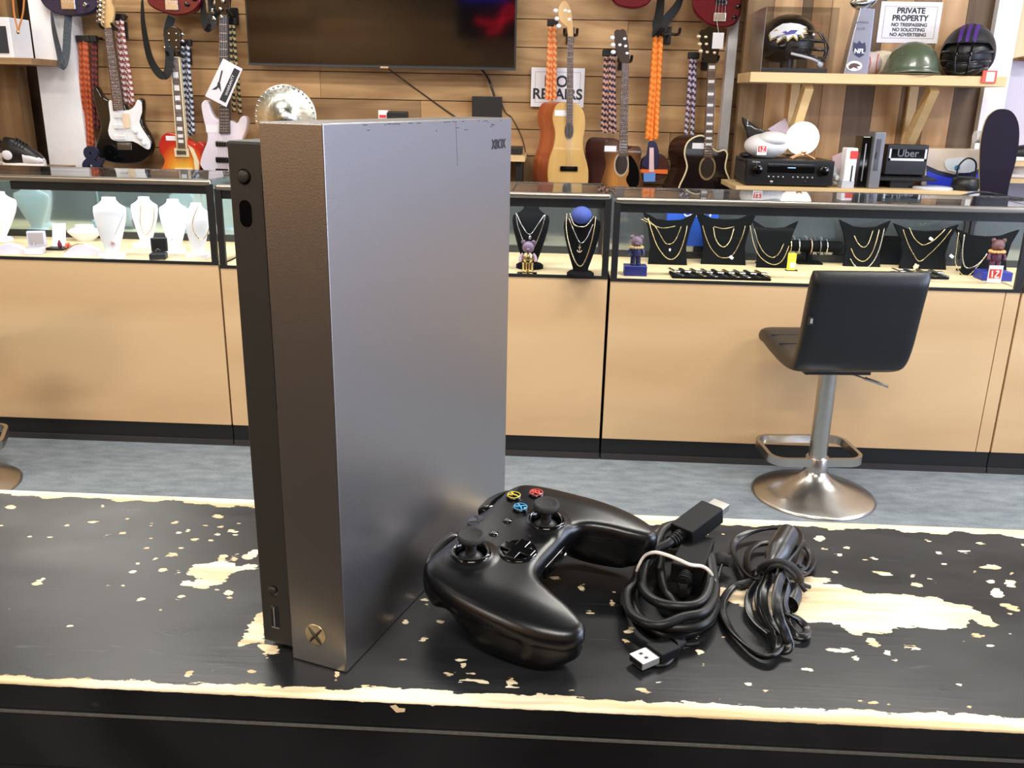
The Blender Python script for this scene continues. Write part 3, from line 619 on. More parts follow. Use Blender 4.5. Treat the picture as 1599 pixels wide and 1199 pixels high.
bust(310, 318, 404, 42, ZA, M_velw, 'rightmost white bust in the left case with nugget gold necklace', foot='box')
Yb = at(310, 404, Z=ZA).y
necklace('gold nugget link necklace on the rightmost white bust', [(309, 322), (301, 345), (303, 362), (313, 374), (323, 366), (329, 345), (330, 325)], Yb - 0.03, 0.0019, M_gold)
bust(2, 300, 376, 62, ZA, M_velw, 'white bust at the far left edge of the left case', wbase=20)
bust(-60, 305, 385, 50, ZA, M_velw, 'white bust beyond the left edge of the photo')
# jewelry boxes
def ringbox(px, base, w_, zd, m, mi, label, op=1.0):
    p = on_deck(px, base, zd); k = p.y / FP; a = w_ * k / 2
    t = thing('ring_box', label, 'ring box', (p.x, p.y, zd), 0.25)
    b = MB(); b.box(-a, a, -a * 0.9, a * 0.9, 0, a * 0.75, a * 0.1); b.build('base', m, t, local=True)
    b = MB(); b.box(-a * .8, a * .8, -a * .7, a * .7, a * .75, a * 0.85, a * 0.05); b.build('ring_cushion', mi, t, local=True)
    b = MB(); c = Vector((0, a * 1.15, a * 1.6)); b.box(-a, a, a * 1.0, a * 1.65, a * 0.75, a * 2.5, a * 0.1); b.m = 1; b.box(-a * .82, a * .82, a * .985, a * 1.01, a * 0.95, a * 2.3)
    b.build('lid', [m, mi], t, local=True)
    b = MB(); b.lathe([(a * .22, -a * .05), (a * .26, 0), (a * .22, a * .05)], (0, 0, a * 1.05), 18, (0, 1, 0), caps=False); b.build('ring', M_silver, t, local=True)
ringbox(55, 396, 27, ZA, M_lav, mat('grey lining', (190, 178, 176), 0.6), 'open lavender white ring box in the left case')
ringbox(248, 404, 25, ZA, mat('dark green leatherette', (34, 40, 44), 0.5), M_black, 'small open black ring box in front of white busts')
def ramp(px, base, w_, zd, label):
    p = on_deck(px, base, zd); k = p.y / FP; a = w_ * k / 2; P = [(-a + 2 * a * i / 14, 0.004 + a * 0.55 * math.sin(PI * i / 14) ** 0.8) for i in range(15)]
    pts = P + [(a, 0), (-a, 0)]
    t = thing('bracelet_ramp', label, 'bracelet display', (p.x, p.y, zd), 0.3)
    b = MB(); b.prism(pts, -a * 0.3, a * 0.7); b.build('ramp', M_lav, t, local=True); return t, a
ramp(16, 396, 52, ZA, 'empty curved white bracelet ramp at the far left of the case')
t, a = ramp(130, 399, 58, ZA, 'curved white bracelet ramp holding a gold bracelet')
p = t.location
b = MB(); b.s = True
pts = [(p.x - a * 0.95 + a * 1.1 * u_, p.y - a * 0.12, p.z + 0.007 + a * 0.55 * math.sin(PI * (0.03 + u_ * .52)) ** 0.8) for u_ in np.linspace(0, 1, 32)]
b.tube(pts, lambda q: 0.0026 if int(q * 31 + .5) % 2 else 0.0017, 6); b.build('bracelet', M_gold, label='gold bracelet lying over the curved white ramp', category='bracelet')
# white stand, round tray bust, charms
p = on_deck(92, 389, ZA); t = thing('earring_stand', 'tall white earring card stand on black tray in the left case', 'earring display', tuple(p))
b = MB(); b.box(-0.032, 0.03, -0.03, 0.04, 0, 0.008); b.build('tray', M_black, t, local=True)
b = MB(); b.obox((-0.004, 0.02, 0.047), (1, 0, 0.05), (0, 1, -0.25), (0, 0.25, 1), 0.024, 0.003, 0.04, 0.002); b.build('card', M_velw, t, local=True)
b = MB(); b.ball((0.012, -0.012, 0.018), 0.008, 0.005, 0.012, 14, 10); b.ball((0.012, -0.012, 0.03), 0.004, 0.003, 0.005, 10, 8); b.build('garnet_earring', mat('garnet', (110, 30, 52), 0.2), t, local=True)
b = MB()
for k in range(7): b.ball((0.038 + 0.008 * math.cos(k), -0.008, 0.016 + 0.006 * math.sin(k * 1.7)), 0.004, 0.003, 0.005, 8, 6)
b.build('coral_cluster', mat('coral', (226, 96, 84), 0.4), t, local=True)
p = on_deck(130, 377, ZA); t = thing('collar_display', 'low round white neck display in the left case', 'necklace display', tuple(p))
b = MB(); b.loft([[(a_ * math.cos(q), a_ * .7 * math.sin(q) + 0.02, h) for q in [i * PI / 16 for i in range(32)]] for a_, h in ((.03, .0), (.062, .03), (.066, .036), (.05, .044), (.036, .048), (.034, .058), (.036, .060), (.03, .059))]); b.build('collar_body', M_velw, t, local=True)

# middle case: two black busts, ball, figurine
bust(827, 322, 418, 58, ZB, M_velb, 'black velvet bust with silver chains behind the bear figurine')
Yb = at(827, 418, Z=ZB).y - 0.035
necklace('long silver chain on the black bust beside the console', [(806, 333), (808, 350), (814, 368), (822, 388), (833, 386), (841, 370), (848, 350), (852, 334)], Yb, 0.0013, M_silver)
necklace('short silver chain with drop pendant on the black bust beside the console', [(807, 334), (814, 350), (827, 366), (840, 350), (850, 336)], Yb, 0.0010, M_silver, ('drop', 827.5, 371, 0.0045, M_silver))
tb_, x_, y_, h_, w__ = bust(906, 330, 431, 58, ZB, M_velb, 'black velvet bust with a blue ball on top')
Yb = y_ - 0.035
necklace('long two-tone cuban chain on the bust with the blue ball', [(885, 333), (884, 356), (889, 383), (897, 406), (906, 416), (914, 406), (923, 380), (928, 356), (930, 338)], Yb, 0.0022, mat('two tone gold', (220, 202, 160), 0.25, 1.0))
necklace('silver chain with anchor pendant on the bust with blue ball', [(888, 340), (896, 360), (906, 379), (916, 372), (926, 350)], Yb, 0.0016, M_silver, ('anchor', 905, 389, 0.008, mat('pale gold', (226, 206, 180), 0.3, 0.8)))
necklace('wide herringbone choker under the blue ball', [(890, 334), (896, 350), (906, 354), (916, 352), (927, 338)], Yb, 0.0022, mat('champagne', (214, 204, 176), 0.25, 1.0), links=1.2)
c = at(908, 336, Y=y_ - 0.01); MB().ball(c, 0.033, 0.033, 0.028, 28, 18).build('velvet_ball', mat('blue velvet', (66, 84, 158), 0.8), label='round blue velvet ball on a black bust in middle case', category='ball')
def figure(px, base, top, zd, cb, ch, cs, label, body2=None, ruff=None, block=None):
    p = on_deck(px, base, zd); ht = at(px, top, Y=p.y).z - zd
    t = thing('figurine', label, 'figurine', tuple(p)); z0 = 0
    if block:
        bw_, bh = block; b = MB(); b.box(-bw_, bw_, -bw_ * .7, bw_ * .7, 0, bh, 0.002); b.build('plinth', cs, t, local=True); z0 = bh
    h = ht - z0; b = MB(); b.s = True
    for s_ in (-1, 1):
        b.tube([(s_ * h * .09, 0, z0 + h * .04), (s_ * h * .085, 0, z0 + h * .3)], h * .085, 12); b.ball((s_ * h * .10, -h * .05, z0 + h * .035), h * .09, h * .13, h * .045, 12, 8)
    b.build('legs', cb if body2 is None else body2, t, local=True)
    b = MB(); b.ball((0, 0, z0 + h * .44), h * .17, h * .12, h * .2, 18, 12); b.build('body', cb, t, local=True)
    for s_ in (-1, 1):
        b = MB(); b.tube(smooth_open([(s_ * h * .15, 0, z0 + h * .57), (s_ * h * .23, -h * .02, z0 + h * .46), (s_ * h * .24, -h * .07, z0 + h * .34)], 4), h * .055, 10); b.build('arm', cs if block is None else cb, t, local=True)
    b = MB(); b.ball((0, 0, z0 + h * .78), h * .19, h * .16, h * .19, 20, 14)
    for s_ in (-1, 1): b.ball((s_ * h * .16, 0, z0 + h * .94), h * .07, h * .04, h * .07, 12, 8)
    b.ball((0, -h * .15, z0 + h * .73), h * .06, h * .05, h * .045, 10, 8)
    b.build('head', ch, t, local=True)
    if ruff:
        b = MB()
        for k in range(14): a_ = k * 2 * PI / 14; b.ball((math.cos(a_) * h * .2, math.sin(a_) * h * .17, z0 + h * .6), h * .06, h * .06, h * .05, 8, 6)
        b.build('ruff', ruff, t, local=True)
    return t
figure(824, 424, 375, ZB, M_gold, mat('dusky purple', (122, 98, 124), 0.4), mat('dusky pink', (180, 150, 170), 0.4), 'small gold bodied bear figurine standing in the middle case')
p = on_deck(824, 427, ZB); MB().box(p.x - 0.035, p.x + 0.03, p.y - 0.014, p.y + 0.02, ZB, ZB + 0.0015).build('tray', M_gloss, label='low black tray under the bear figurine', category='tray')
figure(991, 429, 367, ZD, mat('figure navy', (38, 42, 96), 0.4), mat('figure mauve', (120, 96, 110), 0.5), mat('blue block', (34, 42, 120), 0.4), 'figurine with a gold ruff standing on a blue block', body2=mat('navy trousers', (30, 34, 70), 0.5), ruff=mat('gold ruff', (214, 184, 120), 0.5), block=(0.038, 0.034))
figure(1549, 436, 372, ZD, mat('figure plum', (84, 34, 60), 0.5), mat('figure brown', (96, 60, 62), 0.5), mat('blue block dark', (40, 46, 140), 0.4), 'plum figurine with orange ruff at the right end of the case', ruff=mat('orange ruff', (232, 160, 96), 0.5), block=(0.05, 0.03))
def tag(px, py, Y, w_, h_, label, txt='12'):
    c = at(px, py, Y=Y); t = thing('price_tag', label, 'price tag', tuple(c))
    b = MB(); b.box(c.x - w_ / 2, c.x + w_ / 2, c.y, c.y + 0.001, c.z - h_ / 2, c.z + h_ / 2); b.build('card', M_white, t)
    b = MB(); b.box(c.x - w_ * .42, c.x + w_ * .42, c.y - 0.0006, c.y, c.z - h_ * .25, c.z + h_ * .28); b.m = 1
    b.tube([(c.x - w_ * .25, c.y - 0.001, c.z + h_ * .2), (c.x - w_ * .2, c.y - 0.001, c.z - h_ * .18)], w_ * .06, 6); b.tube(smooth_open([(c.x, c.y - 0.001, c.z + h_ * .15), (c.x + w_ * .22, c.y - 0.001, c.z + h_ * .18), (c.x + w_ * .1, c.y - 0.001, c.z - h_ * .02), (c.x + w_ * .0, c.y - 0.001, c.z - h_ * .18), (c.x + w_ * .3, c.y - 0.001, c.z - h_ * .18)], 4), w_ * .05, 6)
    b.build('red_print', [M_red, M_white], t); return t
tag(1554, 428, on_deck(1554, 438, ZD).y - 0.055, 0.046, 0.058, 'white tag with red print in front of the plum figurine')

# right case: flared black displays
def easel(px, base, top, w_, zd, label, horn=0.16, yo=0.0):
    p = on_deck(px, base, zd); Y = p.y; k = Y / FP; a = w_ * k / 2; ht = at(px, top, Y=Y + 0.02).z - zd
    t = thing('necklace_stand', label, 'necklace display', (p.x, Y, zd))
    pts = [(-a * .72, 0), (-a * .66, ht * .35), (-a * .78, ht * .7), (-a, ht), (-a * .7, ht * .93), (-a * .45, ht * .86), (0, ht * (1 - horn)), (a * .45, ht * .86), (a * .7, ht * .93), (a, ht), (a * .78, ht * .7), (a * .66, ht * .35), (a * .72, 0)]
    b = MB(); b.prism(pts, -0.006, 0.012, 0.002); b.v = [(x, y + z * 0.2, z) for x, y, z in b.v]; b.build('panel', M_velb, t, local=True)
    b = MB(); b.box(-a * .5, a * .5, 0, ht * .6, 0, 0.006); b.obox((0, ht * .42, ht * .3), (1, 0, 0), (0, 1, 0), (0, 0, 1), a * .3, 0.003, ht * .3); b.build('back_strut', M_velb, t, local=True)
    return Y
E_ = [(1042, 413, 332, 84), (1129, 413, 330, 96), (1206, 418, 345, 70), (1345, 416, 344, 78), (1440, 420, 350, 98), (1535, 430, 358, 96), (1290, 405, 352, 60), (1392, 413, 346, 50)]
EL = ['black flared necklace stand beside the figurine on the blue block', 'black flared necklace stand behind the long watch tray', 'black flared necklace stand left of the bracelet bar', 'black flared necklace stand with three gold chains above the bar stool', 'black flared necklace stand with horse pendant chain', 'black flared necklace stand nearest the right end of the case', 'small black stand behind the bracelet bar', 'small black stand at the back between two larger ones']
EY = [easel(a, b_, c_, d_, ZD, l) for (a, b_, c_, d_), l in zip(E_, EL)]
yy = lambda i, o=0.0: EY[i] + 0.01 + o
necklace('long gold rope chain on the stand beside the blue block figurine', [(1012, 340), (1018, 362), (1027, 385), (1040, 402), (1052, 404), (1062, 392), (1070, 368), (1073, 352)], yy(0, -.012), 0.0020, M_gold)
necklace('gold chain with white tag on the stand beside the blue block figurine', [(1006, 340), (1022, 352), (1034, 372), (1042, 381), (1054, 376), (1064, 353)], yy(0, -.004), 0.0014, M_gold, ('drop', 1046, 390, 0.0035, M_white))
necklace('fine gold chain draped along the top of the first black stand', [(1000, 341), (1018, 350), (1035, 356), (1055, 353)], yy(0, 0), 0.0011, M_gold)
necklace('short chunky gold chain on the stand behind the watch tray', [(1114, 355), (1117, 372), (1124, 383), (1132, 385), (1140, 376), (1146, 357)], yy(1, -.006), 0.0019, M_gold)
necklace('long gold chain with white tag on the stand behind the watch tray', [(1097, 352), (1103, 372), (1112, 390), (1126, 402), (1144, 398), (1158, 372), (1164, 352)], yy(1, -.012), 0.0013, M_gold, ('tag', 1142, 402, 0.008, M_white))
necklace('thin gold bar chain lying across the second black stand', [(1116, 354), (1130, 357), (1146, 354)], yy(1, 0), 0.0015, M_gold)
necklace('inner gold chain hanging left of the bracelet bar', [(1178, 358), (1184, 378), (1193, 394), (1206, 402), (1216, 396), (1224, 380)], yy(2, -.006), 0.0013, M_gold)
necklace('outer gold chain hanging left of the bracelet bar', [(1171, 352), (1178, 384), (1190, 404), (1208, 413), (1222, 406), (1232, 384)], yy(2, -.012), 0.0015, M_gold)
necklace('white gold pendant chain right of the bracelet bar', [(1268, 362), (1280, 384), (1292, 404), (1306, 392), (1322, 374), (1334, 358)], EY[6] - 0.02, 0.0012, M_silver, ('cluster', 1294, 416, 0.006, M_silver))
necklace('top gold rope of three on the stand above the bar stool', [(1334, 368), (1340, 380), (1348, 386), (1356, 380), (1363, 360)], yy(3, -.004), 0.0017, M_gold)
necklace('middle gold rope of three on the stand above the bar stool', [(1329, 388), (1336, 402), (1348, 408), (1360, 398), (1368, 378), (1373, 358)], yy(3, -.010), 0.0020, M_gold)
necklace('lowest gold rope of three on the stand above the bar stool', [(1328, 404), (1336, 416), (1350, 420), (1364, 408), (1374, 386), (1381, 356)], yy(3, -.016), 0.0024, mat('silver gold', (214, 206, 180), 0.25, 1.0))
necklace('gold snake chain with tag high on the horse pendant stand', [(1420, 356), (1428, 372), (1440, 382), (1454, 378), (1466, 368), (1476, 358)], yy(4, -.004), 0.0017, M_gold, ('tag', 1454, 373, 0.008, M_white))
necklace('long gold chain with horse pendant', [(1410, 358), (1417, 378), (1426, 396), (1436, 408), (1452, 396), (1470, 378), (1486, 358)], yy(4, -.010), 0.0014, M_gold, ('cluster', 1430, 416, 0.009, mat('ivory gold', (236, 222, 190), 0.4, 0.5)))
necklace('long white gold chain with tag on the rightmost black stand', [(1497, 363), (1493, 392), (1492, 410), (1500, 426), (1512, 430), (1528, 414), (1540, 398)], yy(5, -.016), 0.0019, M_gold, ('tag', 1486, 400, 0.008, M_white))
necklace('thick silver rope on the rightmost black stand', [(1506, 366), (1503, 390), (1504, 408), (1509, 418), (1522, 416), (1534, 406), (1541, 396)], yy(5, -.010), 0.0026, mat('old silver', (206, 202, 186), 0.3, 1.0))
# bracelet bar
p = on_deck(1262, 411, ZD); zc = at(1262, 384, Y=p.y).z - ZD
t = thing('bracelet_bar', 'black velvet T-bar holding bracelets behind the bar stool', 'bracelet display', tuple(p))
b = MB(); b.s = True; b.tube([(-0.108, 0, zc), (-0.1, 0, zc), (0.1, 0, zc), (0.112, 0, zc)], lambda q: 0.021 if 0.1 < q < 0.9 else 0.019, 24, up=(0, 0, 1)); b.build('bar', M_velb, t, local=True)
b = MB(); b.tube([(0, 0, 0), (0, 0, zc)], 0.012, 16); b.box(-0.045, 0.045, -0.03, 0.03, 0, 0.006); b.build('stem', M_velb, t, local=True)
for dx, col, l in ((-0.075, M_gold, 'thin gold bangle at the left of the bracelet bar'), (-0.045, M_silver, 'silver link bracelet second on the bracelet bar'), (0.0, mat('rose', (226, 186, 160), 0.3, 0.9), 'wide rose gold bracelet at the middle of the bracelet bar'), (0.032, mat('grey metal', (130, 130, 136), 0.3, 1.0), 'dark bracelet with gold charm on the bracelet bar'), (0.056, M_silver, 'silver charm bracelet at the right of the bracelet bar')):
    b = MB(); b.s = True; n = 40; R_ = 0.0245
    pts = [(p.x + dx, p.y + R_ * math.cos(q), p.z + zc - 0.003 + R_ * 1.12 * math.sin(q)) for q in [i * 2 * PI / n for i in range(n + 1)]]
    b.tube(pts, lambda q: 0.0030 if int(q * n + .5) % 2 else 0.002, 6, up=(1, 0, 0)); b.build('bracelet', col, label=l, category='bracelet')
# yellow tube, blue card, watch trays
p = on_deck(1236, 423, ZD); t = thing('price_holder', 'yellow card holder with a small label left of the bar stool back', 'card holder', tuple(p))
b = MB(); b.box(-0.017, 0.012, 0, 0.008, 0, 0.062, 0.002); b.build('card', mat('yellow', (222, 226, 60), 0.4), t, local=True); b = MB(); b.box(-0.008, 0.010, -0.001, 0, 0.01, 0.03); b.build('label_patch', mat('cream', (236, 220, 190), 0.6), t, local=True)
b = MB(); b.box(-0.02, 0.02, -0.004, 0.015, 0, 0.003); b.build('foot', M_black, t, local=True)
M_watch = mat('watch face', (70, 72, 78), 0.3, 0.6)
def watchtray(px0, px1, base, n, label, wl):
    a = on_deck(px0, base, ZD); c = on_deck(px1, base + 2, ZD); y = a.y; t = thing('watch_tray', label, 'tray', ((a.x + c.x) / 2, y, ZD))
    b = MB(); b.box(a.x, c.x, y - 0.02, y + 0.07, ZD, ZD + 0.010, 0.003); b.build('tray', M_velb, t)
    for i in range(n):
        x = a.x + (c.x - a.x) * (i + 0.5) / n; q = thing('wristwatch', wl, 'watch', (x, y + 0.02, ZD + 0.0105), 0.5, group=wl)
        b = MB(); b.obox((0, 0, 0.0035), (1, 0, 0), (0, 1, 0.15), (0, -0.15, 1), 0.006, 0.042, 0.0028, 0.001); b.build('strap', [M_silver, M_black, M_gold][i % 3], q, local=True)
        b = MB(); b.lathe([(0.0115, 0), (0.0115, 0.004), (0.009, 0.005), (0.0001, 0.005)], (0, -0.005, 0.006), 24); b.build('watch_case', M_silver, q, local=True)
watchtray(1048, 1199, 433, 9, 'long black tray of wristwatches at the front of the right case', 'small wristwatch lying on the long black tray')
watchtray(1400, 1478, 433, 4, 'short black tray right of the bar stool back', 'gold and silver watch lying on the short black tray')
# sign inside
a = at(1043, 322, Y=3.33); c = at(1118, 385, Y=3.33)
t = thing('blue_card', 'blue printed card at the back of the right case', 'sign', (a.x, 3.33, c.z))
b = MB(); b.box(a.x, c.x, 3.33, 3.333, c.z, a.z - 0.005); b.build('card', mat('sign blue', (30, 84, 190), 0.5), t)
wtext('UGIV', 0.05, 'lettering', M_white, (a.x + c.x) / 2 + 0.02, 3.328, a.z - 0.02, t)

# ------------------------------------------------------------------ bar stools
M_leather = mat('black leather', (17, 17, 19), 0.36, bump=0.1, scale=160)
def bar_stool(loc, rz, label, ghost=False):
    t = thing('bar_stool', label, 'bar stool', loc, rz)
    b = MB(); b.s = True
    b.lathe([(0.193, 0.0), (0.194, 0.003), (0.185, 0.009), (0.14, 0.023), (0.09, 0.042), (0.055, 0.062), (0.042, 0.076), (0.036, 0.086), (0.035, 0.09)], (0, 0, 0), 96); b.build('base', M_steel, t, local=True)
    b = MB(); b.lathe([(0.0355, 0.08), (0.0355, 0.132), (0.034, 0.134)], (0, 0, 0), 48); b.lathe([(0.028, 0.13), (0.028, 0.43)], (0, 0, 0), 48); b.build('column', M_steel, t, local=True)
    # footrest: rounded rectangle loop of flat bar
    fr = []
    W_, D_, r_ = 0.148, 0.105, 0.05; cxy = [(W_ - r_, D_ - r_, 0), (-(W_ - r_), D_ - r_, PI / 2), (-(W_ - r_), -(D_ - r_), PI), (W_ - r_, -(D_ - r_), 1.5 * PI)]
    for cx, cy, a0 in cxy:
        for i in range(9): fr.append((cx + r_ * math.cos(a0 + i * PI / 16), cy + r_ * math.sin(a0 + i * PI / 16) + 0.085, 0.120))
    b = MB(); n = len(fr)
    rings = []
    for i in range(n + 1):
        p = Vector(fr[i % n]); d = (Vector(fr[(i + 1) % n]) - Vector(fr[i - 1])).normalized(); o_ = Vector((d.y, -d.x, 0))
        rings.append([p + o_ * u_ * 0.006 + Vector((0, 0, v_)) * 0.0135 for u_, v_ in ((-1, -1), (1, -1), (1, 1), (-1, 1))])
    b.loft(rings, caps=False, smooth=False); b.build('footrest', M_steel, t, local=True)
    b = MB(); b.box(-0.10, 0.10, -0.07, 0.10, 0.426, 0.445); b.build('seat_plate', M_black, t, local=True)
    # one-piece padded seat and back, profile in y-z (front of stool = +y)
    prof = [(0.20, 0.476), (0.17, 0.484), (0.09, 0.475), (0.0, 0.468), (-0.08, 0.470), (-0.13, 0.486), (-0.155, 0.535), (-0.170, 0.61), (-0.182, 0.68), (-0.20, 0.765)]
    P = smooth_open([(0, y, z) for y, z in prof], 4); th = 0.027; n = len(P); hw = 0.166
    def body(x0, x1, th_, inset=0.0):
        rings = []
        for i, p in enumerate(P):
            a = Vector(P[max(0, i - 1)]); c = Vector(P[min(n - 1, i + 1)]); d = (c - a).normalized(); nrm = Vector((0, -d.z, d.y)) if True else None
            p = Vector(p); ed = min(i, n - 1 - i) / 3.0; k = math.sqrt(max(0.02, 1 - max(0, 1 - ed) ** 2)); ring = []
            for q in range(28):
                a_ = 2 * PI * q / 28; ca, sa = math.cos(a_), math.sin(a_); ex = (abs(ca) ** 0.18) * (1 if ca > 0 else -1); ez = (abs(sa) ** 0.55) * (1 if sa > 0 else -1)
                ring.append(p + Vector(((x0 + x1) / 2 + (x1 - x0) / 2 * ex, 0, 0)) + nrm * (ez * th_ * k))
            rings.append(ring)
        return rings
    rg = body(-hw, hw, th); h = int(n * 0.55)
    b = MB(); b.loft(rg[:h + 1]); b.build('seat', M_leather, t, local=True)
    b = MB(); b.loft(rg[h:]); b.build('backrest', M_leather, t, local=True)
    b = MB()
    for y, z in ((0.11, 0.504), (0.03, 0.4965)): b.box(-hw * .93, hw * .93, y - 0.0015, y + 0.0015, z - 0.006, z + 0.001)
    b.build('stitched_seams', mat('seam', (40, 40, 42), 0.5), t, local=True)
    b = MB(); b.tube(smooth_open([(0.03, -0.02, 0.43), (0.045, -0.03, 0.42), (0.07, -0.045, 0.416), (0.10, -0.06, 0.408)], 4), 0.003, 8); b.tube([(0.09, -0.055, 0.411), (0.155, -0.08, 0.394)], 0.0055, 12); b.build('height_lever', M_steel, t, local=True)
    b = MB(); b.box(-hw + 0.006, -hw + 0.018, -0.2035, -0.190, 0.612, 0.636); b.m = 1
    b.box(-hw + 0.0085, -hw + 0.0155, -0.2040, -0.2030, 0.617, 0.631); b.build('maker_label', [M_black, mat('thread grey', (150, 150, 150), 0.6)], t, local=True)
    return t
p = at(1273.5, 772, Z=0.0)
bar_stool((p.x - 0.010, p.y, 0), math.radians(5), 'black leather bar stool with low back and brushed steel base')
p2 = at(-72, 760, Z=0.0)
bar_stool((p2.x, p2.y, 0), math.radians(25), 'bar stool mostly cut off by the left edge, only its base rim showing')

# ------------------------------------------------------------------ guitars on the board wall
YG = 4.60
def cpx(pts, sx, ox, oy, Y): return pxs(pts, Y, sx, ox, oy)
def q1(p): return cpx(p, .25, 0, 0, YG)             # left crop
def q4(p): return cpx(p, 1 / 3.868, 800, 0, YG)     # middle crop
def plate(pts, y, d, name, m, t, sm=0, bev=0.0, **k):
    b = MB(); b.prism(pts, y, d, bev, smooth_n=sm, **k); return b.build(name, m, t)
def strings(t, top, bot, y, n, wt, wb, m=None):
    for i in range(n):
        f = (i / (n - 1) - .5); MB().tube([(top[0] + f * wt, y, top[1]), (bot[0] + f * wb, y, bot[1])], 0.0005, 4).build('string', m or M_silver, t)
def frets(t, a, c, y, wa, wc, n, k=0.0012, m=None):
    b = MB()
    for i in range(1, n + 1):
        f = (1 - 2 ** (-i / 12)) / (1 - 2 ** (-n / 12)) * .98; x = a[0] + (c[0] - a[0]) * f; z = a[1] + (c[1] - a[1]) * f; h = (wa + (wc - wa) * f) / 2
        b.box(x - h, x + h, y - 0.0012, y, z - k / 2, z + k / 2)
    return b.build('frets', m or M_silver, t)
def disc(c, r, y, h, name, m, t, n=20, rx=1.0):
    b = MB(); b.lathe([(r, 0), (r, h), (r * .85, h * 1.15), (r * .01, h * 1.15)], (c[0], y, c[1]), n, (0, -1, 0), sx=rx); return b.build(name, m, t)
def hook(x, z, label, w_=0.055):
    t = thing('guitar_hanger', label, 'wall hook', (x, YW, z)); b = MB(); b.s = True
    b.tube([(x, YW, z), (x, YG + 0.02, z)], 0.008, 10)
    for s_ in (-1, 1): b.tube(smooth_open([(x, YG + 0.03, z), (x + s_ * w_ * .5, YG + 0.02, z - 0.004), (x + s_ * w_ * .55, YG - 0.03, z + 0.004), (x + s_ * w_ * .55, YG - 0.045, z + 0.02)], 4), 0.007, 10)
    b.build('arms', M_black, t); MB().box(x - 0.02, x + 0.02, YW - 0.012, YW, z - 0.04, z + 0.04, 0.003).build('wall_plate', M_black, t)
# black double-cut electric
M_maple = wood('maple neck', (226, 192, 138), (200, 160, 104), 0.35, 'Z', 8.0)
M_rose = mat('rosewood', (86, 66, 52), 0.45, var=0.2); M_pick = mat('white pickguard', (242, 243, 246), 0.25)
M_gb = mat('guitar black lacquer', (8, 8, 9), 0.12, coat=0.5)
o = q1([(770, 900)])[0]
t = thing('electric_guitar', 'black electric guitar with white pickguard and maple headstock', 'guitar', (o[0], YG, o[1]))
plate(q1([(700,625),(665,622),(635,600),(612,560),(592,538),(580,570),(588,640),(615,730),(628,800),(610,870),(597,930),(618,985),(700,1015),(800,1022),(880,1010),(930,970),(950,910),(935,850),(897,790),(885,740),(890,670),(885,625),(865,612),(848,640),(828,670),(790,685),(770,645)]), YG, 0.04, 'body', M_gb, t, 3, 0.006)
plate(q1([(680,635),(702,628),(770,690),(830,675),(852,640),(864,622),(884,640),(888,700),(872,760),(900,820),(940,880),(938,928),(915,930),(880,908),(830,882),(740,882),(695,865),(677,815),(690,750),(685,690)]), YG - 0.003, 0.004, 'pickguard', M_pick, t, 2)
nk = q1([(655,178),(705,172),(777,685),(713,692)]); nko = plate(nk, YG - 0.012, 0.022, 'neck', M_rose, t)
a = q1([(680,176), (745, 688)]); frets(nko, a[0], a[1], YG - 0.012, 0.034, 0.044, 21)
hs = plate(q1([(655,182),(632,150),(640,90),(642,20),(650,-30),(668,-55),(695,-50),(708,-20),(702,20),(716,60),(714,110),(702,150),(704,174)]), YG - 0.008, 0.016, 'headstock', M_maple, t, 3, 0.002)
for i in range(6):
    p = q1([(655 + i * 1.2, 145 - i * 30)])[0]; disc(p, 0.006, YG - 0.008, 0.01, 'tuning_post', M_chrome, hs, 12)
    p = q1([(617 + i * 1.5, 128 - i * 30)])[0]; b = MB(); b.ball((p[0], YG, p[1]), 0.016, 0.006, 0.010, 12, 8); b.build('tuning_peg', M_chrome, hs)
for z_ in (722, 790, 858):
    p = q1([(700, z_), (775, z_ + (0 if z_ < 850 else -12))]); b = MB(); b.box(p[0][0] + 0.012, p[1][0] + 0.008, YG - 0.009, YG - 0.002, p[0][1] - 0.012, p[0][1] + 0.012, 0.004); b.build('pickup', M_white, t)
p = q1([(735, 890), (830, 935)]); MB().box(p[0][0], p[1][0], YG - 0.010, YG, p[1][1], p[0][1], 0.002).build('bridge', M_chrome, t)
for px_, py_ in ((850, 820), (880, 860), (905, 895)): disc(q1([(px_, py_)])[0], 0.011, YG - 0.003, 0.010, 'control_knob', M_pick, t, 16)
a = q1([(682, 176), (782, 905)]); strings(t, a[0], a[1], YG - 0.0155, 6, 0.030, 0.045)
p = q1([(790, 735)])[0]; MB().box(p[0] - 0.018, p[0] + 0.02, YG - 0.010, YG - 0.009, p[1] - 0.05, p[1] + 0.02).build('sticker', mat('cream sticker', (236, 214, 180), 0.5), t)
hook(q1([(685, 150)])[0][0], q1([(685, 175)])[0][1], 'wall hanger holding the black electric guitar')
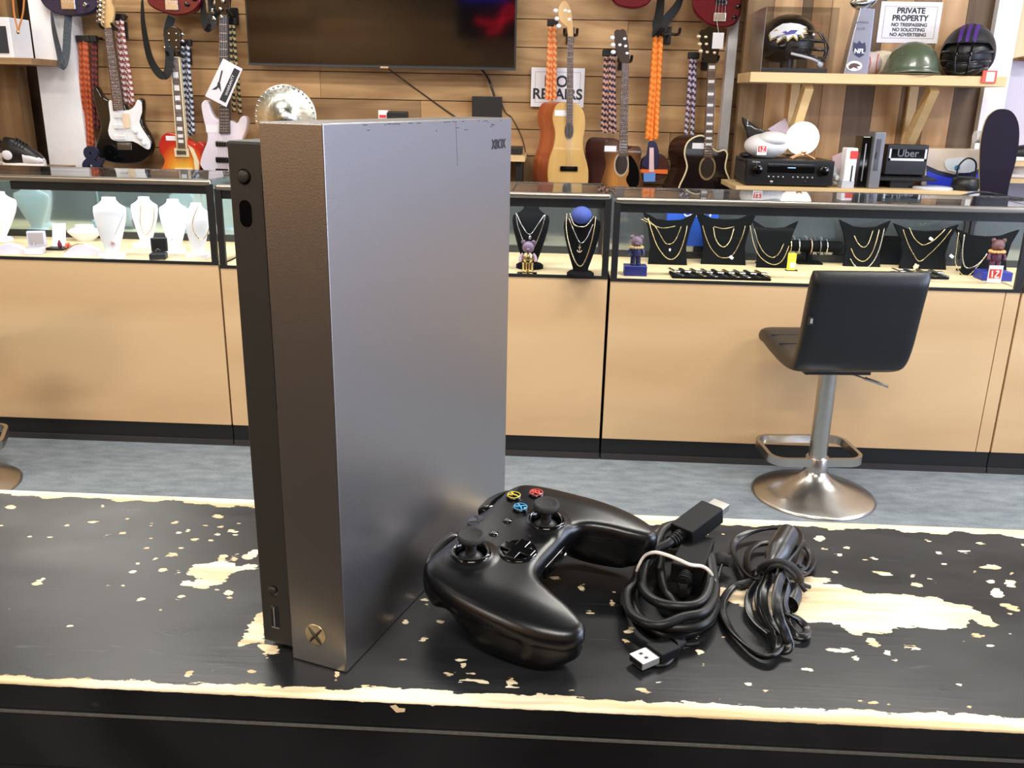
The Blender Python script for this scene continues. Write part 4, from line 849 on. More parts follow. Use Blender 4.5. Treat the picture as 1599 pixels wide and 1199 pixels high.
# sunburst single-cut
def sunburst(name, cx, cz, rx, rz, cols=((176, 30, 26), (196, 48, 30), (226, 128, 44), (240, 186, 70))):
    m = bpy.data.materials.new(name); m.use_nodes = True; nt = m.node_tree; N = nt.nodes; L = nt.links; b = N['Principled BSDF']
    tc = N.new('ShaderNodeTexCoord'); mp = N.new('ShaderNodeMapping'); mp.inputs['Location'].default_value = (-cx / rx, 0, -cz / rz); mp.inputs['Scale'].default_value = (1 / rx, 0, 1 / rz)
    L.new(tc.outputs['Object'], mp.inputs[0]); g = N.new('ShaderNodeTexGradient'); g.gradient_type = 'SPHERICAL'; L.new(mp.outputs[0], g.inputs[0])
    cr = N.new('ShaderNodeValToRGB'); e = cr.color_ramp.elements; e[0].position = 0.0; e[0].color = lin(cols[0]) + (1,); e[1].position = 0.75; e[1].color = lin(cols[3]) + (1,)
    k = e.new(0.28); k.color = lin(cols[1]) + (1,); k = e.new(0.5); k.color = lin(cols[2]) + (1,)
    L.new(g.outputs[0], cr.inputs[0]); L.new(cr.outputs[0], b.inputs['Base Color']); b.inputs['Roughness'].default_value = 0.2; b.inputs['Coat Weight'].default_value = 0.5
    return m
o = q1([(1150, 1090)])[0]
t = thing('electric_guitar', 'cherry sunburst single-cutaway electric guitar beside the white bass', 'guitar', (o[0], YG, o[1]))
out = q1([(1110,842),(1050,828),(1010,850),(990,900),(998,950),(1025,1000),(1008,1050),(972,1095),(950,1180),(980,1280),(1080,1345),(1200,1355),(1290,1305),(1330,1200),(1300,1090),(1255,1020),(1262,950),(1268,905),(1245,885),(1215,900),(1185,880)])
plate(out, YG, 0.05, 'body', sunburst('sunburst', 0, -0.02, 0.19, 0.25), t, 3, 0.006); plate([(x * 1.0, z) for x, z in out], YG + 0.006, 0.004, 'binding', mat('cream binding', (236, 220, 180), 0.4), t, 3)
nko = plate(q1([(1067,356),(1126,356),(1174,928),(1110,928)]), YG - 0.014, 0.024, 'neck', mat('cream binding', (236, 220, 180), 0.4), t); plate(q1([(1075,360),(1120,360),(1167,925),(1118,925)]), YG - 0.016, 0.004, 'fingerboard', M_rose, t)
a = q1([(1097, 358), (1142, 926)]); frets(nko, a[0], a[1], YG - 0.016, 0.035, 0.042, 20)
for f_ in (0.19, 0.33, 0.44, 0.54, 0.67, 0.78, 0.86, 0.92):
    x = a[0][0] + (a[1][0] - a[0][0]) * f_; z = a[0][1] + (a[1][1] - a[0][1]) * f_; MB().box(x - 0.013, x + 0.013, YG - 0.0175, YG - 0.016, z - 0.012 * (1.2 - f_ * .6), z + 0.012 * (1.2 - f_ * .6)).build('fret_inlay', M_pick, nko)
plate(q1([(1072,352),(1045,290),(1035,200),(1055,175),(1085,165),(1115,178),(1130,205),(1128,300),(1118,345)]), YG - 0.010, 0.018, 'headstock', M_gb, t, 3, 0.002)
for i in range(3):
    for s_, xx in ((-1, 1030), (1, 1140)): p = q1([(xx, 215 + i * 42)])[0]; b = MB(); b.ball((p[0], YG, p[1]), 0.011, 0.006, 0.008, 10, 6); b.build('tuning_peg', M_chrome, t)
    for xx in (1062, 1108): disc(q1([(xx, 212 + i * 42)])[0], 0.005, YG - 0.010, 0.006, 'tuning_post', M_chrome, t, 10)
p = q1([(1090, 925), (1185, 982)]); b = MB(); b.box(p[0][0], p[1][0], YG - 0.008, YG, p[1][1], p[0][1], 0.002); b.m = 1; b.box(p[0][0] + 0.012, p[1][0] - 0.012, YG - 0.012, YG - 0.006, p[1][1] + 0.012, p[0][1] - 0.010, 0.002); b.build('neck_pickup', [mat('cream binding', (236, 220, 180)), M_chrome], t)
p = q1([(1095, 1048), (1212, 1115)]); b = MB(); b.box(p[0][0], p[1][0], YG - 0.008, YG, p[1][1], p[0][1], 0.002); b.m = 1; b.box(p[0][0] + 0.018, p[1][0] - 0.018, YG - 0.012, YG - 0.006, p[1][1] + 0.012, p[0][1] - 0.010, 0.002); b.build('bridge_pickup', [mat('cream binding', (236, 220, 180)), M_gb], t)
plate(q1([(1180,905),(1215,990),(1225,1085),(1245,1080),(1248,1010),(1215,930)]), YG - 0.012, 0.004, 'pickguard', mat('cream binding', (236, 220, 180)), t)
a = q1([(1097, 356), (1155, 1160)]); strings(t, a[0], a[1], YG - 0.019, 6, 0.028, 0.045)
p = q1([(1035, 848), (1098, 878)]); MB().box(p[0][0], p[1][0], YG - 0.001, YG, p[1][1], p[0][1]).build('sticker', M_paper, t)
hook(q1([(1100, 330)])[0][0], q1([(1100, 345)])[0][1], 'wall hanger holding the sunburst electric guitar')
# white bass
M_wb = mat('white lacquer', (230, 222, 236), 0.2, coat=0.4)
o = q1([(1400, 1000)])[0]
t = thing('bass_guitar', 'white bass guitar with long thin horns and a square card tag', 'guitar', (o[0], YG, o[1]))
plate(q1([(1257,680),(1258,645),(1280,625),(1302,640),(1318,700),(1345,740),(1380,752),(1440,752),(1478,770),(1500,735),(1525,724),(1545,750),(1538,810),(1512,870),(1500,920),(1512,980),(1545,1050),(1560,1140),(1530,1230),(1450,1280),(1350,1275),(1270,1220),(1240,1130),(1243,1040),(1262,960),(1290,890),(1292,830),(1272,760)]), YG, 0.04, 'body', M_wb, t, 3, 0.006)
nko = plate(q1([(1375,95),(1425,95),(1440,835),(1375,835)]), YG - 0.012, 0.022, 'neck', mat('bass fingerboard', (70, 66, 70), 0.4, var=0.3), t)
a = q1([(1400, 95), (1408, 834)]); frets(nko, a[0], a[1], YG - 0.012, 0.036, 0.048, 22, 0.002); strings(t, a[0], q1([(1395, 1180)])[0], YG - 0.017, 4, 0.028, 0.045)
plate(q1([(1372,105),(1350,40),(1340,-60),(1365,-120),(1420,-110),(1455,-60),(1440,10),(1430,100)]), YG - 0.008, 0.016, 'headstock', M_gb, t, 3, 0.002)
for i, (xx, yy_) in enumerate(((1336, 118), (1330, 70), (1345, 20), (1352, -30))):
    p = q1([(xx, yy_)])[0]; b = MB(); b.ball((p[0], YG, p[1]), 0.013, 0.008, 0.015, 12, 8); b.build('tuning_peg', M_chrome, t); disc(q1([(xx + 55, yy_ - 10)])[0], 0.009, YG - 0.008, 0.012, 'tuning_post', M_chrome, t, 12)
for yy_ in (898, 998, 1070):
    p = q1([(1348, yy_ - 18), (1430, yy_ + 18)]); MB().box(p[0][0], p[1][0], YG - 0.010, YG, p[1][1], p[0][1], 0.004).build('pickup', M_gb, t)
p = q1([(1285, 780), (1372, 828)]); MB().box(p[0][0], p[1][0], YG - 0.001, YG, p[1][1], p[0][1]).build('sticker', M_paper, t)
hook(q1([(1400, 90)])[0][0], q1([(1400, 85)])[0][1], 'wall hanger holding the white bass')
tg = q1([(1410, 367), (1530, 432), (1430, 668), (1298, 600)]); cx_ = sum(p[0] for p in tg) / 4; cz_ = sum(p[1] for p in tg) / 4
t = thing('hang_tag', 'tilted white card with guitar drawing hanging on the white bass neck', 'tag', (cx_, YG - 0.035, cz_))
plate(tg, YG - 0.036, 0.002, 'card', M_paper, t); plate(q1([(1480,425),(1515,444),(1425,642),(1388,622)]), YG - 0.0375, 0.0015, 'dark_panel', M_ink, t)
plate(q1([(1378,512),(1392,520),(1398,575),(1382,545),(1366,560),(1340,560),(1372,538)]), YG - 0.0375, 0.0015, 'guitar_print', M_ink, t); plate(q1([(1382,515),(1400,440),(1408,444),(1390,520)]), YG - 0.0375, 0.0015, 'neck_print', M_ink, t)
M_ = Matrix.Translation((-0.0 + q1([(1452,534)])[0][0] - cx_, -0.0033, q1([(1452,534)])[0][1] - cz_)) @ Matrix.Rotation(math.radians(65 - 180 + 115 - 65), 4, 'Y') @ Matrix.Rotation(PI / 2, 4, 'X')
text_mesh('WARRANTY', 0.019, 'card_lettering', M_paper, M_, t)
# partial guitars at the top edge
def topbody(pts, qf, m, label, name='electric_guitar', br=None, ctrl=()):
    P = qf(pts); x = sum(p[0] for p in P) / len(P); z = sum(p[1] for p in P) / len(P)
    t = thing(name, label, 'guitar', (x, YG, z)); plate(P, YG, 0.042, 'body', m, t, 3, 0.008)
    if br: p = qf(br); MB().box(p[0][0], p[1][0], YG - 0.014, YG, p[1][1], p[0][1], 0.002).build('bridge', M_silver, t); c = ((p[0][0] + p[1][0]) / 2, p[0][1] - 0.02); strings(t, (c[0], c[1] + 0.28), c, YG - 0.016, 4, 0.04, 0.045)
    for c in ctrl: disc(qf([c])[0], 0.010, YG, 0.014, 'control_knob', M_chrome if len(ctrl) < 2 else M_gb, t, 14)
    return t
M_blue = mat('midnight blue lacquer', (22, 26, 62), 0.15, coat=0.5); M_redl = mat('red lacquer', (98, 10, 28), 0.15, coat=0.5)
topbody([(245,-30),(255,10),(290,52),(350,85),(450,102),(560,85),(605,52),(622,0),(600,-60),(610,-140),(560,-180),(450,-150),(330,-180),(270,-140),(262,-80)], q1, M_blue, 'midnight blue bass body hanging at top left above the black guitar', 'bass_guitar', [(385, -10), (480, 60)], [(537, 30)])
topbody([(912,-40),(918,10),(940,40),(1000,72),(1090,97),(1180,86),(1232,50),(1252,5),(1245,-60),(1260,-140),(1200,-180),(1090,-150),(970,-190),(910,-130)], q1, M_redl, 'dark red bass body hanging at the top above the sunburst guitar', 'bass_guitar', [(1035, 0), (1120, 65)], [(1170, 28), (1215, -5)])
topbody([(590,-20),(620,22),(660,42),(740,52),(800,36),(835,5),(850,-60),(800,-120),(700,-100),(610,-120),(585,-60)], q4, M_redl, 'bottom tip of a red guitar at the top edge above the plank wall')
t = topbody([(1088,-40),(1090,30),(1105,75),(1145,122),(1200,155),(1290,167),(1350,142),(1375,95),(1386,40),(1388,-30),(1350,-90),(1360,-160),(1240,-140),(1120,-170),(1095,-110)], q4, M_redl, 'cherry red bass body at top right with a white tag hanging below', 'bass_guitar', [(1215, 78), (1285, 130)], [(1340, 105), (1362, 40)])
p = q4([(1228, 0), (1295, 32)]); MB().box(p[0][0], p[1][0], YG - 0.012, YG, p[1][1], p[0][1], 0.004).build('pickup', M_gb, t)
p = q4([(1198, 203), (1256, 300)]); tt = thing('hang_tag', 'blank white tag hanging from the cherry red bass', 'tag', ((p[0][0] + p[1][0]) / 2, YG - 0.07, p[1][1]))
b = MB(); b.box(p[0][0], p[1][0], YG - 0.071, YG - 0.069, p[1][1], p[0][1], 0.0004); b.build('card', M_paper, tt); c = (p[0][0] + p[1][0]) / 2; MB().tube([(c, YG - 0.07, p[0][1]), (c - 0.005, YG - 0.016, q4([(1240, 125)])[0][1])], 0.001, 5).build('thread', M_white, tt)
# acoustics
M_spr = wood('spruce top', (222, 184, 116), (204, 160, 92), 0.3, 'Z', 12.0, coat=0.3); M_mah = wood('mahogany side', (190, 104, 62), (164, 84, 48), 0.3, 'Z', 10.0, coat=0.3)
M_hole = mat('sound hole dark', (40, 26, 18), 0.8)
def acoustic(label, body, top_m, side_m, neck, hs_, hs_m, hole, hr, shift, nf, binding=None, rosette=None, peg_m=None, pegs=(), inlay=False, bridge=None, sticker=None, fb_m=None, guard=None, deep=0.085):
    P = q4(body); o = q4([hole])[0]; t = thing('acoustic_guitar', label, 'guitar', (o[0], YG, o[1]))
    y = YG - 0.05; b = MB(); b.prism(P, y, deep, 0.004, shift=shift, side_m=1, smooth_n=3); b.build('body', [top_m, side_m], t)
    if binding:
        n = smooth_closed(P, 3); b = MB(); ring = [Vector((x, y + 0.002, z)) for x, z in n] + [Vector((n[0][0], y + 0.002, n[0][1]))]; b.tube(ring, 0.0045, 6, up=(0, 1, 0)); b.build('binding', binding, t)
    k = q4([(hole[0], hole[1]), (hole[0] + hr[0], hole[1] - hr[1])]); rx = k[1][0] - k[0][0]; rz = k[1][1] - k[0][1]
    el = lambda s: [(k[0][0] + rx * s * math.cos(a), k[0][1] + rz * s * math.sin(a)) for a in [i * PI / 18 for i in range(36)]]
    if rosette: plate(el(1.22), y - 0.0012, 0.0015, 'rosette', rosette, t)
    if guard: plate(q4(guard), y - 0.002, 0.003, 'pickguard', M_gb, t, 3)
    plate(el(1.0), y - 0.0024, 0.003, 'sound_hole', M_hole, t)
    nk_ = plate(q4(neck), y - 0.012, 0.02, 'neck', fb_m or M_rose, t)
    a = q4([((neck[0][0] + neck[1][0]) / 2, neck[0][1]), ((neck[2][0] + neck[3][0]) / 2, neck[2][1])]); wa = q4([neck[0], neck[1]]); wa = abs(wa[1][0] - wa[0][0])
    frets(nk_, a[0], a[1], y - 0.012, wa, wa * 1.2, nf)
    if inlay:
        for i in range(1, 19):
            f = (1 - 2 ** (-(i - .5) / 12)) / (1 - 2 ** (-nf / 12)) * .98
            if i % 2: x = a[0][0] + (a[1][0] - a[0][0]) * f; z = a[0][1] + (a[1][1] - a[0][1]) * f; MB().box(x - 0.014, x + 0.014, y - 0.0135, y - 0.012, z - 0.008 * (1 - f * .5), z + 0.008 * (1 - f * .5)).build('fret_inlay', M_pick, nk_)
    ho_ = plate(q4(hs_), y - 0.006, 0.016, 'headstock', hs_m, t, 2, 0.002)
    for (px_, py_) in pegs: p = q4([(px_, py_)])[0]; b = MB(); b.ball((p[0], y, p[1]), 0.013, 0.008, 0.010, 12, 8); b.build('tuning_peg', peg_m, ho_)
    if bridge: p = q4(bridge); MB().box(p[0][0], p[1][0], y - 0.010, y, p[1][1], p[0][1], 0.003).build('bridge', M_gb, t)
    bz = q4([(hole[0] + 2, 1015 if bridge else 1180)])[0]; strings(t, a[0], bz, y - 0.0150, 6, wa * .8, wa * 1.25)
    if sticker: p = q4(sticker); MB().box(p[0][0], p[1][0], y - 0.001, y, p[1][1], p[0][1]).build('sticker', M_paper, t)
    hook(a[0][0], a[0][1] + 0.015, 'wall hanger holding the ' + label.split(' with')[0][:40])
    return t
acoustic('natural spruce classical guitar with orange brown sides', [(330,618),(280,622),(252,660),(242,720),(258,800),(248,880),(222,960),(212,1060),(232,1140),(290,1195),(350,1205),(415,1190),(452,1120),(457,1020),(432,920),(425,850),(437,780),(436,700),(412,645),(370,620)], M_spr, M_mah, [(332,225),(370,225),(363,742),(324,742)], [(335,226),(328,170),(285,130),(275,60),(300,18),(320,12),(345,45),(360,110),(368,226)], M_maple, (342,787), (26,48), -0.075, 19, peg_m=M_pick, pegs=[(262,70),(270,118),(280,162),(340,75),(343,122),(318,70)], bridge=[(289,998),(393,1030)], sticker=[(257,664),(326,700)], rosette=mat('rosette', (150, 128, 90), 0.5), deep=0.09)
acoustic('brown sunburst cutaway acoustic guitar with black pickguard', [(560,850),(600,832),(650,850),(692,895),(730,882),(765,885),(776,925),(762,980),(772,1045),(790,1140),(765,1250),(650,1300),(545,1260),(520,1150),(545,1060),(562,990),(545,910)], sunburst('tobacco burst', 0, -0.08, 0.15, 0.3, ((40, 24, 20), (70, 42, 28), (120, 78, 42), (186, 126, 66))), mat('dark walnut side', (70, 44, 40), 0.3), [(657,385),(697,385),(690,942),(638,942)], [(657,386),(625,320),(612,195),(645,186),(682,192),(702,330),(698,386)], mat('dark headstock', (62, 50, 46), 0.3), (655,988), (40,60), -0.085, 20, rosette=mat('pale rosette', (190, 170, 140), 0.4), peg_m=M_pick, pegs=[(602,232),(605,275),(606,318),(674,238),(680,282),(688,325),(645,275)], sticker=[(555,877),(624,912)], guard=[(700,930),(745,985),(762,1060),(750,1120),(712,1130),(682,1080),(700,1030)], deep=0.09)
MATS_burst = None
acoustic('black cutaway acoustic guitar with cream binding and inlaid neck', [(1150,822),(1095,825),(1048,862),(1032,925),(1048,1000),(1030,1060),(1000,1125),(985,1220),(1040,1310),(1170,1345),(1310,1310),(1345,1200),(1305,1090),(1275,1010),(1288,930),(1268,903),(1232,912),(1195,890)], mat('black burst top', (26, 18, 20), 0.15, coat=0.5), mat('dark brown side', (44, 26, 22), 0.2, coat=0.4), [(1170,386),(1218,386),(1196,946),(1145,946)], [(1170,387),(1140,330),(1118,200),(1150,185),(1180,165),(1215,185),(1256,205),(1235,320),(1218,387)], M_gb, (1168,1010), (46,60), -0.07, 21, binding=mat('cream binding', (236, 220, 180)), rosette=mat('rosette', (150, 128, 90), 0.5), peg_m=mat('cream peg', (228, 208, 170), 0.3, 0.4), pegs=[(1118,225),(1124,270),(1130,312),(1158,228),(1162,270),(1166,318),(1246,225),(1210,322)], inlay=True, sticker=[(1080,860),(1150,896)], deep=0.09)

# braided cords, straps
def stripes(name, c1, c2): return [mat(name + ' a', c1, 0.7), mat(name + ' b', c2, 0.7)]
def braid(label, px0, py0, px1, py1, n, cols, gap=5.5, r=0.0105, Y=4.66, loop=True):
    a = at(px0, py0, Y=Y); c = at(px1, py1, Y=Y); t = thing('braided_strap', label, 'braided cord', tuple(a)); ms = stripes(label[:24], *cols)
    w_ = gap * Y / FP
    for i in range(n):
        o = (i - (n - 1) / 2) * w_; b = MB(); b.s = True; L_ = (a - c).length; N_ = max(20, int(L_ / 0.007)); pts = [(a.x + o * .55 + (c.x - a.x + o * .45) * f, Y + 0.006 * math.sin(i * 2.1) + 0.004 * math.sin(f * 9 + i), a.z + (c.z - a.z) * f) for f in np.linspace(0, 1 + (0.0 if i % 2 else -0.02), N_)]
        b.tube(pts, lambda f, N_=N_: r * (0.9 + 0.14 * (int(f * (N_ - 1) + .5) % 2)), 8, stripe=(0, 0, 1, 1), up=(1, 0, 0)); b.build('cord', ms, t)
    MB().box(a.x - w_ * n * .45, a.x + w_ * n * .45, Y - 0.012, Y + 0.02, a.z - 0.012, a.z + 0.02, 0.005).build('end_wrap', M_black, t)
    MB().tube([(a.x, Y, a.z + 0.01), (a.x, YW + 0.005, a.z + 0.012)], 0.005, 8).build('peg', M_black, t)
braid('orange braided cord hanging at the left of the black guitar', 130, 62, 138, 230, 4, ((196, 96, 44), (150, 60, 34)), 5.5)
braid('dark red and black braided cord behind the black guitar', 146, 62, 150, 200, 2, ((120, 40, 34), (50, 24, 26)), 6)
braid('red and white braided cord right of the black guitar neck', 186, 28, 203, 166, 3, ((150, 70, 60), (228, 214, 214)), 6.5)
braid('blue and white braided cord beside the sunburst guitar neck', 289, 68, 296, 212, 3, ((44, 48, 76), (214, 220, 230)), 7)
braid('black and cream braided cord beside the white bass neck', 360, 34, 370, 178, 2, ((30, 30, 30), (190, 170, 120)), 9, loop=False)
braid('orange and white braided cord left of the classical guitar', 863, 37, 860, 158, 3, ((232, 120, 50), (240, 180, 130)), 6)
braid('navy orange and white braided cord left of the brown acoustic', 952, 84, 950, 208, 4, ((56, 44, 70), (220, 170, 150)), 6)
braid('wide bright orange braided cord above the small novelty guitar', 1028, 54, 1017, 220, 3, ((240, 122, 26), (250, 158, 70)), 6.5, r=0.013)
braid('purple and white braided cord left of the black acoustic', 1083, 88, 1076, 212, 2, ((88, 60, 92), (206, 200, 220)), 9)
def strap(label, pts, w_, m, name='guitar_strap'):
    P = smooth_open([tuple(at(a, b, Y=Y)) for a, b, Y in pts], 6); b = MB(); rings = []
    for i, p in enumerate(P):
        p = Vector(p); d = (Vector(P[min(i + 1, len(P) - 1)]) - Vector(P[max(0, i - 1)])).normalized(); f = i / (len(P) - 1); s_ = Vector((math.cos(f * 2.2 - 1.1), math.sin(f * 2.2 - 1.1) * .7, 0)); s_ = (s_ - d * s_.dot(d)).normalized(); n_ = d.cross(s_)
        rings.append([p + s_ * (w_ / 2 * u_) + n_ * 0.0012 * v_ for u_, v_ in ((-1, -1), (1, -1), (1, 1), (-1, 1))])
    b.loft(rings, smooth=False); b.build(name, m, label=label, category='guitar strap')
M_strap = mat('black strap', (7, 7, 8), 0.7)
strap('patterned strap looping below the blue bass at the far left', [(80, 14, 4.62), (84, 45, 4.6), (93, 85, 4.58), (98, 104, 4.56), (103, 85, 4.58), (105, 50, 4.6), (107, 22, 4.62)], 0.035, mat('woven strap', (60, 66, 72), 0.7, var=0.8, scale=120))
strap('long black strap looping left of the sunburst guitar headstock', [(222, 0, 4.62), (224, 40, 4.6), (234, 90, 4.58), (250, 116, 4.56), (262, 113, 4.56), (265, 80, 4.58), (262, 50, 4.6), (268, 26, 4.62)], 0.04, M_strap)
strap('short black strap hanging left of the white bass headstock', [(318, 0, 4.62), (318, 25, 4.6), (325, 44, 4.58), (333, 30, 4.6), (332, 8, 4.62), (330, -10, 4.62)], 0.045, M_strap)
strap('black strap looped above the wide orange braid', [(1032, -5, 4.64), (1030, 18, 4.62), (1026, 40, 4.60), (1030, 50, 4.6), (1040, 32, 4.61), (1056, 12, 4.63), (1064, -5, 4.64)], 0.045, M_strap)
hook(at(1047, 52, Y=YG).x, at(1047, 52, Y=YG).z, 'empty black double hook right of the wide orange braid', 0.07)
# ampersand
t = thing('ampersand_sign', 'navy blue ampersand shaped sign left below the black guitar', 'sign', tuple(at(147, 268, Y=4.5)))
MB().tube([tuple(at(147, 255, Y=4.5)), tuple(at(147, 255, Y=YW))], 0.006, 8).build('wall_pin', M_black, t); o = at(146, 251, Y=4.5) - rel(t)
text_mesh('&', 0.175, 'ampersand', mat('navy sign', (26, 34, 62), 0.4), facing(o.x, o.y, o.z), t, bold=0.006, extrude=0.012)
# small novelty guitar
o = q4([(850, 1000)])[0]; t = thing('novelty_guitar', 'small navy and orange novelty guitar hanging from the orange braid', 'toy guitar', (o[0], YG, o[1]))
M_nv = mat('novelty navy', (34, 30, 66), 0.4); M_or = mat('novelty orange', (232, 110, 40), 0.4)
plate(q4([(845,932),(900,930),(935,965),(942,1010),(932,1060),(880,1085),(850,1080),(815,1065),(780,1040),(772,990),(788,950)]), YG - 0.02, 0.03, 'body', mat('novelty brown', (70, 36, 30), 0.3), t, 3, 0.004)
plate(q4([(820,860),(850,850),(872,875),(884,940),(870,1020),(842,1050),(800,1010),(775,1000),(790,950),(808,930)]), YG - 0.026, 0.01, 'navy_front', M_nv, t, 3, 0.002)
plate(q4([(768,1020),(935,1022),(934,1048),(768,1040)]), YG - 0.030, 0.01, 'orange_band', M_or, t); plate(q4([(825,890),(850,890),(852,1035),(822,1035)]), YG - 0.032, 0.008, 'fingerboard', mat('novelty pink', (226, 190, 190), 0.4), t)
plate(q4([(788,1042),(860,1040),(858,1092),(790,1094)]), YG - 0.038, 0.004, 'blue_label', mat('label blue', (92, 138, 206), 0.5), t)

# television
a = at(395, 104, Y=4.62); c = at(805, 109, Y=4.62); zt_ = a.z + 0.76
t = thing('television', 'large black flat television on the plank wall', 'television', ((a.x + c.x) / 2, 4.62, a.z))
b = MB(); b.box(a.x - 0.02, c.x, 4.62, 4.66, c.z - 0.002, zt_, 0.004); b.build('casing', M_black, t)
MB().box(a.x - 0.012, c.x - 0.008, 4.6185, 4.6205, c.z + 0.012, zt_ - 0.01).build('screen', mat('tv screen', (7, 7, 9), 0.06, spec=0.6), t)
MB().box(a.x - 0.02, c.x, 4.617, 4.620, c.z - 0.002, c.z + 0.006).build('bottom_bezel', mat('bezel grey', (70, 76, 82), 0.3, 0.6), t)
x_ = at(600, 108, Y=4.61).x; MB().box(x_ - 0.02, x_ + 0.02, 4.612, 4.62, c.z - 0.004, c.z + 0.004).build('bezel_badge', M_silver, t)
MB().box((a.x + c.x) / 2 - 0.2, (a.x + c.x) / 2 + 0.2, 4.66, YW, a.z + 0.2, a.z + 0.5).build('wall_mount', M_black, t)
# red neon sign on the rear wall (seen mirrored in the screen)
t = thing('neon_sign', 'red and blue neon sign on the rear wall, mirrored in the television', 'neon sign', (-0.78, YB + 0.06, 2.1))
nr = mat('red neon', (255, 40, 60), 0.4, emit=(255, 20, 50), es=9); nb = mat('blue neon', (80, 60, 255), 0.4, emit=(70, 50, 255), es=6)
b = MB(); b.tube(smooth_open([(-.95, YB + 0.06, 2.02), (-.80, YB + 0.06, 2.05), (-.78, YB + 0.06, 2.15), (-.72, YB + 0.06, 2.30), (-.62, YB + 0.06, 2.33), (-.60, YB + 0.06, 2.25), (-.72, YB + 0.06, 2.17), (-.9, YB + 0.06, 2.12), (-1.1, YB + 0.06, 2.16)], 6), 0.014, 8); b.build('red_tube', nr, t)
b = MB(); b.tube([(-0.7, YB + 0.06, 2.44), (-1.3, YB + 0.06, 2.44)], 0.02, 8); b.build('blue_tube', nb, t)
MB().box(-1.35, -0.5, YB + 0.001, YB + 0.03, 1.95, 2.5, 0.004).build('backing_board', M_black, t)
# power brick and cables under the tv
a = at(737, 150, Y=4.70); c = at(783, 180, Y=4.70)
t = thing('media_box', 'small square black box below the right end of the television', 'electronics', ((a.x + c.x) / 2, 4.72, c.z)); MB().box(a.x, c.x, 4.70, YW + 0.006, c.z - 0.02, a.z, 0.003).build('box', M_black, t)
def wire(label, pts, r=0.004, m=None): b = MB(); b.s = True; b.tube(smooth_open([tuple(at(*p[:2], Y=p[2])) for p in pts], 6), r, 8); return b.build('cable', m or M_black, label=label, category='cable')
wire('diagonal black cable running down from under the television', [(607, 108, 4.66), (640, 132, 4.742), (700, 175, 4.742), (760, 215, 4.742), (800, 240, 4.742)], 0.0035)
wire('twisted black cable from the television to the small black box', [(752, 108, 4.68), (762, 122, 4.73), (766, 132, 4.72), (772, 150, 4.71)], 0.006)
wire('thin black cable right of the small black box', [(782, 158, 4.735), (790, 176, 4.742), (800, 185, 4.742), (815, 215, 4.742), (822, 245, 4.742)], 0.0025)
# cymbal-like disc, sticker and remote on a shelf behind the console
a = at(380, 186, Y=4.45); c = at(822, 250, Y=4.45)
t = thing('wall_shelf', 'small pale wood shelf with black brackets right behind the console', 'shelf', (c.x - 0.5, 4.5, c.z))
zs = at(820, 243, Y=4.45).z; x1_ = at(820, 243, Y=4.45).x
MB().box(x1_ - 1.45, x1_, 4.42, YW + 0.005, zs - 0.028, zs, 0.002).build('board', wood('pale pine', (228, 196, 146), (206, 170, 118), 0.5, 'X', 6.0), t)
for x_ in (x1_ - 0.03, x1_ - 1.38): MB().box(x_ - 0.015, x_ + 0.015, 4.45, YW + 0.005, zs - 0.20, zs - 0.028, 0.002).build('bracket', M_black, t)
wp = at(810, 236, Y=4.6); t = thing('wifi_router', 'flat black device on the small shelf right of the console', 'electronics', tuple(Vector((wp.x, 4.58, zs)))); MB().box(wp.x - 0.07, wp.x + 0.02, 4.5, 4.66, zs, zs + 0.035, 0.004).build('box', M_black, t)
p = at(442, 187, Y=4.48)
t = thing('cymbal', 'round shiny metal cymbal standing on edge behind the console', 'cymbal', (p.x, 4.5, zs))
R_ = 47.5 * 4.5 / FP; zc = zs + R_
b = MB(); b.lathe([(R_, 0), (R_ * .97, .003), (R_ * .6, .012), (R_ * .3, .018), (R_ * .26, .03), (R_ * .1, .04), (.003, .042)], (p.x, 4.52, zc), 64, (0, -1, 0.08)); b.build('disc', mat('hammered brass silver', (206, 208, 198), 0.3, 1.0, bump=0.8, scale=60, var=0.15), t)
for k in range(36):
    a_ = k * PI / 18; b = MB(); b.ball((p.x + math.cos(a_) * R_ * .95, 4.517, zc + math.sin(a_) * R_ * .95), 0.006, 0.004, 0.006, 8, 6); b.build('rivet', M_silver, t)
ps = at(598, 180, Y=4.60)
t = thing('tag_box', 'small white box with red print beside a black remote on shelf', 'box', (ps.x, 4.6, zs)); MB().box(ps.x - 0.024, ps.x + 0.024, 4.6, 4.64, zs, at(598, 172, Y=4.6).z, 0.002).build('box', M_white, t)
z_ = at(598, 180, Y=4.6).z; MB().box(ps.x - 0.018, ps.x + 0.016, 4.598, 4.6, z_ - 0.012, z_ + 0.002).build('red_print', M_red, t)
p = at(617, 178, Y=4.62); MB().box(p.x - 0.045, p.x + 0.062, 4.6, 4.66, zs, at(617, 174, Y=4.6).z, 0.006).build('remote_box', M_black, label='long low black device beside the small white box', category='electronics')
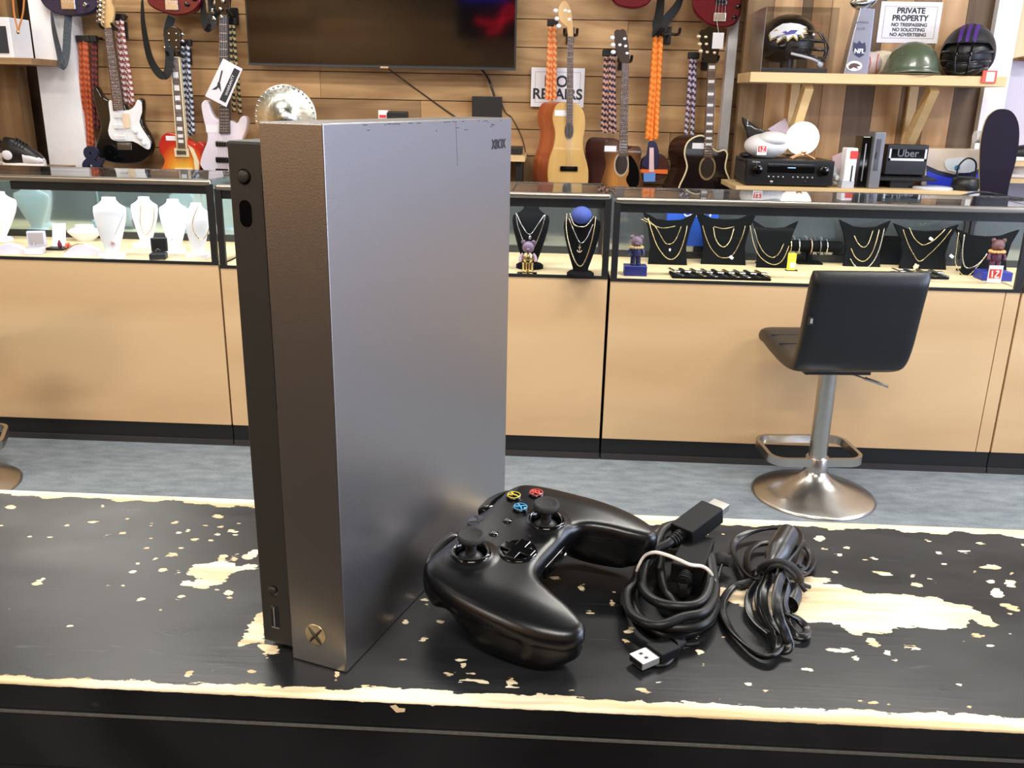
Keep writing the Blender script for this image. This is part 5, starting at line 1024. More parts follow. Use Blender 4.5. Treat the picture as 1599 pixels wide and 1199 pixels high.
# paper notices
def notice(x0, y0, x1, y1, Y, label, lines, m=M_paper, tilt=0.0):
    a = at(x0, y0, Y=Y); c = at(x1, y1, Y=Y); t = thing('notice', label, 'sign', ((a.x + c.x) / 2, Y, c.z)); MB().box(a.x, c.x, Y, Y + 0.0015, c.z, a.z).build('paper', m, t)
    b = MB(); g = 0.02; w_ = 0.0012
    b.box(a.x + g, c.x - g, Y - 0.0006, Y, a.z - g - w_, a.z - g); b.box(a.x + g, c.x - g, Y - 0.0006, Y, c.z + g, c.z + g + w_); b.box(a.x + g, a.x + g + w_, Y - 0.0006, Y, c.z + g, a.z - g); b.box(c.x - g - w_, c.x - g, Y - 0.0006, Y, c.z + g, a.z - g); b.build('border_line', M_ink, t)
    for txt, fy, sz, bo in lines: wtext(txt, sz, 'lettering', M_ink, (a.x + c.x) / 2, Y - 0.0008, a.z + (c.z - a.z) * fy, t, bold=bo, extrude=0.0003)
    return t
notice(830, 105, 911, 168, 4.724, 'white paper notice behind the classical guitar', [('NO.', 0.36, 0.075, 0.002), ('REPAIRS', 0.68, 0.07, 0.002)])
notice(1377, 2, 1463, 68, YR - 0.003, 'white private property notice on the upright planks', [('PRIVATE', 0.22, 0.034, 0.0012), ('PROPERTY', 0.40, 0.034, 0.0012), ('NO TRESPASSING', 0.56, 0.0205, 0.0006), ('NO SOLICITING', 0.68, 0.0205, 0.0006), ('NO ADVERTISING', 0.80, 0.0205, 0.0006)])

# ------------------------------------------------------------------ right bay: shelves and what stands on them
M_pine = wood('pine shelf', (232, 204, 154), (212, 178, 124), 0.5, 'X', 5.0)
def shelf(px0, px1, py, Y0, Y1, th, label):
    a = at(px0, py, Y=Y0); c = at(px1, py, Y=Y0); zt = at((px0 + px1) / 2, py, Y=Y0).z
    return a.x, c.x, zt
YS = 4.20
sx0, sx1, szt = shelf(1172, 1574, 116, YS, YR, 0.03, '')
t = thing('wall_shelf', 'upper pine shelf of the right bay holding the helmets and trophy', 'shelf', ((sx0 + sx1) / 2, YR, szt))
MB().box(sx0, sx1, YS, YR, szt - 0.042, szt, 0.002).build('board', M_pine, t)
def brace(px, t, zt):
    x = at(px, 150, Y=4.35).x; b = MB(); p0 = Vector((x, YS + 0.05, zt - 0.042)); p1 = Vector((x - 0.0, YR - 0.02, zt - 0.33)); d = (p1 - p0); L_ = d.length; d.normalize(); u_ = Vector((1, 0, 0)); n_ = d.cross(u_)
    b.obox((p0 + p1) / 2, d, u_, n_, L_ / 2 - 0.01, 0.019, 0.03); b.box(x - 0.02, x + 0.02, YR - 0.022, YR, zt - 0.36, zt - 0.042); b.build('brace', M_pine, t)
brace(1252, t, szt); brace(1443, t, szt)
def Z(px, py, Y): return at(px, py, Y=Y).z
def Xp(px, Y, py=150): return at(px, py, Y=Y).x
# helmet in a clear box
Yh = 4.33
def helmet(px, py, R, t, face, stripes_=None):
    """football helmet, built facing local -y then turned by face; t is its root"""
    b = MB(); b.s = True; nU, nV = 44, 20; rings = []
    for j in range(nV + 1):
        el = math.radians(88 - j * 8.0); ring = []
        for i in range(nU):
            az = 2 * PI * i / nU; dx, dy, dz = math.cos(el) * math.sin(az), -math.cos(el) * math.cos(az), math.sin(el)
            # face opening: pull the lower front rim up and back
            front = max(0.0, math.cos(az))
            lowz = -0.62 + 0.0 * front
            z = max(dz, lowz - 0.10 * (1 - front)) if dz < 0 else dz
            if front > 0.25 and dz < 0.32: z = max(z, 0.32 - (0.9 * max(0, 0.62 - front)))
            k = 1.0 if dz > -0.3 else 1.0 - (abs(dz) - 0.3) * 0.25
            rr = max(math.cos(el), 0.55 if dz < 0 else 0.0) * k
            ring.append((R * 0.88 * rr * math.sin(az), -R * 1.10 * rr * math.cos(az) + R * 0.08, R * z * 0.98))
        rings.append(ring)
    b.loft(rings, caps=False); return b
def face_mask(t, R, m):
    def arc(z, y, w, n=13, drop=0.0): return [(R * w * math.sin(a), -R * (y * math.cos(a) + 0.12) , R * (z + drop * abs(math.sin(a)))) for a in np.linspace(-1.45, 1.45, n)]
    for k, (z, y, w, dr) in enumerate(((-0.05, 1.22, 0.80, 0.10), (-0.36, 1.30, 0.78, 0.12), (-0.70, 1.22, 0.72, 0.25))):
        b = MB(); b.s = True; b.tube(smooth_open(arc(z, y, w, drop=dr), 2), R * 0.038, 8); b.build('mask_bar', m, t, local=True)
    for s_ in (-0.22, 0.22):
        b = MB(); b.s = True; b.tube(smooth_open([(R * s_, -R * 1.08, R * 0.30), (R * s_, -R * 1.33, R * -0.05), (R * s_, -R * 1.40, R * -0.36), (R * s_ * .8, -R * 1.31, R * -0.70)], 4), R * 0.038, 8); b.build('mask_bar', m, t, local=True)
# base+shell oriented sideways (facing right)
cxh = Xp(1234, Yh, 70); czh = Z(1236, 65, Yh); Rh = 0.120
t = thing('football_helmet', 'glossy black football helmet with winged bird emblem inside the clear case', 'helmet', (cxh, Yh + 0.02, czh), math.radians(62))
helmet(0, 0, Rh, t, 0).build('shell', M_gb, t, local=True)
b = MB(); b.ball((0, 0.005, -0.01), Rh * .8, Rh * .95, Rh * .85, 20, 12, -0.6, 0.8); b.build('padding', M_black, t, local=True); face_mask(t, Rh, M_gb)
b = MB(); b.s = True; b.tube(smooth_open([(-Rh * .75, -Rh * .3, -Rh * .45), (-Rh * .6, -Rh * 1.0, -Rh * .62), (0, -Rh * 1.2, -Rh * .75)], 5), 0.006, 8); b.ball((0, -Rh * 1.2, -Rh * .78), .03, .014, .018, 12, 8); b.build('chin_strap', mat('strap silver', (190, 190, 196), 0.4), t, local=True)
b = MB()
for k in range(3): b.ball((-Rh * .55 + k * .008, -Rh * .98, Rh * .2 - k * .0), .007, .007, .010, 10, 6)
b.build('screws', M_silver, t, local=True)
E1 = [(1206,50),(1215,42),(1225,36),(1237,35),(1250,37),(1262,42),(1254,45),(1262,49),(1252,51),(1256,58),(1248,55),(1244,61),(1238,55),(1230,62),(1226,54),(1216,64),(1214,56),(1207,60)]
E2 = [(1215,48),(1224,41),(1236,40),(1250,43),(1240,46),(1246,50),(1234,50),(1228,55),(1222,52),(1214,54)]
emb = thing  # emblem built as pieces of the helmet side
def onhel(pts, off, name, m):
    b = MB(); P = [at(a, c_, Y=Yh - 0.09) for a, c_ in pts]; n = len(P); r3 = []
    Mi = (Matrix.Translation(t.location) @ Matrix.Rotation(t.rotation_euler.z, 4, 'Z')).inverted()
    cc = sum(P, Vector()) / n
    def proj_(p):   # put on the shell
        q = p.copy(); dx = (q.x - t.location.x) / (Rh * 1.04); dz = (q.z - t.location.z) / (Rh * .98); s = max(0.02, 1 - dx * dx - dz * dz); q.y = t.location.y - Rh * .93 * math.sqrt(s) - off; return Mi @ q
    rings = [[proj_(cc + (p - cc) * f) for p in P] for f in (1, .66, .33, .02)]; b.loft(rings, caps=False); b.build(name, m, t, local=True)
onhel(E1, 0.004, 'emblem_wing', mat('emblem white', (232, 232, 236), 0.4)); onhel([(a + (a - 1234) * .05, c_ + 3) for a, c_ in E1], 0.0022, 'emblem_outline', mat('emblem gold', (190, 160, 90), 0.4)); onhel([(1222,50),(1232,47),(1246,47),(1240,53),(1230,54)], 0.006, 'emblem_head', mat('emblem purple', (52, 44, 150), 0.4))
onhel([(1226,47),(1236,42),(1240,44),(1230,50)], 0.0075, 'emblem_letter', mat('emblem white', (232, 232, 236), 0.4))
t = thing('display_box', 'clear acrylic display box with dark base around the emblem helmet', 'display box', (cxh, Yh, szt))
x0_, x1_ = Xp(1192, 4.22, 60), Xp(1306, 4.22, 60); z1_ = Z(1250, 12, 4.22)
MB().box(x0_ + 0.004, x1_ - 0.02, 4.225, 4.49, szt, szt + 0.02, 0.002).build('base', M_black, t)
M_acr = mat('clear acrylic', (236, 240, 244), 0.02, trans=1.38)
for nm, bx in (('front_pane', (x0_, x1_, 4.215, 4.218, szt, z1_)), ('back_pane', (x0_, x1_, 4.49, 4.493, szt, z1_)), ('left_pane', (x0_, x0_ + 0.003, 4.218, 4.49, szt, z1_)), ('right_pane', (x1_ - 0.003, x1_, 4.218, 4.49, szt, z1_)), ('top_pane', (x0_, x1_, 4.215, 4.493, z1_, z1_ + 0.003))):
    MB().box(*bx).build(nm, mat('hazy acrylic edge pane', (236, 240, 244), 0.3, trans=26) if nm == 'left_pane' else M_acr, t)
MB().tube([(cxh, Yh + .03, szt + .02), (cxh, Yh + .03, czh - Rh * .5)], 0.03, 14).build('helmet_rest', M_black, t)
# trophy
Yt = 4.30; tx = Xp(1338, Yt, 80); zb_ = szt
t = thing('trophy', 'silver football trophy with tapering stand and shield emblem', 'trophy', (tx, Yt, zb_))
w0, w1 = 17.5 * Yt / FP, 11 * Yt / FP; zt_ = Z(1346, 14, Yt)
b = MB(); P = [(tx - w0, zb_), (tx + w0 * .98, zb_), (tx + w0 * .9, zb_ + (zt_ - zb_) * .5), (tx + w1 + 0.012, zt_), (tx - w1 * .55, zt_), (tx - w1 * 1.15, zb_ + (zt_ - zb_) * .5)]
b.prism(P, Yt - 0.03, 0.06, 0.004); b.build('stand', mat('trophy silver', (196, 200, 216), 0.22, 0.85, scale=14, var=0.2), t)
b = MB(); b.s = True; bx_ = Xp(1349, Yt, 4); bz_ = Z(1349, 2, Yt)
rings = [[(bx_ + (h - .5) * .12, Yt + r_ * math.cos(q), bz_ + 0.004 + r_ * math.sin(q) + (h - .5) * .02) for q in [i * PI / 10 for i in range(20)]] for h, r_ in ((0, .002), (.08, .018), (.25, .034), (.5, .042), (.75, .034), (.92, .018), (1, .002))]
b.loft(rings); b.build('ball', M_silver, t)
sh = pxs([(1333,66),(1338,68),(1342,64),(1346,68),(1351,66),(1352,78),(1349,86),(1342,90),(1335,86),(1332,78)], Yt - 0.031)
MB().prism(sh, Yt - 0.0325, 0.003).build('shield', mat('shield dark', (44, 48, 80), 0.4), t)
wtext('NFL', 0.026, 'shield_lettering', M_white, Xp(1342, Yt - .033, 80), Yt - 0.033, Z(1342, 80, Yt - .033), t, bold=0.0008)
for k, (tx_, yy_) in enumerate((('CHAMPIONS', 35), ('XLVII', 45))): wtext(tx_, 0.012 if k == 0 else 0.016, 'engraving', mat('engraved grey', (110, 112, 130), 0.5), Xp(1344, Yt - .033, yy_), Yt - 0.0312, Z(1344, yy_, Yt - .033), t)
ov = [(Xp(1334, Yt - .032, 103) + 0.034 * math.cos(a), Z(1334, 103, Yt - .032) + 0.021 * math.sin(a)) for a in [i * PI / 14 for i in range(28)]]
MB().prism(ov, Yt - 0.0335, 0.003).build('oval_badge', M_white, t)
MB().prism(pxs([(1325,104),(1330,99),(1338,99),(1344,103),(1338,104),(1341,108),(1333,105),(1328,108)], Yt - .036), Yt - 0.035, 0.002, smooth_n=2).build('badge_bird', mat('badge brown', (84, 56, 60), 0.5), t)
# ball in clear ball cube behind the trophy, white football
bb = MB(); c = at(1362, 88, Y=4.40); R_ = 0.052; bb.s = True; bb.ball((c.x, 4.42, szt + R_), R_ * 1.15, R_, R_, 24, 16); bb.m = 1
for s_ in (-1, 1): bb.tube([(c.x + s_ * R_ * .62 - s_ * R_ * .35 * math.cos(a), 4.42 - R_ * .99 * math.cos(a * .8), szt + R_ + R_ * .85 * math.sin(a)) for a in np.linspace(-1.2, 1.2, 12)], 0.0018, 6)
bb.build('signed_ball', [mat('ball leather', (222, 206, 206), 0.4), M_red], label='pale ball with red seams on the shelf right behind the trophy', category='ball')
c = at(1384, 92, Y=4.38); bb = MB(); bb.s = True; Rb = 0.056
bb.loft([[(c.x + (h - .5) * .20, 4.437 + r_ * Rb * math.cos(q), szt + Rb + r_ * Rb * math.sin(q)) for q in [i * PI / 12 for i in range(24)]] for h, r_ in ((0, .03), (.06, .3), (.2, .68), (.35, .92), (.5, 1), (.65, .92), (.8, .68), (.94, .3), (1, .03))])
bb.build('white_football', mat('white football', (240, 226, 200), 0.4), label='cream white football on the shelf behind the green steel helmet', category='ball')
# green steel helmet
c = at(1427, 115, Y=4.27); cx_ = Xp(1427, 4.30, 90); hw_ = 38 * 4.30 / FP; hh_ = Z(1427, 66, 4.3) - szt
b = MB(); b.s = True; prof = [(1.06, 0.0), (1.07, .03), (1.0, .10), (.97, .25), (.90, .48), (.76, .70), (.55, .87), (.28, .97), (.01, 1.0)]
rings = [[(cx_ + hw_ * r_ * math.cos(q), 4.31 + hw_ * 1.0 * r_ * math.sin(q), szt + 0.004 + hh_ * h + (0.010 * math.sin(q * 1.0) ** 2 * (1 - h) if h < .2 else 0)) for q in [i * PI / 20 for i in range(40)]] for r_, h in prof]
b.loft(rings); t = thing('steel_helmet', 'olive green steel army helmet on the upper shelf', 'helmet', (cx_, 4.33, szt)); b.build('shell', mat('olive enamel', (82, 92, 72), 0.3, coat=0.3), t)
b = MB(); b.tube([(cx_ + hw_ * 1.065 * math.cos(q), 4.31 + hw_ * 1.065 * math.sin(q), szt + 0.005) for q in [i * PI / 20 for i in range(41)]], 0.003, 6); b.build('rim', mat('rim brown', (104, 92, 66), 0.4), t)
disc((Xp(1438, 4.20, 104), Z(1438, 104, 4.19)), 0.004, 4.202, 0.003, 'rivet', M_silver, t, 10)
# matte black helmet with purple stripes
Rk = 0.128; cx_ = Xp(1513, 4.33, 85); cz_ = Z(1513, 84, 4.33)
t = thing('football_helmet', 'matte black football helmet with purple stripes at the right end of the shelf', 'helmet', (cx_, 4.345, cz_), math.radians(-28))
helmet(0, 0, Rk, t, 0).build('shell', mat('matte black shell', (34, 35, 40), 0.5), t, local=True)
b = MB(); b.ball((0, 0.005, -0.01), Rk * .82, Rk * .95, Rk * .85, 20, 12, -0.6, 0.8); b.build('padding', M_black, t, local=True); face_mask(t, Rk, M_gloss)
b = MB(); b.ball((0, -Rk * .55, -Rk * .45), Rk * .6, Rk * .5, Rk * .35, 18, 10); b.build('jaw_pads', M_black, t, local=True)
M_pur = mat('stripe purple', (78, 46, 130), 0.5)
for off in (-0.26, 0.0, 0.26):
    b = MB(); rings = []
    for a in np.linspace(0.35, 2.4, 20):
        y = -Rk * 1.105 * math.cos(a) + Rk * .08; z = Rk * .985 * math.sin(a); w_ = 0.085 * (0.5 + .5 * math.sin(a)); k = math.sqrt(1 - off * off)
        rings.append([(Rk * .885 * (off + s_ * w_), (y - Rk * .08) * k * 1.004 + Rk * .08, z * (math.sqrt(max(0, 1 - (off + s_ * w_) ** 2)) * 1.012)) for s_ in (-1, -.3, .3, 1)])
    b.loft(rings, caps=False, closed=False); b.build('purple_stripe', M_pur, t, local=True)
a = at(1536, 110, Y=4.19); c = at(1555, 130, Y=4.19)
t = thing('shelf_tag', 'orange and white tag clipped on the shelf edge below the matte helmet', 'price tag', ((a.x + c.x) / 2, 4.19, c.z)); MB().box(a.x, c.x, 4.192, 4.199, c.z, a.z, 0.001).build('tag', mat('tag orange', (232, 84, 58), 0.5), t)
MB().box(a.x + 0.016, c.x - 0.01, 4.190, 4.192, c.z + 0.006, a.z - 0.006).build('white_patch', M_white, t)

# lower shelf of the right bay
YL = 4.12; lx0 = Xp(1149, YL, 293); lx1 = Xp(1512, YL, 300); lzt = Z(1330, 295, YL)
t = thing('wall_shelf', 'lower pine shelf of the right bay carrying receiver, lamp and boxes', 'shelf', ((lx0 + lx1) / 2, YR, lzt)); MB().box(lx0, lx1, YL, YR, lzt - 0.022, lzt, 0.002).build('board', M_pine, t)
for px_ in (1200, 1460): x_ = Xp(px_, 4.4, 320); MB().box(x_ - 0.018, x_ + 0.018, YL + 0.08, YR, lzt - 0.12, lzt - 0.022).build('bracket', M_pine, t)
# receiver
Yr = 4.16; a = at(1167, 250, Y=Yr); c = at(1299, 292, Y=Yr); rz1 = Z(1232, 250, Yr)
t = thing('av_receiver', 'black audio receiver with two large knobs on the lower shelf', 'receiver', ((a.x + c.x) / 2, Yr, lzt))
b = MB(); b.box(a.x, c.x, Yr, Yr + 0.28, lzt + 0.006, rz1, 0.003); b.build('casing', mat('receiver black', (18, 18, 20), 0.35), t)
b = MB(); b.box(a.x - 0.002, a.x + 0.0, Yr + 0.03, Yr + 0.25, lzt + 0.02, rz1 - 0.02)
for k in range(8): b.box(a.x - 0.004, a.x - 0.001, Yr + 0.04, Yr + 0.24, lzt + 0.03 + k * 0.011, lzt + 0.034 + k * 0.011)
b.build('side_vents', mat('vent grey', (60, 60, 62), 0.5), t)
xx = lambda f: a.x + (c.x - a.x) * f; zz = lambda f: lzt + (rz1 - lzt) * f
MB().box(xx(.24), xx(.78), Yr - 0.002, Yr, zz(.52), zz(.86)).build('display_window', M_gloss, t)
MB().box(xx(.47), xx(.56), Yr - 0.003, Yr - 0.002, zz(.70), zz(.73)).build('lit_text', mat('display blue', (150, 190, 230), 0.5, emit=(120, 170, 220), es=1.0), t)
for f_ in (.12, .88): disc((xx(f_), zz(.62)), 0.023, Yr, 0.018, 'volume_knob' if f_ > .5 else 'source_knob', M_gloss, t, 28)
for k in range(9): f_ = .26 + k * .055 + (.06 if k > 3 else 0); disc((xx(f_), zz(.36)), 0.004, Yr, 0.004, 'front_button', M_steel, t, 10)
disc((xx(.30), zz(.17)), 0.006, Yr, 0.003, 'headphone_jack', M_silver, t, 12); disc((xx(.68), zz(.2)), 0.006, Yr, 0.003, 'front_jack', M_black, t, 12)
wtext('DENON', 0.010, 'lettering', M_silver, xx(.10), Yr - 0.001, zz(.9), t)
for f_ in (.08, .92): MB().box(xx(f_) - 0.02, xx(f_) + 0.02, Yr + 0.03, Yr + 0.07, lzt, lzt + 0.007).build('foot', M_black, t)
# white rounded bundle and clear bag on the receiver
c_ = at(1196, 226, Y=4.28); b = MB(); b.s = True; b.ball((c_.x, 4.28, rz1 + 0.055), 0.098, 0.09, 0.055, 28, 16)
t = thing('white_headset', 'white rounded headset lying on the receiver with a red tag', 'headset', (c_.x, 4.28, rz1)); b.build('shell', mat('white soft plastic', (226, 226, 228), 0.5, bump=0.3), t)
b = MB(); b.ball((c_.x + 0.02, 4.25, rz1 + 0.085), 0.07, 0.07, 0.035, 20, 12); b.build('top_pad', mat('white soft plastic', (226, 226, 228), 0.5), t)
b = MB(); b.ball((c_.x - 0.085, 4.29, rz1 + 0.012), 0.03, 0.03, 0.012, 16, 8); b.build('dark_cap', M_black, t)
tag(1190, 233, 4.165, 0.042, 0.050, 'white tag with red print hanging in front of the white headset')
M_bag = mat('clear plastic bag', (214, 214, 222), 0.12, trans=1.45)
t = thing('plastic_bag', 'crumpled clear plastic bag with a black item behind the white headset', 'bag', (Xp(1185, 4.4, 220), 4.40, rz1))
b = MB(); P = pxs([(1160,240),(1158,205),(1163,182),(1178,190),(1200,196),(1226,183),(1262,186),(1268,200),(1255,235),(1240,243),(1200,245)], 4.39); b.s = True
rnd = random.Random(2); n = len(P); cxx = sum(p[0] for p in P) / n; czz = sum(p[1] for p in P) / n
b.loft([[(cxx + (x - cxx) * f, 4.40 - 0.05 * (1 - f) + rnd.uniform(-.008, .008), czz + (z - czz) * f) for x, z in P] for f in (1, .75, .5, .25, .03)], caps=False); b.build('film', M_bag, t)
b = MB(); b.prism(pxs([(1160,183),(1185,200),(1212,212),(1205,228),(1175,225),(1166,205)], 4.42), 4.42, 0.03, 0.004, smooth_n=2); b.build('black_item', M_black, t)
b = MB(); b.prism(pxs([(1200,202),(1228,184),(1240,215),(1232,230),(1215,212)], 4.41), 4.425, 0.01, 0.002); b.build('lilac_card', mat('lilac card', (198, 186, 206), 0.5), t)
# moon lamp
c_ = at(1253, 215, Y=4.26); R_ = 24 * 4.26 / FP; zl_ = rz1 + R_ + 0.018
t = thing('moon_lamp', 'glowing white sphere lamp on a folded wooden stand on the receiver', 'lamp', (c_.x, 4.26, rz1))
b = MB(); b.ball((c_.x, 4.26, zl_), R_, R_, R_, 40, 24); b.build('globe', mat('moon glow', (255, 250, 240), 0.5, emit=(255, 248, 236), es=1.6, bump=0.4, scale=18), t)
M_pn = wood('lamp stand wood', (222, 172, 118), (196, 142, 90), 0.5, 'X', 6.0)
for s_ in (-1, 1):
    b = MB(); b.obox((c_.x + s_ * 0.02, 4.22, rz1 + 0.021), (0.90, 0, s_ * -0.42), (0, 1, 0), (s_ * 0.42, 0, 0.90), 0.036, 0.02, 0.003); b.build('stand_leg', M_pn, t)
lp = bpy.data.lights.new('lamp_glow', 'POINT'); lp.energy = 1.2; lp.color = (1, .95, .88); lp.shadow_soft_size = R_ * 1.02
# upright consoles and boxes
def upright(px0, px1, top, base_, Y, d, m, name, label, cat, bev=0.006):
    a = at(px0, base_, Y=Y); c = at(px1, base_, Y=Y); zt = Z((px0 + px1) / 2, top, Y); t = thing(name, label, cat, ((a.x + c.x) / 2, Y, lzt)); MB().box(a.x, c.x, Y, Y + d, lzt, zt, bev).build('shell', m, t); return t, a.x, c.x, zt
t, xa, xb, zt = upright(1315, 1333, 231, 292, 4.15, 0.07, M_white, 'white_console', 'slim white upright game console with red tag on lower shelf', 'game console')
MB().box(xa + 0.030, xa + 0.036, 4.148, 4.15, zt - 0.145, zt - 0.075).build('disc_slot', M_black, t); MB().box(xa - 0.004, xb + 0.0, 4.148, 4.22, lzt, lzt + 0.034, 0.002).build('stand', mat('pale grey stand', (186, 190, 198), 0.4), t)
MB().box(xa + 0.018, xa + 0.05, 4.146, 4.15, zt - 0.045, zt - 0.012).build('red_label', M_red, t)
t, xa, xb, zt = upright(1337, 1353, 213, 293, 4.19, 0.10, M_gloss, 'black_console', 'glossy black upright game console between white and grey ones', 'game console', 0.003)
MB().box(xa + 0.015, xa + 0.02, 4.186, 4.19, lzt + 0.03, zt - 0.03).build('seam', M_steel, t)
t, xa, xb, zt = upright(1355, 1372, 206, 295, 4.16, 0.10, mat('dark silver plastic', (128, 128, 134), 0.35, 0.4), 'silver_console', 'tall dark silver upright game console on the lower shelf', 'game console', 0.004)
MB().box(xa + 0.012, xa + 0.03, 4.157, 4.16, lzt + 0.08, zt - 0.03).build('drive_cover', mat('drive grey', (88, 88, 94), 0.3, 0.4), t)
MB().box(xa + 0.012, xa + 0.018, 4.155, 4.157, lzt + 0.13, lzt + 0.16).build('light_bar', M_black, t)
t = thing('tagged_bag', 'clear bag of small parts left of the white game console', 'bag', (Xp(1302, 4.2, 280), 4.2, lzt)); b = MB(); c_ = at(1303, 278, Y=4.22); b.s = True
for k in range(8): b.ball((c_.x + rnd.uniform(-.015, .018), 4.2 + rnd.uniform(-.02, .02), lzt + 0.014 + 0.009 * k), 0.013, 0.012, 0.014, 8, 6)
b.build('parts', mat('pale parts', (196, 204, 210), 0.3), t)
b = MB(); b.prism(pxs([(1301,290),(1300,245),(1316,238),(1332,240),(1330,290)], 4.33), 4.335, 0.01, 0.002); b.build('pink_sheet', mat('pink film', (222, 196, 204), 0.4), t)
# small black box with red tag behind, sign box on a flat laptop-like tray
t, xa, xb, zt = upright(1366, 1387, 246, 295, 4.33, 0.1, M_black, 'dark_box', 'dark box with red and white tag left of the ride sign', 'box', 0.003); MB().box(xa + 0.02, xb, 4.327, 4.33, zt - 0.06, zt - 0.0).build('tag_face', M_white, t); MB().box(xa + 0.024, xb - 0.006, 4.325, 4.327, zt - 0.04, zt - 0.012).build('red_print', M_red, t)
a = at(1366, 272, Y=4.22); c = at(1458, 281, Y=4.22)
t = thing('flat_stand', 'low black flat stand under the lit ride sign', 'stand', ((a.x + c.x) / 2, 4.25, lzt)); b = MB(); za = Z(1412, 278, 4.22)
b.obox(((a.x + c.x) / 2, 4.29, za), (1, 0, 0), (0, 1, 0.05), (0, -0.05, 1), (c.x - a.x) / 2, 0.10, 0.006, 0.002); b.build('plate', M_black, t); MB().box((a.x + c.x) / 2 - 0.05, (a.x + c.x) / 2 + 0.05, 4.24, 4.34, lzt, za).build('foot', M_black, t)
sa = at(1387, 226, Y=4.26); sc = at(1444, 276, Y=4.26); zt = Z(1415, 226, 4.26); zb2 = za + 0.0105
t = thing('ride_sign', 'black sign box with white framed screen reading a ride company name', 'sign', ((sa.x + sc.x) / 2, 4.26, zb2)); MB().box(sa.x, sc.x, 4.26, 4.33, zb2, zt, 0.004).build('box', M_black, t)
zm = Z(1415, 251, 4.26); b = MB(); b.box(sa.x + 0.010, sc.x - 0.008, 4.256, 4.26, zm, zm + 0.01); b.box(sa.x + 0.010, sa.x + 0.018, 4.256, 4.26, zm, zt - 0.018); b.box(sc.x - 0.016, sc.x - 0.008, 4.256, 4.26, zm, zt - 0.018); b.build('screen_frame', mat('frame white', (216, 220, 230), 0.4), t)
MB().box(sa.x + 0.02, sc.x - 0.018, 4.257, 4.26, zm + 0.012, zt - 0.02).build('screen', M_gloss, t)
wtext('Uber', 0.046, 'lettering', mat('dim grey', (100, 104, 110), 0.5), (sa.x + sc.x) / 2, 4.2555, (zm + zt) / 2 - 0.003, t, bold=0.0008)
# picture box
a = at(1447, 232, Y=4.32); c = at(1542, 290, Y=4.32); zt = Z(1490, 233, 4.32)
t = thing('picture_box', 'retail box with a white device printed over a blue curve', 'box', ((a.x + c.x) / 2, 4.36, lzt)); MB().box(a.x, c.x, 4.32, 4.44, lzt, zt, 0.002).build('carton', mat('carton beige', (206, 190, 172), 0.5), t)
MB().prism(pxs([(1447,262),(1465,270),(1490,276),(1520,272),(1541,262),(1541,292),(1447,292)], 4.319), 4.318, 0.003).build('blue_print', mat('print blue', (40, 60, 200), 0.4), t)
MB().prism(pxs([(1447,258),(1465,266),(1490,272),(1520,268),(1541,258),(1541,264),(1520,275),(1490,279),(1465,273),(1447,266)], 4.317), 4.3168, 0.002).build('navy_curve', mat('print navy', (26, 30, 60), 0.4), t)
MB().prism(pxs([(1475,252),(1486,247),(1512,246),(1524,252),(1522,266),(1505,270),(1480,266)], 4.3165), 4.315, 0.003, smooth_n=2).build('device_print', mat('print pale', (212, 220, 226), 0.4), t)
disc((Xp(1495, 4.312, 262), Z(1495, 262, 4.312)), 0.013, 4.316, 0.002, 'lens_print', mat('lens blue', (70, 140, 190), 0.3), t)
b = MB(); c_ = at(1508, 285, Y=4.20); b.s = True; b.lathe([(0.055, 0), (0.06, 0.02), (0.055, 0.05), (0.04, 0.058), (0.001, 0.06)], (c_.x, 4.2, lzt), 28); t = thing('small_camera', 'small black rounded device with cable in front of the picture box', 'electronics', (c_.x, 4.2, lzt)); b.build('body', M_black, t)
b = MB(); b.s = True; b.tube(smooth_open([(c_.x - .04, 4.2, lzt + .04), (c_.x - .045, 4.2, lzt + .10), (c_.x - .015, 4.19, lzt + .14), (c_.x + .03, 4.2, lzt + .12), (c_.x + .035, 4.2, lzt + .05)], 6), 0.004, 8); b.build('cable', M_black, t)
b = MB(); c_ = at(1464, 294, Y=4.16); b.lathe([(0.085, 0), (0.088, 0.006), (0.08, 0.012), (0.001, 0.012)], (c_.x - 0.0, 4.22, lzt), 30); b.build('white_disc', mat('pale disc', (206, 210, 222), 0.3), label='flat pale round disc at the front of the lower shelf', category='disc')
# skateboard deck
P = pxs([(1531,303),(1530,260),(1532,220),(1540,188),(1552,174),(1565,170),(1580,174),(1590,190),(1592,215),(1587,250),(1576,290),(1570,330),(1560,350),(1535,350)], 4.15)
t = thing('skateboard', 'dark purple skateboard deck leaning upright at the right end', 'skateboard', (P[0][0] + .05, 4.15, P[-1][1])); b = MB(); b.m = 0; b.prism(P, 4.15, 0.012, 0.002, side_m=1, smooth_n=3); b.build('deck', [mat('deck purple', (30, 22, 38), 0.6, spec=0.15), mat('deck ply', (206, 190, 130), 0.5)], t)
for dz_ in (0.12, ): 
    c_ = at(1560, 215, Y=4.16); b = MB(); b.box(c_.x - 0.06, c_.x + 0.06, 4.17, 4.20, c_.z - 0.02, c_.z + 0.02); b.build('truck', M_steel, t)
    for s_ in (-1, 1): b = MB(); b.lathe([(0.026, -0.015), (0.026, 0.015)], (c_.x + s_ * 0.075, 4.195, c_.z), 20, (1, 0, 0)); b.build('wheel', M_white, t)
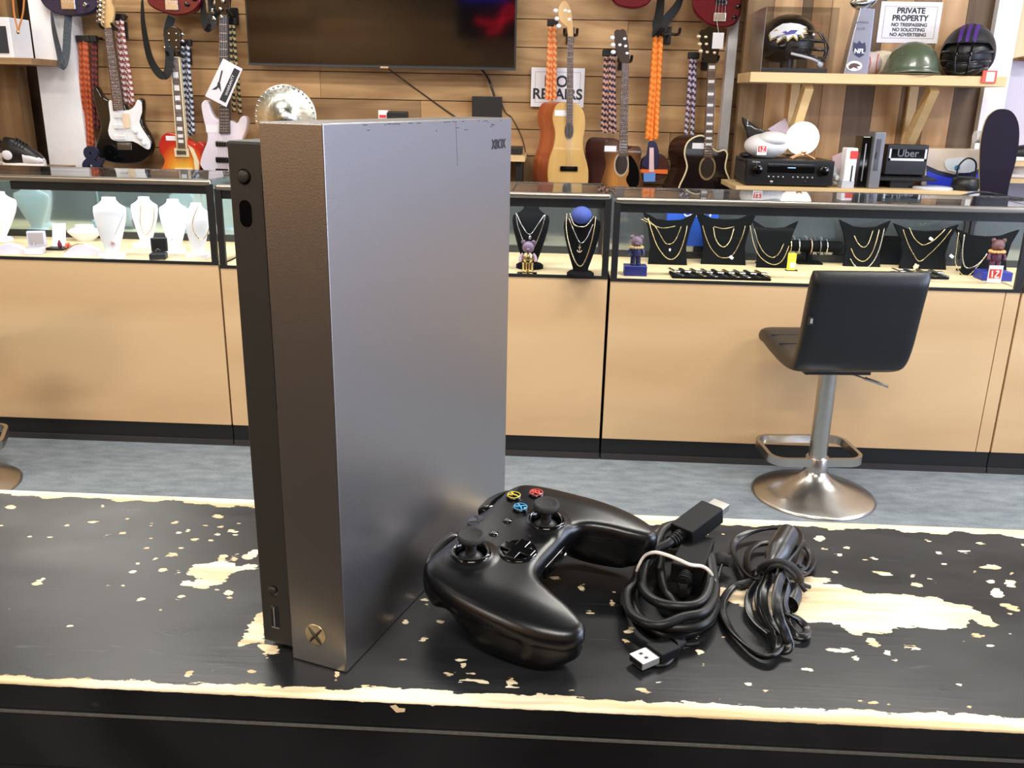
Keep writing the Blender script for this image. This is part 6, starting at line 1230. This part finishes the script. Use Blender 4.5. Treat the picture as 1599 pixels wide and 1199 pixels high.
# far right bay bits
b = MB(); P = pxs([(1567,92),(1570,60),(1578,30),(1588,0),(1620,0),(1640,90),(1600,88)], 4.6); b.prism(P, 4.60, 0.06, 0.004, smooth_n=2); b.build('golden_guitar', M_spr, label='golden wooden guitar body edge at the top right corner', category='guitar')
for k, (py_, l) in enumerate(((242, 'upper shoe at the right edge'), (268, 'lower shoe at the right edge'))):
    Ysh = 4.5; c_ = at(1592, py_, Y=Ysh); x_ = c_.x; z_ = Z(1592, py_ + 9, Ysh)
    t = thing('sneaker', 'black and white ' + l, 'shoe', (x_, Ysh, z_)); b = MB(); b.s = True; b.ball((x_ + .03, Ysh, z_ + .035), .09, .045, .04, 20, 12); b.build('upper', M_black if k == 0 else M_white, t); b = MB(); b.box(x_ - .06, x_ + .12, Ysh - .045, Ysh + .045, z_, z_ + .02, .008); b.build('sole', M_white, t)
    MB().box(x_ - 0.12, x_ + 0.4, Ysh - 0.1, 4.68, z_ - 0.02, z_ - 0.001).build('shoe_ledge', M_pine, label='narrow wooden ledge under the ' + l, category='shelf')
wire('black cable lying at the back of the right case top', [(1500, 306, 3.5), (1530, 300, 3.6), (1560, 304, 3.6), (1599, 312, 3.5)], 0.004)
# ------------------------------------------------------------------ left bay
Yq = 4.35
def lshelf(px1, py, label, th=0.03):
    x1 = Xp(px1, Yq, py); z = Z(20, py, Yq); t = thing('wall_shelf', label, 'shelf', (x1 - .3, Yq, z)); MB().box(x1 - 0.9, x1, Yq, 4.66, z - th, z, 0.002).build('board', wood('shelf walnut', (176, 142, 102), (140, 108, 74), 0.5, 'X', 5.0), t); return z, x1
z1s, x1s = lshelf(48, 90, 'upper wooden shelf at the left edge of the photo')
z2s, x2s = lshelf(70, 263, 'lower wooden shelf carrying the sneakers')
a = at(-12, 30, Y=Yq + .03); c = at(22, 90, Y=Yq + .03); t = thing('white_box', 'white box with dark panel on the upper left shelf', 'box', (a.x, Yq + .1, z1s)); MB().box(a.x - .1, c.x, Yq + 0.03, Yq + 0.2, z1s, Z(15, 27, Yq + .03), 0.003).build('carton', M_white, t); p = at(3, 40, Y=Yq); MB().box(p.x - .15, p.x, Yq + 0.027, Yq + 0.03, z1s + .02, p.z).build('dark_panel', M_ink, t)
t = thing('orange_cord', 'orange cords hanging at the top left corner', 'cord', tuple(at(27, 0, Y=Yq))); 
for k, pts in enumerate(([(20, -8), (22, 20), (27, 44), (29, 52)], [(38, -8), (36, 20), (30, 42), (28, 52)])):
    b = MB(); b.s = True; b.tube(smooth_open([tuple(at(u_, v_, Y=Yq - .03)) for u_, v_ in pts], 6), 0.004, 8); b.build('cord', mat('cord orange', (206, 132, 66), 0.6), t)
b = MB(); c_ = at(28, 50, Y=Yq - .03); b.ball(c_, .008, .006, .010, 10, 8); b.build('ring_end', M_gold, t)
def sneaker(px, base, ln, label, rz=0.0, dy=0.0):
    Y = Yq + 0.09 + dy; k = Y / FP; x = Xp(px, Y, base); L_ = ln * k; t = thing('sneaker', label, 'shoe', (x, Y, z2s), rz)
    def sec(f, wid, h0, h1, n=20): return [(-L_ / 2 + L_ * f, wid * math.cos(q), h0 + (h1 - h0) * (0.5 + 0.5 * math.sin(q)) if math.sin(q) > -.2 else h0) for q in [i * 2 * PI / n for i in range(n)]]
    k_ = 1.45
    b = MB(); b.s = True; b.loft([sec(f, w_, 0, .03) for f, w_ in ((0, .02), (.04, .034), (.3, .038), (.6, .044), (.9, .036), (1, .015))]); b.build('sole', mat('sole white', (232, 226, 220), 0.5), t, local=True)
    b = MB(); b.s = True; b.loft([sec(f, w_, .02, h_) for f, w_, h_ in ((.02, .024, .125), (.1, .034, .145), (.3, .036, .14), (.45, .037, .125), (.65, .040, .10), (.88, .034, .07), (.97, .02, .045))]); b.build('upper', M_black, t, local=True)
    b = MB(); b.s = True; b.loft([sec(f, w_, .021, h_) for f, w_, h_ in ((.55, .0415, .085), (.7, .0425, .075), (.85, .039, .062), (.92, .035, .055), (.99, .018, .04))]); b.build('toe_cap', mat('toe white', (226, 222, 228), 0.5), t, local=True)
    b = MB(); b.s = True; b.ball((-L_ * .32, -.030, .06), .03, .010, .026, 14, 8); b.build('heel_patch', mat('toe white', (226, 222, 228), 0.5), t, local=True)
    b = MB(); b.s = True
    for q in range(4): f = .36 + q * .07; xx_ = -L_ / 2 + L_ * f; b.tube(smooth_open([(xx_, -.034, .105 - q * .006), (xx_ + .004, 0, .140 - q * .009), (xx_, .030, .105 - q * .006)], 4), .004, 8)
    b.build('laces', mat('laces black', (20, 20, 22), 0.7), t, local=True)
sneaker(40, 262, 62, 'black and white sneaker on the lower left shelf, right of its pair', 0.1)
sneaker(4, 262, 62, 'black and white sneaker at the far left, cut off by the edge', 0.1, 0.11)

# ------------------------------------------------------------------ controller
def surface_nets(F, org, h):
    """F<0 inside; returns verts, quads"""
    nx, ny, nz = F.shape; s = F < 0
    cs = np.zeros((nx - 1, ny - 1, nz - 1), int)
    cor = [(i, j, k) for i in (0, 1) for j in (0, 1) for k in (0, 1)]
    for i, j, k in cor: cs += s[i:nx - 1 + i, j:ny - 1 + j, k:nz - 1 + k]
    act = (cs > 0) & (cs < 8); idx = -np.ones(act.shape, int); A = np.argwhere(act); idx[tuple(A.T)] = np.arange(len(A))
    P = np.zeros((len(A), 3)); cnt = np.zeros(len(A))
    for a in cor:
        for ax in range(3):
            if a[ax]: continue
            b = list(a); b[ax] = 1; fa = F[tuple((A + a).T)]; fb = F[tuple((A + b).T)]; m = (fa < 0) != (fb < 0)
            t = fa[m] / (fa[m] - fb[m]); q = np.tile(np.array(a, float), (m.sum(), 1)); q[:, ax] += t; P[m] += q; cnt[m] += 1
    P = (P / cnt[:, None] + A) * h + np.array(org); Q = []
    for ax in range(3):
        o = [(1, 2), (2, 0), (0, 1)][ax]
        sl0 = [slice(0, None)] * 3; sl1 = [slice(0, None)] * 3; sl0[ax] = slice(0, -1); sl1[ax] = slice(1, None)
        E_ = np.argwhere(s[tuple(sl0)] != s[tuple(sl1)]); sg = s[tuple(E_.T)]
        ok = (E_[:, o[0]] > 0) & (E_[:, o[1]] > 0) & (E_[:, o[0]] < F.shape[o[0]] - 1) & (E_[:, o[1]] < F.shape[o[1]] - 1); E_ = E_[ok]; sg = sg[ok]
        u = np.zeros(3, int); u[o[0]] = 1; v = np.zeros(3, int); v[o[1]] = 1
        q = np.stack([idx[tuple((E_ - u - v).T)], idx[tuple((E_ - v).T)], idx[tuple(E_.T)], idx[tuple((E_ - u).T)]], -1)
        q[~sg] = q[~sg][:, ::-1]; Q.append(q)
    return P, np.concatenate(Q)
def smax(a, b, k): h = np.maximum(k - np.abs(a - b), 0) / k; return np.maximum(a, b) + h * h * k * 0.25
half = [(0, 41), (12, 41.5), (22, 40), (30, 42), (48, 40), (60, 34), (69, 23), (74, 8), (77, -10), (78.5, -30), (77, -50), (70.5, -67), (62, -74), (53, -72), (46, -60), (41, -46), (35, -34), (27, -28.5), (14, -27), (0, -27)]
half = [(x * .965, y) for x, y in half]
outl = smooth_closed(half + [(-x, y) for x, y in half[-2:0:-1]], 4)
hs_ = 1.0
gx = np.arange(-84, 84.1, hs_); gy = np.arange(-76, 48.1, hs_); gz = np.arange(-46, 8.1, hs_)
PX, PY = np.meshgrid(gx, gy, indexing='ij'); D2 = np.full(PX.shape, 1e9); INS = np.zeros(PX.shape, bool)
OP = np.array(outl)
for k in range(len(OP)):
    a, b_ = OP[k - 1], OP[k]; e = b_ - a; l2 = max((e ** 2).sum(), 1e-9); tt_ = np.clip(((PX - a[0]) * e[0] + (PY - a[1]) * e[1]) / l2, 0, 1)
    D2 = np.minimum(D2, np.hypot(PX - a[0] - tt_ * e[0], PY - a[1] - tt_ * e[1])); INS ^= ((a[1] > PY) != (b_[1] > PY)) & (PX < (b_[0] - a[0]) * (PY - a[1]) / (b_[1] - a[1] + 1e-12) + a[0])
D2 = np.where(INS, -D2, D2)
ax_ = np.abs(PX); sm_ = lambda e0, e1, v: (lambda t: t * t * (3 - 2 * t))(np.clip((v - e0) / (e1 - e0), 0, 1))
ZT = -0.0024 * np.maximum(-18 - PY, 0) ** 2 - 0.010 * np.maximum(ax_ - 52, 0) ** 2 - 0.035 * np.maximum(PY - 26, 0) ** 2 - 0.0012 * ax_ ** 1.5
for sx_, sy_2 in ((-37, 13), (19.5, -10)):   # raised collars round the sticks
    r_ = np.hypot(PX - sx_, PY - sy_2); ZT = ZT + 2.4 * np.exp(-(np.maximum(r_ - 12.0, 0) / 3.6) ** 2)
ZB = -22 - 17 * sm_(26, 46, ax_) * sm_(20, -20, PY) - 8 * sm_(8, 26, PY) * sm_(12, 25, ax_) + 6 * sm_(-52, -72, PY)
F3 = smax(smax(D2[:, :, None] + 0 * gz[None, None, :], gz[None, None, :] - ZT[:, :, None], 6.0), ZB[:, :, None] - gz[None, None, :], 12.0)
for sx_, sy_2 in ((-37, 13), (19.5, -10)):   # wells for the sticks
    r_ = np.hypot(PX - sx_, PY - sy_2)[:, :, None]; F3 = np.maximum(F3, -np.maximum(r_ - 10.5, -8 - gz[None, None, :] + 0 * r_))
seam = (-11 + ZT * 0.8)[:, :, None]; F3 = F3 + 0.55 * (gz[None, None, :] < seam)
cv, cq = surface_nets(F3, (gx[0], gy[0], gz[0]), hs_)
ctl_yaw, ctl_p, ctl_r = 1.1117, 0.042, -0.082
Rc = Matrix.Rotation(ctl_yaw, 3, 'Z') @ Matrix.Rotation(ctl_p, 3, 'X') @ Matrix.Rotation(ctl_r, 3, 'Y')
cvw = cv @ np.array(Rc).T / 1000
CS = 1.0
czl = TZ + 0.0002 - cvw[:, 2].min()
ctl = thing('game_controller', 'matte black game controller lying against the console', 'game controller', (-0.0166, 0.5193, czl)); ctl.rotation_euler = Rc.to_euler()
M_ctl = mat('controller black', (9, 9, 11), 0.30, bump=0.05, scale=2500); M_rub = mat('rubber grey', (46, 46, 45), 0.75, bump=0.3, scale=900)
b = MB(); b.s = True; cl = []
b.v = (cv / 1000).tolist(); b.f = [tuple(q) for q in cq.tolist()]; b.mi = [0] * len(b.f); b.sm = [True] * len(b.f); b.tone = [(1, 1, 1)] * len(b.f)
shell = b.build('shell', M_ctl, ctl, local=True)
sm_mod = shell.modifiers.new('smooth', 'SMOOTH'); sm_mod.factor = 0.5; sm_mod.iterations = 4
mm = lambda *p: tuple(v / 1000 for v in p)
for sx_, sy_2 in ((-37, 13), (19.5, -10)):
    z0 = 0.2 + float(ZT[int((sx_ + 84)), int((sy_2 + 76))])
    b = MB(); b.lathe([(v / 1000, h / 1000) for v, h in ((9.6, -4), (9.9, z0 + .4), (10.8, z0 + 1.1), (12.2, z0 + .9), (12.9, z0 - .4), (12.9, z0 - 1))], mm(sx_, sy_2, 0), 48, caps=False); b.build('stick_ring', M_gloss, ctl, local=True)
    b = MB(); b.ball(mm(sx_, sy_2, z0 - 7), .0095, .0095, .0065, 28, 12); dome = b.build('stick_base', M_black, ctl, local=True)
    st = [(3.6, -4), (3.4, z0 + 5), (4.0, z0 + 6.5), (6.3, z0 + 7.6), (8.1, z0 + 9.2), (8.6, z0 + 11.0), (8.2, z0 + 13.0), (7.2, z0 + 13.3), (6.2, z0 + 12.6), (3, z0 + 12.0), (.05, z0 + 11.9)]
    b = MB(); b.lathe([(v / 1000, h / 1000) for v, h in st], mm(sx_, sy_2, 0), 48); b.build('thumbstick', M_rub, ctl, local=True)
# d-pad: glossy dish with a raised cross
zc = -.1
b = MB(); b.lathe([(v / 1000, h / 1000) for v, h in ((12.4, zc - 1.2), (12.6, zc + .4), (11.6, zc + .9), (9, zc + .35), (4, zc + .1), (.05, zc))], mm(-18.5, -10, 0), 40); b.build('d_pad_dish', M_gloss, ctl, local=True)
b = MB()
b.box(*mm(-18.5 - 11, -18.5 + 11), *mm(-10 - 3.7, -10 + 3.7), *mm(zc + .1, zc + 2.4), 0.0006); b.box(*mm(-18.5 - 3.7, -18.5 + 3.7), *mm(-10 - 11, -10 + 11), *mm(zc + .1, zc + 2.41), 0.0006); b.build('d_pad_cross', M_gloss, ctl, local=True)
for L2, (bx_, by_), col in (('A', (38, 2), (96, 200, 70)), ('B', (49.5, 13), (224, 74, 66)), ('X', (26.5, 13), (70, 168, 220)), ('Y', (38, 24.5), (232, 206, 60))):
    zt_ = float(ZT[int(bx_ + 84), int(by_ + 76)]) - .4
    b = MB(); b.lathe([(v / 1000, h / 1000) for v, h in ((5.5, zt_ - 2), (5.5, zt_ + 1.6), (5.0, zt_ + 2.4), (3.0, zt_ + 2.9), (.05, zt_ + 3.0))], mm(bx_, by_, 0), 32); bt = b.build('face_button', M_gloss, ctl, local=True)
    mc = mat('letter ' + L2, col, 0.4)
    b = MB(); b.lathe([(.0047, (zt_ + 2.55) / 1000), (.0047, (zt_ + 2.8) / 1000), (.0041, (zt_ + 2.9) / 1000), (.0041, (zt_ + 2.6) / 1000)], mm(bx_, by_, 0), 32, caps=False); b.build('colour_ring', mc, bt, local=True)
    text_mesh(L2, .0082, 'letter', mc, Matrix.Translation(mm(bx_, by_, zt_ + 3.0)), bt, bold=.0002, extrude=.0001)
zg = float(ZT[84, 76 + 31])
b = MB(); b.lathe([(v / 1000, h / 1000) for v, h in ((7.0, zg - 2.5), (7.0, zg - .2), (6.3, zg + .3), (.05, zg + .5))], mm(0, 30.5, 0), 36); gb = b.build('guide_button', mat('guide grey', (62, 66, 74), 0.25), ctl, local=True); b = MB()
for s_ in (-1, 1): b.tube(smooth_open([mm(-4.4 * s_, 35, zg + .35), mm(-1.8 * s_, 31.2, zg + .6), mm(1.8 * s_, 28.2, zg + .6), mm(4 * s_, 25.8, zg + .3)], 4), 0.0008, 6, flat=.4, up=(1, 0, 0))
b.build('cross_mark', M_black, gb, local=True)
for nm, bx_ in (('view_button', -9), ('menu_button', 9)):
    b = MB(); b.lathe([(v / 1000, h / 1000) for v, h in ((3.3, -3), (3.3, .7), (2.8, 1.1), (.05, 1.2))], mm(bx_, 13, -.3), 24); vb = b.build(nm, M_gloss, ctl, local=True); b = MB()
    for k in range(3): b.box(*mm(bx_ - 1.5, bx_ + 1.5), *mm(13 + (k - 1) * 1.1 - .18, 13 + (k - 1) * 1.1 + .18), *mm(.7, 1.05))
    b.build('button_mark', mat('mark grey', (150, 150, 150), 0.5), vb, local=True)
# bumpers and triggers along the far edge, bridge plate with the guide button, port on the near edge
for s_ in (-1, 1):
    for nm, pts, hw_2, hh_2 in (('bumper', [(16, 38.0, -5.5), (24, 37.5, -5.8), (34, 38.5, -6.5), (46, 36.5, -7.5), (56, 32, -8.8), (63.5, 25, -10)], 5.2, 4.6), ('trigger', [(34, 36, -16), (44, 37, -17), (54, 32, -18), (60, 26, -18)], 7.5, 8.0)):
        P = smooth_open([(s_ * x * .935, y - 1.2, z) for x, y, z in pts], 6); n = len(P); rings = []
        for i, p in enumerate(P):
            d = (Vector(P[min(n - 1, i + 1)]) - Vector(P[max(0, i - 1)])).normalized(); o_ = d.cross(Vector((0, 0, 1))).normalized(); e_ = math.sqrt(max(.05, 1 - (abs(i / (n - 1) - .5) * 2) ** 8))
            rings.append([(Vector(p) + o_ * hw_2 * e_ * (abs(math.cos(q)) ** .6) * (1 if math.cos(q) > 0 else -1) + Vector((0, 0, hh_2 * e_ * (abs(math.sin(q)) ** .6) * (1 if math.sin(q) > 0 else -1)))) / 1000 for q in [k * PI / 10 for k in range(20)]])
        b = MB(); b.s = True; b.loft(rings); b.build(nm, M_gloss, ctl, local=True)
b = MB(); b.box(*mm(-14, 14), *mm(-27.6, -25.4), *mm(-18, -9), .0008); b.box(*mm(-9, 9), *mm(-28.0, -27.4), *mm(-15.5, -12)); b.build('expansion_port', M_gloss, ctl, local=True)
b = MB(); b.lathe([(.0018, 0), (.0018, .0008), (.001, .001)], mm(11.5, -28.6, -14), 14, (0, -1, 0)); b.build('headphone_jack', M_steel, ctl, local=True)

# ------------------------------------------------------------------ cables
M_cab = mat('cable black', (15, 15, 16), 0.42, spec=0.4); M_flat = mat('power cord black', (9, 9, 10), 0.33, spec=0.4)
def cp(pts): return [tuple(at(940 + a * .2419, 770 + b_ * .2419, Z=TZ + z / 1000)) for a, b_, z in pts]
t = thing('hdmi_cable', 'thick black video cable coiled in oval loops with two boxy plugs', 'cable', tuple(at(1047, 905, Z=TZ)))
main = cp([(470,290,27),(420,330,25),(350,365,23),(290,425,19),(262,520,14),(265,620,14),(340,695,15),(470,730,16),(620,716,16),(690,620,17),(690,470,19),(655,330,20),(580,240,20),(480,205,19),(400,235,18),(360,310,17),(330,400,15),(250,530,11),(180,620,8),(150,690,8),(205,790,9),(340,852,10),(500,870,11),(650,845,11),(722,750,10),(728,620,11),(712,470,12),(680,350,14),(600,240,14),(500,200,12),(400,225,11),(310,300,10),(290,400,10),(245,540,5),(200,680,4),(240,790,3.4),(330,880,3.2),(460,920,3.2),(600,890,3.3),(700,790,5),(720,690,6),(700,540,9),(650,430,9),(560,330,8),(450,300,7),(390,360,8),(375,460,9),(385,560,9),(410,640,9),(460,700,8),(540,760,8),(630,770,10),(700,700,12),(705,580,14),(680,500,14),(600,470,12),(560,560,11),(530,650,12),(520,625,16),(522,585,20)])
b = MB(); b.s = True; b.tube(main, .0033, 12, sub=6); b.build('cord', M_cab, t)
b = MB(); b.s = True; b.tube(cp([(300,300,4),(250,420,4),(215,560,12),(160,640,12),(175,760,13),(260,830,14),(380,850,15),(520,800,17),(650,770,17),(722,690,16),(735,600,15)]), .0029, 12, sub=6); b.build('cord_loop', M_cab, t)
def plug(c0, c1, z0, z1, w_, h_, name, tip=True):
    a, c = Vector(cp([(c0[0], c0[1], z0)])[0]), Vector(cp([(c1[0], c1[1], z1)])[0]); d = (c - a); L_ = d.length; d.normalize(); s_ = d.cross(Vector((0, 0, 1))).normalized(); n_ = s_.cross(d)
    b = MB(); b.obox((a + c) / 2, d, s_, n_, L_ / 2, w_ / 2, h_ / 2, 0.0012); q = b.build(name, mat('plug black', (12, 12, 13), 0.5, spec=0.2), t)
    b = MB(); b.tube([a - d * .012, a], lambda f: .0038 + .001 * f, 14); 
    for k in range(4): b.tube([a - d * (.003 + k * .0026), a - d * (.0018 + k * .0026)], .0049, 14)
    b.build('strain_relief', mat('plug black', (12, 12, 13), 0.5, spec=0.2), q)
    if tip: b = MB(); b.obox(c + d * .005, d, s_, n_, .006, w_ * .36, h_ * .22, .0006); b.build('metal_tip', M_steel, q)
    return q
plug((510, 270), (715, 115), 27, 34, .0185, .0125, 'plug')
plug((545, 530), (625, 330), 19, 17, .021, .014, 'second_plug', False)
t = thing('rubber_band', 'white rubber band stretched across the coiled thick black cable', 'rubber band', tuple(at(1040, 875, Z=TZ)))
b = MB(); b.s = True; b.tube(cp([(218,525,10),(235,470,18),(275,405,26),(340,382,32),(420,400,33),(500,432,33),(570,462,31),(650,474,28),(700,512,23),(730,575,14)]), .0012, 8, sub=6, flat=.7); b.build('band', mat('band white', (236, 226, 216), 0.6), t)
t = thing('usb_cable', 'thin black cable with silver plug lying in front of the coiled cable', 'cable', tuple(at(1020, 1025, Z=TZ)))
b = MB(); b.s = True; b.tube(cp([(790,425,10),(760,500,7),(738,600,4),(742,700,2),(725,820,1.6),(660,875,1.6),(560,920,1.6),(500,955,3),(480,1000,1.6),(460,1060,1.4),(410,1105,1.4),(350,1112,1.4),(330,1090,2.5)]), .00135, 8, sub=6); b.build('cord', M_cab, t)
b = MB(); b.s = True; b.tube(cp([(620,970,1.6),(540,978,2.4),(490,972,4)]), .0014, 8, sub=6); b.build('second_strand', M_cab, t)
a, c = Vector(cp([(455, 990, 4.6)])[0]), Vector(cp([(325, 1045, 4.6)])[0]); d = (c - a).normalized(); s_ = d.cross(Vector((0, 0, 1))).normalized()
b = MB(); b.obox((a + c) / 2, d, s_, (0, 0, 1), (c - a).length / 2, .0068, .0041, .0012); b.s = True; b.tube([a - d * .009, a - d * .001], lambda f: .0026 + .0022 * f, 12); b.build('plug_body', mat('plug black', (12, 12, 13), 0.5, spec=0.2), t)
b = MB(); b.obox(c + d * .0062, d, s_, (0, 0, 1), .0066, .0060, .00225, .0003); b.m = 1
for q in (-1, 1): b.obox(c + d * .0070 + s_ * (q * .0023) + Vector((0, 0, .00226)), d, s_, (0, 0, 1), .0012, .0010, .00008)
b.obox(c + d * .01285, d, s_, (0, 0, 1), .0001, .0052, .0016); b.build('metal_plug', [mat('plug nickel', (216, 212, 204), 0.38, 0.9), M_black], t)
b = MB(); b.s = True; e_ = Vector(cp([(770, 425, 9.5)])[0]); b.ball(e_, .0062, .0055, .0052, 16, 10); b.tube([e_, e_ + Vector((.006, -.004, .0005))], .0042, 12); b.build('ferrite_end', M_rub, t)
# flat power cord bundle
t = thing('power_cord', 'glossy flat black power cord bundled and tied in the middle', 'cable', tuple(at(1205, 920, Z=TZ)))
def flat(pts, w_=.0056, th_=.0029, name='cord', sub=7, tilt=1.0):
    P = [Vector(p) for p in smooth_open(cp(pts), sub)]; b = MB(); rings = []; n = len(P)
    for i, p in enumerate(P):
        d = (P[min(i + 1, n - 1)] - P[max(i - 1, 0)]).normalized(); s1 = d.cross(Vector((0, 0, 1)))
        s1 = s1.normalized() if s1.length > 1e-4 else Vector((1, 0, 0)); n1 = s1.cross(d); A = math.radians(25 + 35 * math.sin(i * .12 + tilt)); s2 = s1 * math.cos(A) + n1 * math.sin(A); n2 = n1 * math.cos(A) - s1 * math.sin(A)
        ring = []
        for k in range(16):
            q = 2 * PI * k / 16; wx = math.cos(q); wy = math.sin(q); bul = 1.0 - 0.22 * math.exp(-(wx / .25) ** 2)
            ring.append(p + s2 * (w_ / 2 * wx) + n2 * (th_ / 2 * (abs(wy) ** .7) * (1 if wy > 0 else -1) * bul))
        rings.append(ring)
    b.loft(rings); return b.build(name, M_flat, t)
flat([(1160,500,18),(1200,440,20),(1255,370,19),(1278,290,17),(1240,232,14),(1150,222,11),(1020,232,8),(890,280,6),(845,350,5),(870,430,5),(925,520,7),(1000,560,12),(1080,530,18)], tilt=.3)
flat([(1100,535,20),(1040,560,15),(950,575,9),(850,605,5),(785,690,4),(780,780,4),(830,880,4),(920,980,4),(1010,1045,4),(1090,1052,4.5),(1140,1005,5),(1150,930,8)], tilt=1.2)
flat([(1150,470,24),(1165,520,27),(1140,590,26),(1128,680,24),(1140,790,20),(1180,890,13),(1205,970,7),(1180,1010,4),(1120,985,4),(1085,900,8)], .0068, tilt=.6)
flat([(1100,500,20),(1080,560,21),(1045,640,20),(1050,740,16),(1090,830,11),(1140,900,7),(1180,960,4)], tilt=2.0)
flat([(1070,510,17),(1050,570,16),(1010,640,14),(1010,730,11),(1050,820,7),(1110,900,4)], tilt=.2)
flat([(1040,540,13),(990,600,10),(950,670,7),(950,760,5),(1000,840,4),(1080,910,4),(1130,980,4)], tilt=1.5)
flat([(1170,540,24),(1200,600,19),(1180,700,15),(1200,780,11),(1260,810,7),(1320,870,4),(1315,920,4),(1260,925,4),(1210,870,6),(1175,780,9)], tilt=.9)
flat([(1180,480,18),(1250,500,14),(1310,520,9),(1355,460,6),(1355,400,5),(1310,345,7),(1280,420,10),(1250,500,14)], tilt=1.1)
flat([(1230,480,14),(1300,500,10),(1330,430,9),(1300,360,10)], tilt=.4)
flat([(1060,480,14),(970,520,8),(935,440,5),(960,360,5),(1030,325,6),(1110,325,8),(1080,400,14)], tilt=.8)
flat([(1150,560,18),(1230,600,13),(1265,640,8),(1250,700,5),(1200,760,6)], tilt=.1)
a, c = Vector(cp([(1195, 285, 24)])[0]), Vector(cp([(1105, 440, 23)])[0])
b = MB(); b.s = True; b.tube([a + (a - c) * .03, a, a.lerp(c, .5), a.lerp(c, .8), c, c + (c - a) * .25], lambda f: .0098 if f < .7 else .0060, 18, flat=.8); b.build('connector', mat('connector black', (16, 16, 17), 0.35), t)
b = MB(); b.s = True; b.tube(cp([(1215,630,10),(1225,660,10),(1200,720,9)]), .0066, 16, sub=3); b.build('second_connector', mat('connector black', (16, 16, 17)), t)
M_tie = mat('twisted tie', (26, 26, 26), 0.7, bump=0.6, scale=700)
b = MB(); b.s = True; b.tube(cp([(1030,510,10),(1040,480,20),(1090,455,29),(1160,450,33),(1225,480,28),(1262,530,19),(1270,560,12)]), .0028, 10, sub=6, flat=1.3); b.build('tie', M_tie, t)
b = MB(); b.s = True; b.tube(cp([(1050,530,16),(1100,475,30),(1170,475,32),(1230,520,24),(1262,560,14),(1290,600,8),(1315,635,5)]), .0015, 8, sub=6); b.tube(cp([(1262,540,18),(1300,480,16),(1265,470,18)]), .0014, 8, sub=5); b.tube(cp([(1270,560,12),(1300,590,8),(1340,605,5)]), .0015, 8, sub=5); b.build('tie_ends', M_tie, t)
